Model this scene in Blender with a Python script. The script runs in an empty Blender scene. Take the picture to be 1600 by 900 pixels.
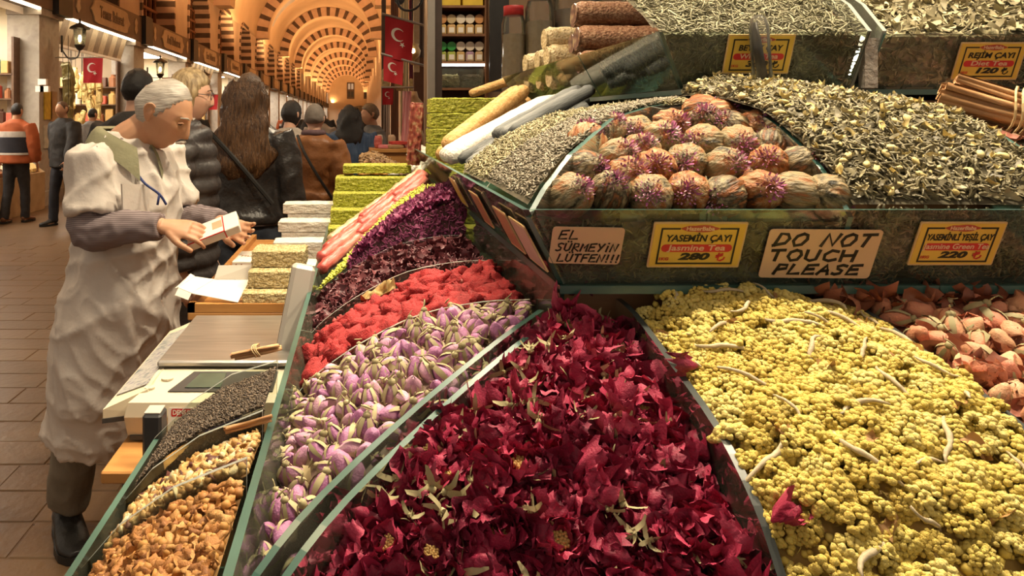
import bpy, math, random
import numpy as np
from mathutils import Vector, Matrix, noise as mnoise

random.seed(7)
RNG = np.random.default_rng(11)
PI = math.pi
SC = bpy.context.scene
COL = SC.collection

# ------------------------------------------------------------------ camera
# shift lens: the photograph's verticals and transverse lines stay parallel, the hall recedes to (562,185) of 1600x900
F, CX, CY, CH = 1150.0, 562.0, 185.0, 1.52
cam_d = bpy.data.cameras.new('camera')
cam = bpy.data.objects.new('camera', cam_d)
COL.objects.link(cam)
SC.camera = cam
cam.location = (0, 0, CH)
cam.rotation_euler = (PI / 2, 0, 0)
cam_d.sensor_width = 36
cam_d.lens = 36 * F / 1600
cam_d.shift_x = (800 - CX) / 1600
cam_d.shift_y = -(450 - CY) / 1600
cam_d.clip_start = 0.02
cam_d.clip_end = 400

# ------------------------------------------------------------------ world, exposure
world = bpy.data.worlds.new('bazaar_air')
SC.world = world
world.use_nodes = True
bgn = world.node_tree.nodes['Background']
bgn.inputs[0].default_value = (1.0, 0.80, 0.60, 1)
bgn.inputs[1].default_value = 0.36
SC.view_settings.view_transform = 'Standard'
SC.view_settings.look = 'None'
SC.view_settings.gamma = 1
SC.view_settings.exposure = 0.38
SC.view_settings.use_curve_mapping = False
try:
    SC.cycles.use_denoising = True
    SC.cycles.max_bounces = 8
    SC.cycles.transparent_max_bounces = 24
    SC.cycles.caustics_reflective = False
    SC.cycles.caustics_refractive = False
    SC.cycles.sample_clamp_indirect = 4
except Exception:
    pass

# ------------------------------------------------------------------ lamps
def lamp(name, kind, loc, energy, color, size=0.1, target=None, spot=None, blend=0.6):
    d = bpy.data.lights.new(name, kind)
    d.energy = energy
    d.color = color
    if kind == 'AREA':
        d.shape = 'DISK'
        d.size = size
    else:
        d.shadow_soft_size = size
    if kind == 'SPOT':
        d.spot_size = spot or 1.6
        d.spot_blend = blend
    o = bpy.data.objects.new(name, d)
    COL.objects.link(o)
    o.location = loc
    if target is not None:
        o.rotation_euler = (Vector(target) - Vector(loc)).to_track_quat('-Z', 'Y').to_euler()
    return o

WARM = (1.0, 0.83, 0.58)
# spot lamps under the stall's canopy, above the picture
lamp('stall_spot_lamp', 'SPOT', (0.62, 1.12, 2.75), 88, WARM, 0.05, (0.55, 0.95, 1.3), 1.7)
lamp('stall_spot_lamp', 'SPOT', (1.25, 1.12, 2.75), 80, WARM, 0.05, (1.0, 1.0, 1.3), 1.7)
lamp('stall_spot_lamp', 'SPOT', (0.25, 1.75, 2.75), 58, WARM, 0.05, (0.12, 1.45, 1.3), 1.7)
lamp('stall_spot_lamp', 'SPOT', (0.30, 2.70, 2.75), 55, WARM, 0.05, (0.10, 2.5, 1.3), 1.9)
lamp('stall_spot_lamp', 'SPOT', (-0.25, 1.25, 2.75), 52, WARM, 0.05, (-0.22, 1.2, 1.0), 1.4)
lamp('counter_spot_lamp', 'SPOT', (-0.15, 2.15, 2.9), 95, WARM, 0.06, (-0.6, 2.3, 1.2), 1.9)
lamp('counter_spot_lamp', 'SPOT', (0.5, 5.2, 3.2), 120, WARM, 0.06, (0.3, 5.3, 0.8), 2.2)
lamp('jar_fill_light', 'SPOT', (1.0, 3.9, 3.7), 90, WARM, 0.06, (.85, 4.2, 1.8), 2.2)  # added fill light inside the shop, brightens the jars and wall shelf
# hall uplights on the cornices above the shop signs
ORG = (1.0, 0.52, 0.20)
for k in range(12):
    yy = 10 + 11.0 * k
    lamp('hall_uplight', 'SPOT', (-4.9, yy, 4.4), 820, ORG, 0.25, (-2.6, yy + 2.0, 9.0), 2.6, 0.8)
    lamp('hall_uplight', 'SPOT', (0.5, yy + 14, 4.4), 720, ORG, 0.25, (-1.8, yy + 16, 9.0), 2.6, 0.8)
# hall ceiling lamps over the walkway (beyond and above the frame)
for k in range(6):
    lamp('hall_pendant_lamp', 'SPOT', (-2.3, 3.0 + 5.5 * k, 5.6), 190, (1.0, 0.72, 0.42), 0.35, (-2.3, 3.0 + 5.5 * k, 0), 2.3, 0.8)

# ------------------------------------------------------------------ materials
MATS = {}

def M(name, c1, c2=None, c3=None, src='noise', scale=12.0, rough=0.6, metal=0.0, bump=0.0, bscale=None, emit=0.0,
      spec=0.4, mixn=0.35, stretch=None, sss=0.0, sheen=0.0, bd=0.01):
    """procedural material: a colour ramp c1>c2>c3 driven by noise / random per island / random per object (+ fine noise)"""
    if name in MATS:
        return MATS[name]
    m = bpy.data.materials.new(name)
    MATS[name] = m
    m.use_nodes = True
    nt = m.node_tree
    N, L = nt.nodes, nt.links
    b = N['Principled BSDF']
    b.inputs['Roughness'].default_value = rough
    b.inputs['Metallic'].default_value = metal
    b.inputs['Specular IOR Level'].default_value = spec
    if sheen:
        b.inputs['Sheen Weight'].default_value = sheen
    if sss:
        b.inputs['Subsurface Weight'].default_value = sss
        b.inputs['Subsurface Radius'].default_value = (0.02, 0.008, 0.004)
        b.inputs['Subsurface Scale'].default_value = 0.3
    tc = N.new('ShaderNodeTexCoord')
    mp = N.new('ShaderNodeMapping')
    L.new(tc.outputs['Object'], mp.inputs[0])
    if stretch:
        mp.inputs['Scale'].default_value = stretch
    nz = N.new('ShaderNodeTexNoise')
    nz.inputs['Scale'].default_value = scale
    nz.inputs['Detail'].default_value = 5
    L.new(mp.outputs[0], nz.inputs['Vector'])
    c2 = c2 or tuple(x * 0.8 for x in c1)
    rp = N.new('ShaderNodeValToRGB')
    e = rp.color_ramp.elements
    e[0].color = (*c1, 1)
    e[1].color = (*c2, 1)
    if src == 'noise':
        e[0].position, e[1].position = 0.32, 0.68
    if c3:
        k = rp.color_ramp.elements.new(0.5)
        k.color = (*c2, 1)
        e[-1].color = (*c3, 1)
    fac = nz.outputs['Fac']
    if src in ('island', 'object'):
        if src == 'island':
            g = N.new('ShaderNodeNewGeometry')
            r = g.outputs['Random Per Island']
        else:
            g = N.new('ShaderNodeObjectInfo')
            r = g.outputs['Random']
        mx = N.new('ShaderNodeMix')
        mx.inputs[0].default_value = mixn
        L.new(r, mx.inputs[2])
        L.new(nz.outputs['Fac'], mx.inputs[3])
        fac = mx.outputs[0]
    L.new(fac, rp.inputs[0])
    L.new(rp.outputs[0], b.inputs['Base Color'])
    if emit:
        L.new(rp.outputs[0], b.inputs['Emission Color'])
        b.inputs['Emission Strength'].default_value = emit
    if bump:
        n2 = N.new('ShaderNodeTexNoise')
        n2.inputs['Scale'].default_value = bscale or scale * 2
        n2.inputs['Detail'].default_value = 4
        L.new(mp.outputs[0], n2.inputs['Vector'])
        bp = N.new('ShaderNodeBump')
        bp.inputs['Strength'].default_value = min(1, bump)
        bp.inputs['Distance'].default_value = bd * max(1, bump)
        L.new(n2.outputs['Fac'], bp.inputs['Height'])
        L.new(bp.outputs[0], b.inputs['Normal'])
    return m

def glass_mat(name, tint, fres=1.45, gloss=0.05, haze=0.0, hazecol=(0.5, 0.5, 0.45)):
    if name in MATS:
        return MATS[name]
    m = bpy.data.materials.new(name)
    MATS[name] = m
    m.use_nodes = True
    nt = m.node_tree
    N, L = nt.nodes, nt.links
    N.remove(N['Principled BSDF'])
    out = N['Material Output']
    tr = N.new('ShaderNodeBsdfTransparent')
    tr.inputs[0].default_value = (*tint, 1)
    gl = N.new('ShaderNodeBsdfGlossy')
    gl.inputs[0].default_value = (0.95, 1, 0.97, 1)
    gl.inputs[1].default_value = gloss
    fr = N.new('ShaderNodeFresnel')
    fr.inputs[0].default_value = fres
    mx = N.new('ShaderNodeMixShader')
    L.new(fr.outputs[0], mx.inputs[0])
    L.new(tr.outputs[0], mx.inputs[1])
    L.new(gl.outputs[0], mx.inputs[2])
    last = mx.outputs[0]
    if haze:
        df = N.new('ShaderNodeBsdfDiffuse')
        df.inputs[0].default_value = (*hazecol, 1)
        tc = N.new('ShaderNodeTexCoord')
        nz = N.new('ShaderNodeTexNoise')
        nz.inputs['Scale'].default_value = 14
        nz.inputs['Detail'].default_value = 6
        L.new(tc.outputs['Object'], nz.inputs['Vector'])
        mr = N.new('ShaderNodeMapRange')
        mr.inputs[1].default_value, mr.inputs[2].default_value = 0.35, 0.75
        mr.inputs[3].default_value, mr.inputs[4].default_value = haze * 0.3, haze * 1.6
        L.new(nz.outputs['Fac'], mr.inputs[0])
        m2 = N.new('ShaderNodeMixShader')
        L.new(mr.outputs[0], m2.inputs[0])
        L.new(last, m2.inputs[1])
        L.new(df.outputs[0], m2.inputs[2])
        last = m2.outputs[0]
    L.new(last, out.inputs[0])
    return m

GLASS = glass_mat('pane_glass', (0.90, 0.95, 0.91), haze=0.07, hazecol=(0.55, 0.56, 0.42))
ACRYL = glass_mat('divider_glass', (0.88, 0.92, 0.88), haze=0.10, hazecol=(0.42, 0.38, 0.30))
CLEAR = glass_mat('clear_jar', (0.93, 0.92, 0.88), haze=0.10, hazecol=(0.6, 0.55, 0.45))
EDGE = M('teal_glass_edge', (0.018, 0.062, 0.052), (0.055, 0.135, 0.110), rough=0.30, spec=0.6, scale=6)
EDGE_K = M('dark_glass_edge', (0.030, 0.038, 0.036), (0.09, 0.10, 0.095), rough=0.28, spec=0.6, scale=8)
EDGE_D = M('grey_glass_edge', (0.20, 0.22, 0.20), (0.36, 0.37, 0.33), rough=0.30, spec=0.6, scale=8)

# ------------------------------------------------------------------ mesh helpers
def mk_mesh(name, V, T, nper=None, smooth=False, midx=None):
    """fast mesh from numpy verts and a list/array of faces"""
    me = bpy.data.meshes.new(name)
    if isinstance(T, np.ndarray):
        V = np.asarray(V, dtype=np.float32)
        k = T.shape[1]
        me.vertices.add(len(V))
        me.vertices.foreach_set('co', V.ravel())
        me.loops.add(T.size)
        me.loops.foreach_set('vertex_index', T.astype(np.int32).ravel())
        me.polygons.add(len(T))
        me.polygons.foreach_set('loop_start', np.arange(0, T.size, k, dtype=np.int32))
        if midx is not None:
            me.polygons.foreach_set('material_index', np.asarray(midx, dtype=np.int32))
        me.update(calc_edges=True)
        me.validate()
    else:
        me.from_pydata([tuple(v) for v in V], [], T)
        if midx is not None:
            me.polygons.foreach_set('material_index', np.asarray(midx, dtype=np.int32))
        me.update()
    if smooth:
        me.polygons.foreach_set('use_smooth', np.ones(len(me.polygons), dtype=bool))
    return me

def link(name, data, parent=None, loc=None, rot=None, scale=None):
    o = bpy.data.objects.new(name, data)
    COL.objects.link(o)
    if parent is not None:
        o.parent = parent
    if loc is not None:
        o.location = loc
    if rot is not None:
        o.rotation_euler = rot
    if scale is not None:
        o.scale = scale if hasattr(scale, '__len__') else (scale,) * 3
    return o

def tag(o, label=None, cat=None, group=None, kind=None):
    if label:
        o['label'] = label
    if cat:
        o['category'] = cat
    if group:
        o['group'] = group
    if kind:
        o['kind'] = kind
    return o

def empty(name, loc, label=None, cat=None, group=None, rz=0, kind=None):
    o = bpy.data.objects.new(name, None)
    COL.objects.link(o)
    o.empty_display_size = 0.05
    o.location = loc
    o.rotation_euler = (0, 0, rz)
    return tag(o, label, cat, group, kind)

def copy_tree(o, parent=None):
    c = o.copy()
    COL.objects.link(c)
    c.parent = parent
    for ch in list(o.children):
        copy_tree(ch, c)
    return c

class MB:
    """collects polygons of one mesh"""
    def __init__(s):
        s.v, s.f, s.m = [], [], []
        s.cur = 0
    def add(s, vs, fs, mi=None):
        o = len(s.v)
        s.v += [tuple(p) for p in vs]
        s.f += [tuple(i + o for i in f) for f in fs]
        s.m += [s.cur if mi is None else mi] * len(fs)
        return s
    def box(s, x0, x1, y0, y1, z0, z1, mi=None, bev=0.0, mat=None):
        if bev:
            b = bev
            vs = []
            for sx, x in ((-1, x0), (1, x1)):
                for sy, y in ((-1, y0), (1, y1)):
                    for sz, z in ((-1, z0), (1, z1)):
                        vs += [(x - sx * b, y - sy * b, z), (x - sx * b, y, z - sz * b), (x, y - sy * b, z - sz * b)]
            from mathutils import geometry
            fs = hull_faces(vs)
        else:
            vs = [(x0, y0, z0), (x1, y0, z0), (x1, y1, z0), (x0, y1, z0), (x0, y0, z1), (x1, y0, z1), (x1, y1, z1), (x0, y1, z1)]
            fs = [(0, 3, 2, 1), (4, 5, 6, 7), (0, 1, 5, 4), (1, 2, 6, 5), (2, 3, 7, 6), (3, 0, 4, 7)]
        if mat is not None:
            vs = [mat @ Vector(p) for p in vs]
        return s.add(vs, fs, mi)
    def prism(s, poly, d, mi=None, mside=None):
        """extrude the 3D polygon poly by vector d"""
        n = len(poly)
        d = Vector(d)
        a = [Vector(p) for p in poly]
        vs = a + [p + d for p in a]
        s.add(vs, [tuple(range(n - 1, -1, -1)), tuple(range(n, 2 * n))], mi)
        o = len(s.v) - 2 * n
        s.f += [(o + i, o + (i + 1) % n, o + n + (i + 1) % n, o + n + i) for i in range(n)]
        s.m += [(mside if mside is not None else (s.cur if mi is None else mi))] * n
        return s
    def tube(s, pts, r, n=8, mi=None, cap=True):
        pts = [Vector(p) for p in pts]
        rs = r if hasattr(r, '__len__') else [r] * len(pts)
        ring_faces_into(s, *tube_rings(pts, [(q, q) for q in rs], n), n=n, cap=cap, mi=mi)
        return s
    def lathe(s, prof, n=16, origin=(0, 0, 0), mi=None, axis='z'):
        o = Vector(origin)
        rings = []
        for r, z in prof:
            rg = []
            for i in range(n):
                a = 2 * PI * i / n
                p = Vector((r * math.cos(a), r * math.sin(a), z))
                if axis == 'y':
                    p = Vector((p.x, p.z, p.y))
                elif axis == 'x':
                    p = Vector((p.z, p.x, p.y))
                rg.append(o + p)
            rings.append(rg)
        ring_faces_into(s, rings, n=n, cap=True, mi=mi)
        return s
    def ball(s, c, r, n=10, m=7, mi=None):
        rx, ry, rz = r if hasattr(r, '__len__') else (r, r, r)
        rings = []
        for j in range(1, m):
            t = PI * j / m
            rings.append([Vector((c[0] + rx * math.sin(t) * math.cos(2 * PI * i / n), c[1] + ry * math.sin(t) * math.sin(2 * PI * i / n), c[2] - rz * math.cos(t))) for i in range(n)])
        ring_faces_into(s, rings, n=n, cap=True, mi=mi)
        return s
    def mesh(s, name, smooth=False):
        return mk_mesh(name, s.v, s.f, smooth=smooth, midx=s.m)
    def build(s, name, mats, parent=None, smooth=False, loc=None, rot=None):
        me = s.mesh(name, smooth)
        for m in (mats if isinstance(mats, (list, tuple)) else [mats]):
            me.materials.append(m)
        return link(name, me, parent, loc, rot)

def hull_faces(vs):
    import bmesh
    bm = bmesh.new()
    bv = [bm.verts.new(v) for v in vs]
    bm.verts.index_update()
    r = bmesh.ops.convex_hull(bm, input=bv)
    fs = [tuple(v.index for v in f.verts) for f in bm.faces]
    bm.free()
    return fs

def tube_rings(pts, rad, n, up=None):
    """rings around a path; rad: (a,b) per point; up: lateral axis for a"""
    rings = []
    prev = None
    for i, p in enumerate(pts):
        t = (pts[min(i + 1, len(pts) - 1)] - pts[max(i - 1, 0)])
        t = t.normalized() if t.length > 1e-9 else Vector((0, 0, 1))
        if up is not None:
            u = Vector(up)
        elif prev is not None:
            u = prev
        else:
            u = Vector((1, 0, 0)) if abs(t.x) < 0.8 else Vector((0, 1, 0))
        u = u - t * u.dot(t)
        if u.length < 1e-6:
            u = t.orthogonal()
        u.normalize()
        prev = u
        w = t.cross(u)
        a, b = rad[i]
        rings.append([p + u * (a * math.cos(2 * PI * k / n)) + w * (b * math.sin(2 * PI * k / n)) for k in range(n)])
    return (rings,)

def ring_faces_into(s, rings, n, cap=True, mi=None):
    vs = [p for r in rings for p in r]
    fs = []
    for j in range(len(rings) - 1):
        for i in range(n):
            fs.append((j * n + i, j * n + (i + 1) % n, (j + 1) * n + (i + 1) % n, (j + 1) * n + i))
    if cap:
        fs.append(tuple(range(n - 1, -1, -1)))
        k = (len(rings) - 1) * n
        fs.append(tuple(range(k, k + n)))
    s.add(vs, fs, mi)

def catmull(pts, k=4):
    """upsample a list of tuples (any dimension)"""
    P = [np.asarray(p, float) for p in pts]
    out = []
    for i in range(len(P) - 1):
        p0, p1, p2, p3 = P[max(i - 1, 0)], P[i], P[i + 1], P[min(i + 2, len(P) - 1)]
        for j in range(k):
            t = j / k
            out.append(0.5 * ((2 * p1) + (-p0 + p2) * t + (2 * p0 - 5 * p1 + 4 * p2 - p3) * t * t + (-p0 + 3 * p1 - 3 * p2 + p3) * t ** 3))
    out.append(P[-1])
    return out

def tri(fs):
    o = []
    for f in fs:
        for i in range(1, len(f) - 1):
            o.append((f[0], f[i], f[i + 1]))
    return np.array(o, dtype=np.int32)

# ------------------------------------------------------------------ text
def text_mesh(s, size, bold=0.0, shear=0.0, depth=0.0004, sx=1.0, fit=None):
    c = bpy.data.curves.new('lettering', 'FONT')
    c.body = s
    c.size = size
    c.align_x = 'CENTER'
    c.align_y = 'CENTER'
    c.offset = bold
    c.shear = shear
    c.extrude = depth
    c.resolution_u = 3
    o = bpy.data.objects.new('lettering', c)
    COL.objects.link(o)
    dg = bpy.context.evaluated_depsgraph_get()
    me = bpy.data.meshes.new_from_object(o.evaluated_get(dg))
    bpy.data.objects.remove(o)
    bpy.data.curves.remove(c)
    V = np.zeros(len(me.vertices) * 3)
    me.vertices.foreach_get('co', V)
    V = V.reshape(-1, 3)
    if fit and len(V):
        w = V[:, 0].max() - V[:, 0].min()
        V[:, 0] *= fit / w
    else:
        V[:, 0] *= sx
    me.vertices.foreach_set('co', V.ravel())
    me.materials.clear()
    return me

def ribbon(mb, pts, w, z0=0.0, z1=0.0006):
    """a flat marker stroke in the xy plane"""
    P = [Vector((p[0], p[1], 0)) for p in pts]
    L, R = [], []
    for i, p in enumerate(P):
        t = (P[min(i + 1, len(P) - 1)] - P[max(i - 1, 0)]).normalized()
        nn = Vector((-t.y, t.x, 0)) * w * 0.5
        e = t * (w * 0.35)
        if i == 0:
            p = p - e
        if i == len(P) - 1:
            p = p + e
        L.append(p + nn)
        R.append(p - nn)
    n = len(P)
    vs = [(p.x, p.y, z1) for p in L + R] + [(p.x, p.y, z0) for p in L + R]
    fs = [(i, n + i, n + i + 1, i + 1) for i in range(n - 1)]
    fs += [(2 * n + i, 2 * n + i + 1, i + 1 + 0, i) if False else (i, i + 1, 2 * n + i + 1, 2 * n + i) for i in range(n - 1)]
    fs += [(n + i, 3 * n + i, 3 * n + i + 1, n + i + 1) for i in range(n - 1)]
    mb.add(vs, fs)

STROKES = {
    'E': [[(1, 1), (0.1, 0.95), (0, 0), (1, 0.05)], [(0.05, 0.52), (0.8, 0.55)]],
    'L': [[(0.1, 1), (0, 0), (1, 0.05)]],
    'S': [[(1, 0.9), (0.6, 1), (0.15, 0.85), (0.3, 0.6), (0.8, 0.4), (0.75, 0.1), (0.3, 0), (0, 0.1)]],
    'U': [[(0, 1), (0.02, 0.2), (0.4, 0), (0.85, 0.15), (0.95, 1)]],
    'R': [[(0.05, 0), (0.1, 1), (0.8, 0.95), (0.85, 0.6), (0.1, 0.45), (1, 0)]],
    'M': [[(0, 0), (0.1, 1), (0.5, 0.4), (0.95, 1), (1, 0)]],
    'Y': [[(0, 1), (0.45, 0.5)], [(1, 1), (0.3, 0)]],
    'I': [[(0.5, 0.75), (0.45, 0)]],
    'N': [[(0, 0), (0.1, 1), (0.85, 0.05), (1, 1)]],
    'T': [[(0, 0.95), (1, 1)], [(0.5, 0.95), (0.45, 0)]],
    'F': [[(1, 1), (0.1, 0.97), (0.05, 0)], [(0.1, 0.52), (0.8, 0.55)]],
    '!': [[(0.5, 1), (0.5, 0.35)], [(0.5, 0.1), (0.5, 0.02)]],
    'D': [[(0.1, 0), (0.15, 1), (0.7, 0.95), (1, 0.6), (0.85, 0.2), (0, 0)]],
    'O': [[(0.5, 1), (0.1, 0.8), (0, 0.4), (0.3, 0), (0.8, 0.1), (1, 0.55), (0.85, 0.9), (0.5, 1)]],
    'C': [[(1, 0.9), (0.5, 1), (0.05, 0.6), (0.1, 0.15), (0.5, 0), (1, 0.15)]],
    'H': [[(0, 1), (0.02, 0)], [(1, 1), (0.95, 0)], [(0, 0.5), (1, 0.55)]],
    'P': [[(0.05, 0), (0.15, 1), (0.9, 0.95), (0.95, 0.6), (0.1, 0.45)]],
    'A': [[(0, 0), (0.5, 1), (1, 0)], [(0.2, 0.35), (0.85, 0.38)]],
}

def hand_line(mb, s, x, y, h, adv, w, slant=0.15):
    for ch in s:
        if ch == ' ':
            x += adv * 0.7
            continue
        base = {'Ü': 'U', 'İ': 'I'}.get(ch, ch)
        cw = adv * (0.35 if base in 'I!' else 0.72)
        tf = lambda p: (x + p[0] * cw + slant * h * p[1], y + p[1] * h)
        for st in STROKES[base]:
            ribbon(mb, [tf(p) for p in st], w)
        if ch in 'Ü':
            ribbon(mb, [tf((0.25, 1.22)), tf((0.25, 1.3))], w)
            ribbon(mb, [tf((0.75, 1.22)), tf((0.75, 1.3))], w)
        if ch == 'İ':
            ribbon(mb, [tf((0.5, 1.05)), tf((0.5, 1.12))], w)
        x += cw + adv * 0.28
# ================================================================== THE HALL
XL, XR, XC = -5.75, 1.25, -2.25
STONE = M('paver_stone', (0.130, 0.078, 0.040), (0.175, 0.107, 0.057), (0.090, 0.054, 0.028), src='object', mixn=0.5, scale=5, rough=0.33, bump=0.25, bscale=22)
PLASTER = M('vault_plaster', (0.62, 0.46, 0.30), (0.70, 0.53, 0.36), scale=0.8, rough=0.8)
PLAST_L = M('pale_plaster', (0.55, 0.43, 0.33), (0.64, 0.52, 0.40), scale=1.2, rough=0.8)
DARKST = M('dark_voussoir_stone', (0.07, 0.045, 0.035), (0.13, 0.085, 0.06), scale=3, rough=0.8)
LIGHTST = M('light_voussoir_stone', (0.52, 0.36, 0.27), (0.62, 0.45, 0.34), scale=3, rough=0.8)
PILLST = M('pillar_stone', (0.34, 0.29, 0.23), (0.40, 0.345, 0.28), (0.30, 0.255, 0.21), scale=5, rough=0.75, bump=0.3)
WDARK = M('dark_wood', (0.055, 0.030, 0.016), (0.095, 0.052, 0.028), scale=6, rough=0.5, stretch=(1, 8, 1))
WLAT = M('lattice_wood', (0.16, 0.065, 0.03), (0.22, 0.09, 0.04), scale=6, rough=0.6)
SIGNB = M('sign_board_brown', (0.13, 0.085, 0.055), (0.16, 0.105, 0.07), scale=4, rough=0.5)
PLAQ = M('sign_plaque_bronze', (0.42, 0.31, 0.19), (0.50, 0.38, 0.24), scale=5, rough=0.5)
BLACK = M('black_paint', (0.014, 0.013, 0.012), (0.022, 0.02, 0.018), rough=0.45)
GREYBLUE = M('grey_painted_band', (0.40, 0.40, 0.42), (0.50, 0.49, 0.50), scale=2, rough=0.8)

# floor with pavers
def brick_mat():
    m = M('paver_stone_far', (0.30, 0.20, 0.12), rough=0.35)
    nt = m.node_tree
    b = nt.nodes['Principled BSDF']
    br = nt.nodes.new('ShaderNodeTexBrick')
    tc = nt.nodes.new('ShaderNodeTexCoord')
    br.inputs['Color1'].default_value = (0.135, 0.081, 0.043, 1)
    br.inputs['Color2'].default_value = (0.168, 0.103, 0.056, 1)
    br.inputs['Mortar'].default_value = (0.05, 0.032, 0.018, 1)
    br.inputs['Scale'].default_value = 1.0
    br.inputs['Mortar Size'].default_value = 0.004
    br.inputs['Brick Width'].default_value = 0.46
    br.inputs['Row Height'].default_value = 0.23
    nt.links.new(tc.outputs['Object'], br.inputs['Vector'])
    nt.links.new(br.outputs['Color'], b.inputs['Base Color'])
    return m

floor = MB().add([(-9, -4, -0.004), (7, -4, -0.004), (7, 140, -0.004), (-9, 140, -0.004)], [(0, 1, 2, 3)]).build('floor', brick_mat())
tag(floor, 'brown stone paved hall floor', kind='structure')
tile_me = []
for w in (0.44, 0.5):
    mb = MB().box(-w / 2 + .003, w / 2 - .003, -0.112, 0.112, -0.03, 0.0, bev=0.004)
    me = mb.mesh('paver')
    me.materials.append(STONE)
    tile_me.append((w, me))
for r in range(30):
    y = 2.2 + 0.23 * r
    x = -0.50 * y - 0.4 + (0.22 if r % 2 else 0.0) + random.uniform(-.06, .06)
    while x < -0.05 * y - 0.1:
        w, me = tile_me[random.randrange(2)]
        link('paver', me, floor, (x + w / 2, y, random.uniform(-0.002, 0.001)), (0, 0, random.choice((0, PI))))
        x += w

# left wall with pointed windows
def arch_pt(t, hw, zs, za):
    """pointed arch outline, t in 0..1 from left foot over the apex to the right foot"""
    R = ((za - zs) ** 2 + hw ** 2) / (2 * hw)
    if t <= 0.5:
        s, k = -1, t / 0.5
    else:
        s, k = 1, (1 - t) / 0.5
    amax = math.asin(min(1, (za - zs) / R))
    a = amax * k
    return s * (hw - R + R * math.cos(a)), zs + R * math.sin(a)

BAY, Y0 = 5.3, 15.7
NB = 22
HW, ZSILL, ZSPR, ZAP = 1.75, 4.15, 4.95, 6.25
arch = [(-HW, ZSILL)] + [arch_pt(i / 20, HW, ZSPR, ZAP) for i in range(21)] + [(HW, ZSILL)]

def ring_wall(hw, z0, z1):
    """a bay of wall around the arch outline, in (y,z)"""
    c = Vector((0, 5.0))
    rect = []
    for k in range(10):
        rect.append((-hw, z0 + (z1 - z0) * k / 10))
    for k in range(10):
        rect.append((-hw + 2 * hw * k / 10, z1))
    for k in range(10):
        rect.append((hw, z1 - (z1 - z0) * k / 10))
    for k in range(10):
        rect.append((hw - 2 * hw * k / 10, z0))
    hole = []
    A = arch + [arch[0]]
    for p in rect:
        d = Vector(p) - c
        best = None
        for i in range(len(A) - 1):
            a, b = Vector(A[i]), Vector(A[i + 1])
            e = b - a
            den = d.x * e.y - d.y * e.x
            if abs(den) < 1e-9:
                continue
            t = ((a.x - c.x) * e.y - (a.y - c.y) * e.x) / den
            s = ((a.x - c.x) * d.y - (a.y - c.y) * d.x) / den
            if t > 0 and -1e-6 <= s <= 1 + 1e-6 and (best is None or t < best):
                best = t
        hole.append(tuple(c + d * best))
    return rect, hole

wl = MB()
rect, hole = ring_wall(BAY / 2, 3.3, 7.2)
for k in range(-1, NB):
    yc = Y0 + BAY * k
    n = len(rect)
    vs = [(XL, yc + p[0], p[1]) for p in rect] + [(XL, yc + p[0], p[1]) for p in hole] + [(XL - 0.75, yc + p[0], p[1]) for p in hole]
    fs = [(i, (i + 1) % n, n + (i + 1) % n, n + i) for i in range(n)] + [(n + i, n + (i + 1) % n, 2 * n + (i + 1) % n, 2 * n + i) for i in range(n)]
    wl.add(vs, fs)
wall_left = wl.build('wall_left', PLAST_L)
tag(wall_left, 'plastered upper wall over the row of shops with pointed windows', kind='structure')

# one window: dark glazing, lattice bars, striped voussoirs on the reveal
def make_window(n, yc):
    root = empty('window_%d' % n, (XL - 0.6, yc, 0), 'pointed window with wooden lattice above the shop signs', kind='structure')
    g = MB()
    g.add([(0, p[0], p[1]) for p in arch], [tuple(range(len(arch)))])
    g.build('pane', M('dim_window_pane', (0.045, 0.02, 0.012), (0.10, 0.04, 0.02), scale=2, rough=0.25), root)
    return root

def win_fill(root):
    for i in range(7):
        y = -HW + 2 * HW * (i + 0.5) / 7
        R = ((ZAP - ZSPR) ** 2 + HW ** 2) / (2 * HW)
        zt = ZSPR + math.sqrt(max(0, R * R - (abs(y) + R - HW) ** 2))
        MB().box(0.05, 0.12, y - 0.045, y + 0.045, ZSILL, zt - .02).build('lattice_bar', WLAT, root)
    for z in (4.35, 4.75, 5.15, 5.55, 5.9):
        hw = HW - .03
        if z > ZSPR:
            R = ((ZAP - ZSPR) ** 2 + HW ** 2) / (2 * HW)
            hw = HW - R + math.sqrt(R * R - (z - ZSPR) ** 2) - .02
        MB().box(0.06, 0.14, -hw, hw, z - 0.04, z + 0.04).build('lattice_bar', WLAT, root)
    m = 26
    pts = [(-HW, ZSILL + (ZSPR - ZSILL) * q / 4) for q in range(4)] + [arch_pt(i / 18, HW, ZSPR, ZAP) for i in range(19)] + [(HW, ZSPR - (ZSPR - ZSILL) * q / 4) for q in range(1, 5)]
    c = Vector((0, 4.9))
    for i in range(len(pts) - 1):
        a, b = Vector(pts[i]), Vector(pts[i + 1])
        ai, bi = a + (c - a).normalized() * 0.13, b + (c - b).normalized() * 0.13
        mb = MB()
        mb.prism([(0.1, a.x, a.y), (0.1, b.x, b.y), (0.1, bi.x, bi.y), (0.1, ai.x, ai.y)], (0.56, 0, 0))
        mb.build('voussoir', DARKST if i % 2 else LIGHTST, root)

w0 = make_window(1, Y0 - BAY)
win_fill(w0)
for k in range(0, NB):
    yc = Y0 + BAY * k
    if k < 11:
        o = copy_tree(w0)
    else:
        o = copy_tree(w0) if False else make_window(k + 2, yc)
    o.name = 'window_%d' % (k + 2)
    o.location = (XL - 0.6, yc, 0)

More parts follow.
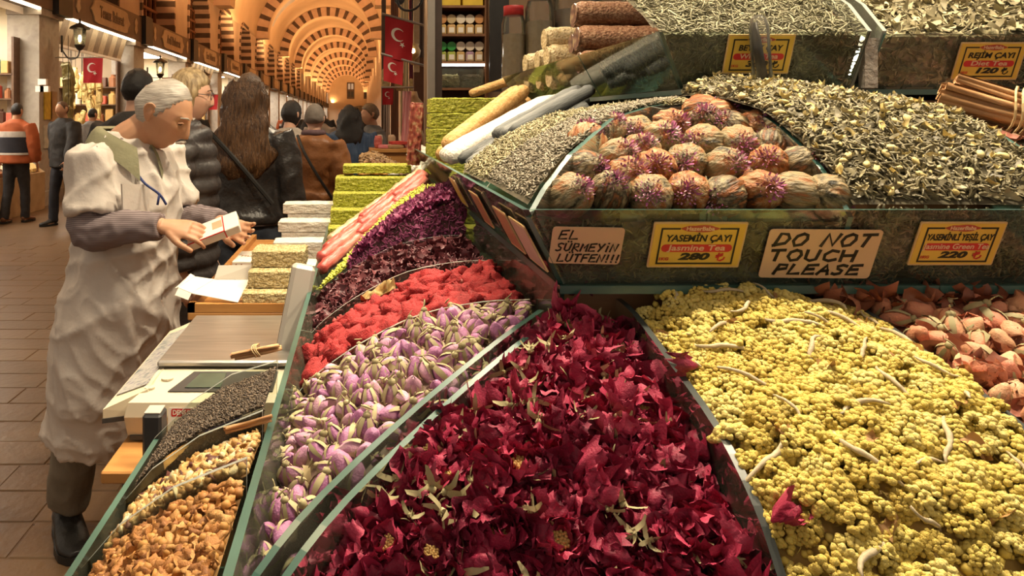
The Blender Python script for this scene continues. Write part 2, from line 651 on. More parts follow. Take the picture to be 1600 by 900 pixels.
# vault and end wall
vt = MB()
R0 = 3.5
rings = []
for j in range(0, 34):
    y = 4 + j * 4
    rings.append([(XC - 3.5, y, 6.0)] + [(XC - R0 * math.cos(PI * i / 32), y, 6.0 + R0 * math.sin(PI * i / 32)) for i in range(33)])
n = 34
vt.add([p for r in rings for p in r], [(j * n + i, j * n + i + 1, (j + 1) * n + i + 1, (j + 1) * n + i) for j in range(33) for i in range(n - 1)])
ceiling = vt.build('ceiling', PLASTER, smooth=True)
tag(ceiling, 'long plastered barrel vault lit orange', kind='structure')
# ribs with striped voussoirs, each block its own piece
NRB = 31
blocks = []
for i in range(NRB):
    a0, a1 = PI * i / NRB, PI * (i + 1) / NRB
    p = lambda r, a: (-r * math.cos(a), -0.6, r * math.sin(a))
    g = 0.0
    ro = 3.5
    ri = 2.85 if i % 2 else 2.87
    mb = MB()
    am = (a0 + a1) / 2
    if i % 2:
        a0, a1 = a0 + .012, a1 - .012
        mb.prism([p(ri + .03, a0), p(ri + .03, am), p(ri + .03, a1), p(ro - .02, a1), p(ro - .02, am), p(ro - .02, a0)], (0, 0.12, 0))
    else:
        mb.prism([p(ri, a0 - .012), p(ri, am), p(ri, a1 + .012), p(ro + .02, a1 + .012), p(ro + .02, am), p(ro + .02, a0 - .012)], (0, 0.12, 0))
        mb.v = [(q[0], q[1] + .01, q[2]) for q in mb.v]
    me = mb.mesh('voussoir')
    me.materials.append(DARKST if i % 2 else LIGHTST)
    blocks.append(me)
rbm = MB()
ar_ = [PI * i / 32 for i in range(33)]
rbm.prism([(-2.86 * math.cos(a), -.48, 2.86 * math.sin(a)) for a in ar_] + [(-3.52 * math.cos(a), -.48, 3.52 * math.sin(a)) for a in reversed(ar_)], (0, 1.1, 0))
rib_body = rbm.mesh('rib_body')
rib_body.materials.append(PLASTER)
for k in range(9):
    rib = empty('vault_rib', (XC, 29.5 + 11.9 * k, 6.0), kind='structure')
    rib.parent = ceiling
    link('rib_body', rib_body, rib)
    for me in blocks:
        link('voussoir', me, rib)
# painted grey bands on the vault flanks between ribs
for k in range(8):
    for sgn in (-1, 1):
        mb = MB()
        for q in range(1):
            y = 29.5 + 11.9 * k
            a0, a1 = math.radians(22), math.radians(58)
            r = 3.46
            ring0 = [(XC + sgn * r * math.cos(a0 + (a1 - a0) * i / 6), y + 3.6, 6 + r * math.sin(a0 + (a1 - a0) * i / 6)) for i in range(7)]
            ring1 = [(p[0], y + 5.0, p[2]) for p in ring0]
            mb.add(ring0 + ring1, [(i, i + 1, 8 + i, 7 + i) for i in range(6)])
        mb.build('painted_band', GREYBLUE, ceiling)
ew = MB()
pts = [(XL, 0), (XR, 0), (XR, 6.0)] + [(XC + R0 * math.cos(PI * i / 24), 6 + R0 * math.sin(PI * i / 24)) for i in range(1, 24)] + [(XL, 6.0)]
ew.prism([(p[0], 131, p[1]) for p in pts], (0, 0.4, 0))
wall_end = ew.build('wall_end', PLASTER)
tag(wall_end, 'plastered end wall of the hall', kind='structure')
for i, (px) in enumerate((548, 574)):
    x = (px - CX) / F * 131
    r = empty('window_%d' % (40 + i), (x, 130.9, 0), 'small dark window high in the end wall', kind='structure')
    MB().box(-0.65, 0.65, -.1, .05, 5.0, 7.9).build('window_frame', WDARK, r)
    for q in (-1, 1):
        for z in (5.3, 6.7):
            MB().box(q * .28 - .2, q * .28 + .2, -.14, -.1, z, z + 1.0).build('pane', M('lit_pane', (0.35, 0.30, 0.22), rough=.3, emit=0.5) if z > 6 else BLACK, r)
ad = MB()
ad.prism([(XC + 3.6 + 2.6 * math.cos(PI * i / 16) - 1.2, 130.6, 0.5 + 3.3 * math.sin(PI * i / 16)) for i in range(17)], (0, 0.3, 0))
tag(ad.build('door_1', M('far_door_grey', (0.22, 0.19, 0.15), rough=.7)), 'arched doorway at the far end of the hall', kind='structure')
# right wall of the hall, beyond the stall
wr = MB()
wr.box(XR, XR + 0.4, 11, 131, 0, 7.0)
tag(wr.build('wall_right', PLAST_L), 'plastered wall on the stall side of the hall', kind='structure')

# ------------------------------------------------------------------ shops along the left wall
CEILW = M('shop_light_panel', (1.0, 0.93, 0.80), (1.0, 0.93, 0.80), emit=13.0)
SHOPW = M('shop_wall_cream', (0.60, 0.50, 0.34), (0.68, 0.57, 0.40), scale=3, rough=0.7)
STRIPE_A = M('awning_cream', (0.62, 0.50, 0.33), rough=0.8)
STRIPE_B = M('awning_tan', (0.32, 0.24, 0.16), rough=0.8)
BRASS = M('brass', (0.45, 0.30, 0.10), (0.6, 0.42, 0.16), rough=0.3, metal=0.9)
BULB = M('lamp_bulb_glow', (1.0, 0.80, 0.45), (1.0, 0.80, 0.45), emit=25)
RED = M('flag_red', (0.42, 0.012, 0.018), (0.50, 0.02, 0.025), scale=4, rough=0.7)
WHITE = M('flag_white', (0.80, 0.72, 0.62), (0.84, 0.77, 0.68), rough=0.7)
IRON = M('lantern_iron', (0.03, 0.024, 0.018), (0.05, 0.04, 0.03), rough=0.4, metal=0.6)

# pillars between the shops, each shop recess with floor-to-sign opening
def pillar(n, y0, y1):
    mb = MB()
    mb.box(XL - 0.3, XL + 0.25, y0, y1, 0, 3.45)
    mb.box(XL - 0.3, XL + 0.31, y0 - .05, y1 + .05, 3.3, 3.46)
    mb.box(XL - 0.3, XL + 0.31, y0 - .05, y1 + .05, 0, 0.25)
    return tag(mb.build('pillar_%d' % n, PILLST), 'grey stone pillar between two shops', kind='structure')

pill_y = [Y0 - BAY / 2 + BAY * k for k in range(-1, NB)]
for i, y in enumerate(pill_y):
    pillar(i + 1, y - 0.42, y + 0.42)

recess_dark = M('shop_recess', (0.30, 0.22, 0.14), (0.38, 0.28, 0.18), scale=2, rough=0.8)
for k in range(-1, NB):
    yc = Y0 + BAY * k
    mb = MB()
    y0, y1 = yc - BAY / 2 + 0.3, yc + BAY / 2 - 0.3
    d = 3.0
    mb.box(XL - d - .1, XL - d, y0, y1, 0, 3.5)
    mb.box(XL - d, XL, y0 - .08, y0, 0, 3.5)
    mb.box(XL - d, XL, y1, y1 + .08, 0, 3.5)
    mb.box(XL - d, XL, y0, y1, 3.42, 3.5)
    tag(mb.build('wall_shop_%d' % (k + 2), SHOPW if k % 2 else recess_dark), 'inside walls of a shop recess', kind='structure')

def shop_lamp(yc, idx):
    r = empty('shop_ceiling_light', (XL - 1.2, yc, 3.36), 'bright ceiling light inside shop %s' % idx, 'ceiling light', 'lights inside the shops')
    MB().box(-0.9, 0.9, -1.7, 1.7, 0.02, 0.05).build('housing', WHITE, r)
    MB().box(-0.85, 0.85, -1.6, 1.6, 0.0, 0.02).build('diffuser', CEILW, r)

ORD = ['nearest the camera, half cut off by the frame', 'behind the white-haired vendor', 'second along the row', 'third along the row', 'fourth along the row', 'fifth along the row', 'sixth along the row', 'seventh along the row', 'eighth along the row']
for k in range(-1, 8):
    shop_lamp(Y0 + BAY * k, ORD[k + 1])
for k in range(8, NB):
    o = MB().box(XL - 1.0, XL - .1, Y0 + BAY * k - 1.6, Y0 + BAY * k + 1.6, 3.3, 3.38).build('shop_ceiling_light', CEILW)
    tag(o, 'bright strip light of a shop far down the hall', 'ceiling light', 'far shop lights')

# shop signs
SIGN_TXT = ['', 'Temuz Baharat', 'Arif Baharat', 'Ece Baharat', 'Baharat']
def sign(k):
    yc = Y0 + BAY * k
    L = BAY / 2
    lab = ['brown shop sign cut off by the left edge', 'brown shop sign with bronze plaque above the striped awning', 'second brown shop sign along the row, with bronze plaque', 'third brown shop sign along the row', 'fourth brown shop sign along the row',
           'fifth brown shop sign along the row', 'sixth brown shop sign along the row', 'seventh brown shop sign along the row', 'eighth brown shop sign along the row', 'ninth brown shop sign along the row'][k + 1] if k < 9 else 'small brown shop sign far down the hall'
    r = empty('shop_sign', (XL + 0.33, yc, 3.42), lab, 'sign', 'shop signs' if k < 9 else 'far shop signs')
    MB().box(-.33, 0.0, -L + 0.62, L - .05, 0, 0.62).build('board', SIGNB, r)
    MB().box(-.33, 0.10, -L - .02, -L + .6, -0.05, 0.66).build('end_box', BLACK, r)
    if k < 9:
        c = 0.35
        pl = MB()
        pts = []
        for (y, z) in ((-1.25, 0.31), (-1.1, .42), (-1.05, 0.53), (-0.85, 0.56), (0.85, 0.56), (1.05, .53), (1.1, .42), (1.25, 0.31), (1.1, 0.2), (1.05, .09), (0.85, 0.06), (-0.85, 0.06), (-1.05, 0.09), (-1.1, .2)):
            pts.append((0.0, c + y, z))
        pl.prism(pts, (0.03, 0, 0))
        p = pl.build('plaque', PLAQ, r)
        if k < 4:
            me = text_mesh(SIGN_TXT[max(1, k + 1)], 0.34, 0.006, depth=.006, fit=1.55)
            me.materials.append(SIGNB)
            link('lettering', me, p, (0.035, c, 0.31), (PI / 2, 0, PI / 2))
        for yy in (-1.55, 2.1):
            o = MB()
            o.prism([(0, yy + .13 * math.cos(a) * (1 if i % 2 else .55), .33 + .2 * math.sin(a)) for i, a in enumerate([2 * PI * j / 12 for j in range(12)])], (.02, 0, 0))
            o.build('ornament', PLAQ, r)
for k in range(-1, NB):
    sign(k)

# striped awning valance over the first shops
def awning(k):
    yc = Y0 + BAY * k
    r = empty('awning_valance', (XL + 0.1, yc, 3.0), 'cream and tan striped awning of the %s' % ['shop with the loofahs', 'shop with the gold boxes', 'third shop', 'fourth shop'][k], 'awning', 'shop awnings')
    n = 13
    w = (BAY - 1.2) / n
    for i in range(n):
        y = -(BAY - 1.2) / 2 + i * w
        mb = MB()
        mb.prism([(0.02, y, 0.41), (0.02, y + w, 0.41), (-0.12, y + w, -0.06), (-0.12, y, -0.06)], (0.012, 0, 0.003))
        mb.build('stripe', STRIPE_B if i % 2 else STRIPE_A, r)
    MB().box(-0.15, -0.09, -(BAY - 1.2) / 2, (BAY - 1.2) / 2, -0.11, -0.06).build('rail', WHITE, r)
for k in (0, 2):
    awning(k)
STRIPL = M('led_strip', (1.0, 0.85, 0.6), (1.0, 0.85, 0.6), emit=8.0)
for k in range(-1, 5):
    o = MB().box(XL + .24, XL + .30, Y0 + BAY * k - 2.0, Y0 + BAY * k + 2.2, 3.385, 3.415).build('light_strip', STRIPL)
    tag(o, 'warm light strip under the %s shop sign' % ['left-edge', 'first full', 'second full', 'third full', 'fourth full', 'fifth full'][k + 1], 'light', 'light strips under the signs')

# lanterns on brackets at the pillars
def lantern(x, y, z, label, s=1.0):
    r = empty('wall_lantern', (x, y, z), label, 'lantern', 'lanterns on the shop pillars')
    r.scale = (s,) * 3
    MB().tube([(-.32, 0, -.25), (-.32, 0, .05)], .02, 8).tube(catmull([(-.32, 0, -.2), (-.2, 0, -.36), (-.05, 0, -.34), (0, 0, -.2)], 4), .014, 6).build('bracket', IRON, r)
    MB().lathe([(0.0, .36), (.02, .34), (.02, .28), (.17, .2), (.19, .17), (.14, .16)], 8).build('cap', IRON, r)
    MB().lathe([(.09, -.13), (.12, .16), (.115, .16), (.085, -.12)], 8).build('glass_body', CLEAR, r)
    MB().lathe([(.02, -.22), (.05, -.2), (.1, -.13), (.085, -.11)], 8).build('base', IRON, r)
    MB().ball((0, 0, 0), (.03, .03, .07), 8, 6).build('bulb', BULB, r)
    return r
lantern(XL + .75, pill_y[1] + .1, 2.95, 'black iron lantern on the pillar beside the small flag')
lantern(XL + .75, pill_y[2] + .1, 2.75, 'black iron lantern on the second pillar, behind the dark-haired man')
lantern(XL + .75, pill_y[3] + .1, 2.75, 'black iron lantern far along, beside the blonde woman')
lantern(XL + .75, pill_y[4] + .1, 2.75, 'small far lantern on the fourth pillar')

# flags: cloth, crescent, star, pole
def flag(label, loc, w, h, rz, roll, group='red flags with white crescents', seed=0, pole=1.0, back=.12):
    r = empty('flag', loc, label, 'flag', group, rz)
    nx, nz = 14, 14
    def P(u, v, off=0.0):
        x = (u - .0) * w
        z = -v * h - (0.28 * w * u if roll else 0) * (1 - 0.2 * v)
        y = 0.05 * w * math.sin(3.2 * u * 2 + 2.0 * v + seed) * (0.3 + v) + off
        return Vector((x * (1 - .06 * v), y, z))
    V = [P(i / nx, j / nz) for j in range(nz + 1) for i in range(nx + 1)]
    Fs = [(j * (nx + 1) + i, j * (nx + 1) + i + 1, (j + 1) * (nx + 1) + i + 1, (j + 1) * (nx + 1) + i) for j in range(nz) for i in range(nx)]
    cl = MB().add(V, Fs).build('cloth', RED, r, smooth=True)
    for o in (-.004, .004):
        cr = []
        n = 28
        for i in range(n + 1):
            a = math.radians(40) + math.radians(280) * i / n
            cr.append((0.46 + .24 * math.cos(a), 0.40 - .24 * math.sin(a) * w / h))
        inn = []
        for i in range(n + 1):
            a = math.radians(49) + math.radians(262) * i / n
            inn.append((0.515 + .19 * math.cos(a), 0.40 - .19 * math.sin(a) * w / h))
        vs = [P(u, v, o) for u, v in cr] + [P(u, v, o) for u, v in inn]
        MB().add(vs, [(i, i + 1, n + 2 + i, n + 1 + i) for i in range(n)]).build('crescent', WHITE, r)
        st = [P(.62 + (.12 if i % 2 == 0 else .048) * math.cos(a + .2) * .9, .62 + (.12 if i % 2 == 0 else .048) * math.sin(a + .2) * .9 * w / h, o) for i, a in enumerate([2 * PI * j / 10 for j in range(10)])]
        c = P(.62, .62, o)
        MB().add([c] + st, [(0, i + 1, (i + 1) % 10 + 1) for i in range(10)]).build('star', WHITE, r)
    p1 = P(1, 0)
    a = P(0, 0)
    d = (p1 - a)
    MB().tube([a - d * back, a + d * (1 + .35 * pole)], .012 * max(1, w), 8).build('pole', M('pole_steel', (.5, .48, .45), rough=.3, metal=.8), r)
    return r
flag('small red flag on the pole beside the first lantern', (XL + 0.75, 13.3, 2.62), 0.36, 0.46, 0.0, False, seed=1, pole=.2, back=1.42)
flag('small red flag in front of the second shop, behind the dark-haired man', (XL + 0.75, 18.62, 2.55), 0.4, 0.5, 0.0, False, seed=2, pole=.2, back=1.28)
flag('small far flag beside the face of the blonde woman', (XL + 0.75, 23.92, 2.30), 0.4, 0.5, 0.0, False, seed=3, pole=.2, back=1.28)
flag('large red flag hanging topmost in front of the vault', (0.24, 6.95, 2.50), 0.27, 0.40, 0.0, True, seed=0, pole=1.25)
flag('smaller red flag hanging below the large one', (0.225, 6.95, 2.125), 0.19, 0.25, 0.0, True, seed=2, pole=3.1)
flag('lowest and smallest red flag above the pink scarf', (0.25, 8.07, 1.86), 0.12, 0.19, 0.0, False, seed=4, pole=5.4)
# ================================================================== THE STALL
CTR = M('counter_wood', (0.20, 0.095, 0.04), (0.28, 0.14, 0.06), scale=5, rough=0.45, stretch=(1, 1, 7))
def plate(name, poly, d, parent, edge=None, glass=None):
    mb = MB().prism(poly, d, 0, 1)
    return mb.build(name, [glass or GLASS, edge or EDGE], parent)

# profile of heap tops / dividers: distance in from the outer rim -> height
PF_T = [0.0, 0.054, 0.09, 0.162, 0.268, 0.387, 0.43]
PF_Z = [1.065, 1.131, 1.1675, 1.207, 1.236, 1.2635, 1.27]
def pf(t):
    return float(np.interp(t, PF_T, PF_Z))
PS_T = [0.0, 0.028, 0.075, 0.127, 0.21, 0.306, 0.37]
PS_Z = [1.065, 1.104, 1.142, 1.175, 1.214, 1.233, 1.236]
def ps(t):
    return float(np.interp(t, PS_T, PS_Z))
PM_T = [0.0, 0.03, 0.085, 0.19, 0.30, 0.42]
PM_Z = [1.392, 1.425, 1.468, 1.52, 1.54, 1.552]
def pm(t):
    return float(np.interp(t, PM_T, PM_Z))

XE = 1.75   # right end of the stall
YE = 3.05   # far end of the stall

# wooden counter that carries the tiers
ctr = empty('stall_counter', (0, 0, 0), 'brown wooden counter under the tiers of glass bins', 'counter')
MB().box(-0.03, XE, 0.64, YE, 0.0, 0.93).build('cabinet_body', CTR, ctr)
MB().box(-0.06, XE, 0.61, YE, 0.93, 0.955).build('counter_top', CTR, ctr)
MB().box(0.30, XE, 1.03, YE, 0.955, 1.275).build('middle_riser', CTR, ctr)
MB().box(0.65, XE, 1.44, YE, 1.275, 1.555).build('upper_riser', CTR, ctr)

# ---- lower tier
low = empty('lower_glass_bins', (0, 0, 0.955), 'lowest wide tier of glass bins with rose petals, rosebuds and yellow flowers', 'display bin', 'glass bins of the stall')
Z_ = -0.955
def P3(x, y, z, zo=Z_):
    return (x, y, z + zo)
plate('front_pane', [P3(-0.117, 0.545, 1.10), P3(XE, 0.545, 1.10), P3(XE, 0.60, 0.965), P3(-0.06, 0.60, 0.965)], (0, 0.007, 0), low)
plate('side_pane', [P3(-0.117, 0.545, 1.13), P3(-0.06, 0.60, 0.965), P3(-0.06, YE, 0.965), P3(-0.117, YE, 1.13)], (0.009, 0, 0), low)
MB().box(-0.06, XE, 0.60, YE, 0.001, 0.009).build('base_plate', EDGE, low)
# dividers square to the front
def div_front(x, drop=0.0):
    top = catmull([(0.565 + t, z) for t, z in zip(PF_T[:-1], PF_Z[:-1])] + [(1.02, 1.268)], 3)
    poly = [P3(x, 0.60, 0.97)] + [P3(x, a[0] + .015, a[1] - drop) for a in top] + [P3(x, 1.02, 0.97)]
    return plate('divider', poly, (0.008, 0, 0), low, EDGE_K, ACRYL)
div_front(0.358)
div_front(0.668)
div_front(0.985)
def div_side(y, x1=0.262):
    top = catmull([(-0.117 + t, z) for t, z in zip(PS_T, PS_Z)] + [(x1, 1.237)], 3)
    poly = [P3(-0.06, y, 0.97)] + [P3(a[0] + .004, y, a[1]) for a in top] + [P3(x1, y, 0.97)]
    return plate('divider', poly, (0, 0.006, 0), low, EDGE_D, ACRYL)
for y in (1.15, 1.47, 1.79, 2.62):
    div_side(y)
def div_mitre(p0, p1, dz=0.0):
    a, b = Vector((*p0, 0)), Vector((*p1, 0))
    d = (b - a)
    prof = [(0.0, 1.085), (0.1, 1.133), (0.24, 1.1685), (0.5, 1.205), (0.8, 1.236), (1.0, 1.2505)]
    poly = [P3(a.x, a.y, 0.97)] + [P3(*(a + d * q[0]).xy, q[1] + dz) for q in catmull(prof, 3)] + [P3(b.x, b.y, 0.97)]
    nn = Vector((d.y, -d.x, 0)).normalized() * 0.008
    return plate('divider', poly, nn, low, EDGE, ACRYL)
div_mitre((-0.103, 0.580), (0.268, 1.012))
div_mitre((-0.128, 0.582), (0.252, 1.035), 0.001)

# ---- middle tier
mid = empty('middle_glass_bins', (0, 0, 1.285), 'middle tier of glass bins with price cards and hand-written notes', 'display bin', 'glass bins of the stall')
def Q3(x, y, z):
    return (x, y, z - 1.285)
TLc, BLc = (0.211, 0.95), (0.268, 0.995)
plate('front_pane', [Q3(0.211, 0.95, 1.402), Q3(XE, 0.95, 1.402), Q3(XE, 0.995, 1.295), Q3(0.268, 0.995, 1.295)], (0.0, 0.008, 0.0), mid)
for (ya, yb) in ((0.952, 1.585), (1.592, 2.25), (2.257, YE)):
    ka, kb = (0.057 * (ya < 1)), 0
    plate('side_pane', [Q3(0.211, ya, 1.402), Q3(0.268, ya + 0.043 * (ya < 1), 1.295), Q3(0.268, yb, 1.295), Q3(0.211, yb, 1.402)], (0.008, 0, 0), mid)
MB().box(0.268, XE, 0.985, YE, 0.0, 0.011).build('base_plate', EDGE, mid)
MB().prism([Q3(0.272, 1.0, 1.20), Q3(0.272, YE, 1.20), Q3(0.272, YE, 1.284), Q3(0.272, 1.0, 1.284)], (0.006, 0, 0), 0, 1).build('lower_side_pane', [GLASS, EDGE], mid)
def div_mid(x):
    top = catmull([(0.95 + t, z) for t, z in zip(PM_T, PM_Z)], 3)
    poly = [Q3(x, 0.995, 1.297)] + [Q3(x, a[0] + .004, a[1]) for a in top] + [Q3(x, 1.37, 1.297)]
    return plate('divider', poly, (0.007, 0, 0), mid, EDGE, ACRYL)
div_mid(0.633)
div_mid(0.945)
poly = [Q3(0.268, 0.995, 1.297)] + [Q3(0.215 + t * .925, 0.955 + t * 1.04, z) for t, z in zip(*[np.array(q) for q in (PM_T, PM_Z)])] + [Q3(0.60, 1.39, 1.297)]
plate('divider', poly, (0.006, -0.005, 0), mid, EDGE, ACRYL)
def div_mid_side(y):
    top = catmull([(0.211 + t, z - .005) for t, z in zip(PM_T, PM_Z)], 3)
    poly = [Q3(0.268, y, 1.297)] + [Q3(a[0] + .004, y, a[1]) for a in top] + [Q3(0.61, y, 1.297)]
    return plate('divider', poly, (0, 0.006, 0), mid, EDGE_D, ACRYL)
for y in (1.30, 1.60):
    div_mid_side(y)

# ---- upper tier
upp = empty('upper_glass_bins', (0, 0, 1.565), 'topmost tier of glass bins heaped with white and diet tea', 'display bin', 'glass bins of the stall')
def U3(x, y, z):
    return (x, y, z - 1.565)
plate('front_pane', [U3(0.553, 1.36, 1.680), U3(0.944, 1.36, 1.680), U3(0.932, 1.40, 1.576), U3(0.61, 1.40, 1.576)], (0, 0.008, 0), upp)
plate('front_pane', [U3(0.972, 1.36, 1.676), U3(XE, 1.36, 1.676), U3(XE, 1.40, 1.576), U3(0.958, 1.40, 1.576)], (0, 0.008, 0), upp)
for (ya, yb) in ((1.362, 1.86), (1.867, YE - .2)):
    plate('side_pane', [U3(0.553, ya, 1.680), U3(0.61, ya + .04 * (ya < 1.5), 1.576), U3(0.61, yb, 1.576), U3(0.553, yb, 1.680)], (0.008, 0, 0), upp)
MB().box(0.61, XE, 1.392, YE - .2, 0.0, 0.010).build('base_plate', EDGE, upp)
for x, xb in ((0.940, 0.930), (0.968, 0.955)):
    poly = [U3(xb, 1.40, 1.577), U3(x, 1.362, 1.682), U3(x, 1.42, 1.74), U3(x, 1.52, 1.80), U3(x, 1.75, 1.86), U3(x, 1.75, 1.577)]
    plate('divider', poly, (0.008, 0, 0), upp, EDGE_D, ACRYL)
MB().box(0.942, 0.966, 1.372, 1.39, 0.012, 0.105).build('joint_filler', M('grey_putty', (.22, .19, .16), rough=.8, bump=.4, scale=40), upp)

# ---- outer low bin on the corridor side
obn = empty('outer_glass_bin', (0, 0, 0.84), 'low glass bin of black tea and dried fruit beside the floor', 'display bin', 'glass bins of the stall')
def O3(x, y, z):
    return (x, y, z - 0.84)
plate('side_pane', [O3(-0.305, 0.50, 1.05), O3(-0.27, 0.50, 0.85), O3(-0.27, 1.09, 0.85), O3(-0.305, 1.09, 1.045)], (0.008, 0, 0), obn)
plate('front_pane', [O3(-0.305, 0.50, 1.05), O3(-0.27, 0.50, 0.85), O3(-0.128, 0.50, 0.85), O3(-0.128, 0.50, 1.05)], (0, .007, 0), obn)
plate('back_pane', [O3(-0.27, 1.09, 0.85), O3(-0.305, 1.09, 1.045), O3(-0.25, 1.09, 1.10), O3(-0.19, 1.09, 1.14), O3(-0.122, 1.09, 1.16), O3(-0.128, 1.09, 0.85)], (0, .006, 0), obn, EDGE_D, ACRYL)
MB().box(-0.29, -0.065, 0.50, 1.10, 0.0, 0.01).build('base_plate', EDGE, obn)
PO_T = [0.0, 0.04, 0.10, 0.18]
PO_Z = [1.030, 1.076, 1.118, 1.150]
for y in (0.800, 0.930):
    poly = [O3(-0.27, y, 0.852)] + [O3(-0.303 + t, y, z) for t, z in zip(PO_T, PO_Z)] + [O3(-0.125, y, 0.852)]
    plate('divider', poly, (0, .006, 0), obn, EDGE_D, ACRYL)
st = empty('bin_stand', (0, 0, 0), 'wooden stand under the outer low bin', 'stand')
MB().box(-0.265, -0.07, 0.53, 1.09, 0, 0.83).build('stand_body', CTR, st)

# ------------------------------------------------------------------ price cards and notes
CARDY = M('card_yellow', (0.66, 0.45, 0.06), (0.74, 0.52, 0.09), scale=6, rough=0.45)
CARDB = M('card_border_tan', (0.60, 0.42, 0.20), (0.66, 0.47, 0.23), rough=0.5)
INK = M('ink_black', (0.012, 0.010, 0.006), rough=0.6)
INKR = M('print_red', (0.50, 0.02, 0.025), (0.55, 0.03, 0.03), rough=0.5)
INKBR = M('print_brown_red', (0.40, 0.07, 0.04), rough=0.5)
CREAM = M('print_cream', (0.78, 0.58, 0.38), rough=0.5)
NOTE = M('note_paper_tan', (0.60, 0.42, 0.26), (0.68, 0.49, 0.31), scale=5, rough=0.6)

def rrect(w, h, r, n=5):
    out = []
    for cx, cy, a0 in ((w / 2 - r, h / 2 - r, 0), (-w / 2 + r, h / 2 - r, 90), (-w / 2 + r, -h / 2 + r, 180), (w / 2 - r, -h / 2 + r, 270)):
        for i in range(n + 1):
            a = math.radians(a0 + 90 * i / n)
            out.append((cx + r * math.cos(a), cy + r * math.sin(a)))
    return out

def lay(mb, pts, z0, z1):
    mb.prism([(p[0], p[1], z0) for p in pts], (0, 0, z1 - z0))

def lira(mb, x, y, h, w):
    ribbon(mb, [(x, y + h), (x - .02 * h, y + .1 * h), (x + .25 * h, y), (x + .6 * h, y + .2 * h), (x + .68 * h, y + .45 * h)], w)
    ribbon(mb, [(x - .28 * h, y + .45 * h), (x + .42 * h, y + .72 * h)], w)
    ribbon(mb, [(x - .28 * h, y + .65 * h), (x + .42 * h, y + .92 * h)], w)

def card(label, loc, rot, w, h, tr, en, price, liracol, ptxt=None):
    r = empty('price_card', loc, label, 'price card', 'yellow price cards')
    r.rotation_euler = rot
    b = MB()
    lay(b, rrect(w, h, .0015, 2), -0.002, 0.0)
    b.build('backing', CARDB, r)
    f = MB()
    lay(f, rrect(w * .965, h * .93, .001, 2), 0, .0005)
    face = f.build('face', CARDY, r)
    z = .0006
    k = MB()
    W2, H2, t = w * .415, h * .385, h * .035
    for (x0, x1, y0, y1) in ((-W2, W2, -H2 - t, -H2), (-W2, -W2 + t, -H2, H2), (W2 - t, W2, -H2, H2), (-W2, -w * .21, H2 - t, H2), (w * .21, W2, H2 - t, H2)):
        k.box(x0, x1, y0, y1, z, z + .0003)
    k.build('printed_frame', INK, face)
    e = MB()
    lay(e, [(w * .185 * math.cos(a) * (1 + .12 * math.cos(3 * a) ** 2), h * .37 + h * .065 * math.sin(a) * (1 + .25 * abs(math.cos(2.5 * a)))) for a in [2 * PI * i / 40 for i in range(40)]], z, z + .0003)
    e.build('emblem', INKBR, face)
    s = MB()
    lay(s, [(p[0], p[1] - h * .06) for p in rrect(w * .76, h * .165, h * .08, 5)], z, z + .0003)
    s.build('red_band', INKR, face)
    for (txt, size, fit, yy, mt, bold, sh) in (('HazerBaba', h * .12, w * .30, h * .368, CREAM, .0002, 0), (tr, h * .20, w * (.70 if len(tr) < 13 else .78) * min(1, .5 + len(tr) / 20), h * .155, INK, h * .006, 0.12),
                                              (en, h * .17, w * (.34 + .026 * len(en)), -h * .055, CREAM, h * .003, 0.1), (price, h * .20, w * .34, -h * .25, INK, h * .010, 0.22), ('1KG', h * .085, w * .105, -h * .30, INKR, h * .003, .1)):
        me = text_mesh(txt, size, bold, sh, .0001, fit=fit)
        me.materials.append(mt)
        x = -w * .34 if txt == '1KG' else (-w * .02 if txt == price else 0)
        link('lettering', me, face, (x, yy, z + .0005))
    lm = MB()
    lira(lm, w * .255, -h * .34, h * .17, h * .028)
    lm.build('lira_symbol', liracol, face, loc=(0, 0, z))
    return r

def note(label, loc, rot, w, h, lines, stroke):
    r = empty('handwritten_note', loc, label, 'note', 'handwritten notes on the glass')
    r.rotation_euler = rot
    b = MB()
    lay(b, rrect(w, h, .005, 4), -0.0012, 0.0)
    b.build('paper', NOTE, r)
    for (s, x, y, hh, adv, sl) in lines:
        m = MB()
        hand_line(m, s, x, y, hh, adv, stroke, sl)
        m.build('handwriting', INK, r, loc=(0, 0, .0002))
    return r

# the panes lean: top edge nearer to the camera
def on_pane(px, py, Yt, Yb, zt, zb):
    """point on a leaning front pane seen at the pixel"""
    a, b = (px - CX) / F, (CY - py) / F
    lo, hi = 0.0, 1.0
    k = (Yb - Yt) / (zb - zt)
    Y = (Yt + k * (CH - zt)) / (1 - k * b)
    return Vector((a * Y, Y, CH + b * Y))
tm = math.atan2(0.045, 0.107)
rotm = (PI / 2 + tm, 0, 0)
def put_m(px, py):
    p = on_pane(px, py, .95, .995, 1.402, 1.295)
    return p + Vector((0, -0.0035, -0.0012))
card('yellow price card reading YASEMIN CAYI Jasmine Tea 280', put_m(1087, 381), rotm, 0.122, 0.069, 'YASEMİN ÇAYI', 'Jasmine Tea', '280', INKR)
card('yellow price card reading YASEMINLI YESIL CAY Jasmine Green Tea 220', put_m(1492, 379), rotm, 0.112, 0.066, 'YASEMİNLİ YEŞİL ÇAY', 'Jasmine Green Tea', '220', INKR)
tu = math.atan2(0.04, 0.104)
rotu = (PI / 2 + tu, 0, 0)
def put_u(px, py):
    p = on_pane(px, py, 1.36, 1.40, 1.68, 1.576)
    return p + Vector((0, -0.0035, -0.0012))
card('yellow price card reading BEYAZ CAY White Tea, behind the glass tube', put_u(1184, 84), rotu, 0.124, 0.076, 'BEYAZ ÇAY', 'White Tea', '350', INK)
card('yellow price card reading REJIM CAYI Diet Tea 120', put_u(1543, 95), rotu, 0.124, 0.073, 'REJİM ÇAYI', 'Diet Tea', '120', INK)
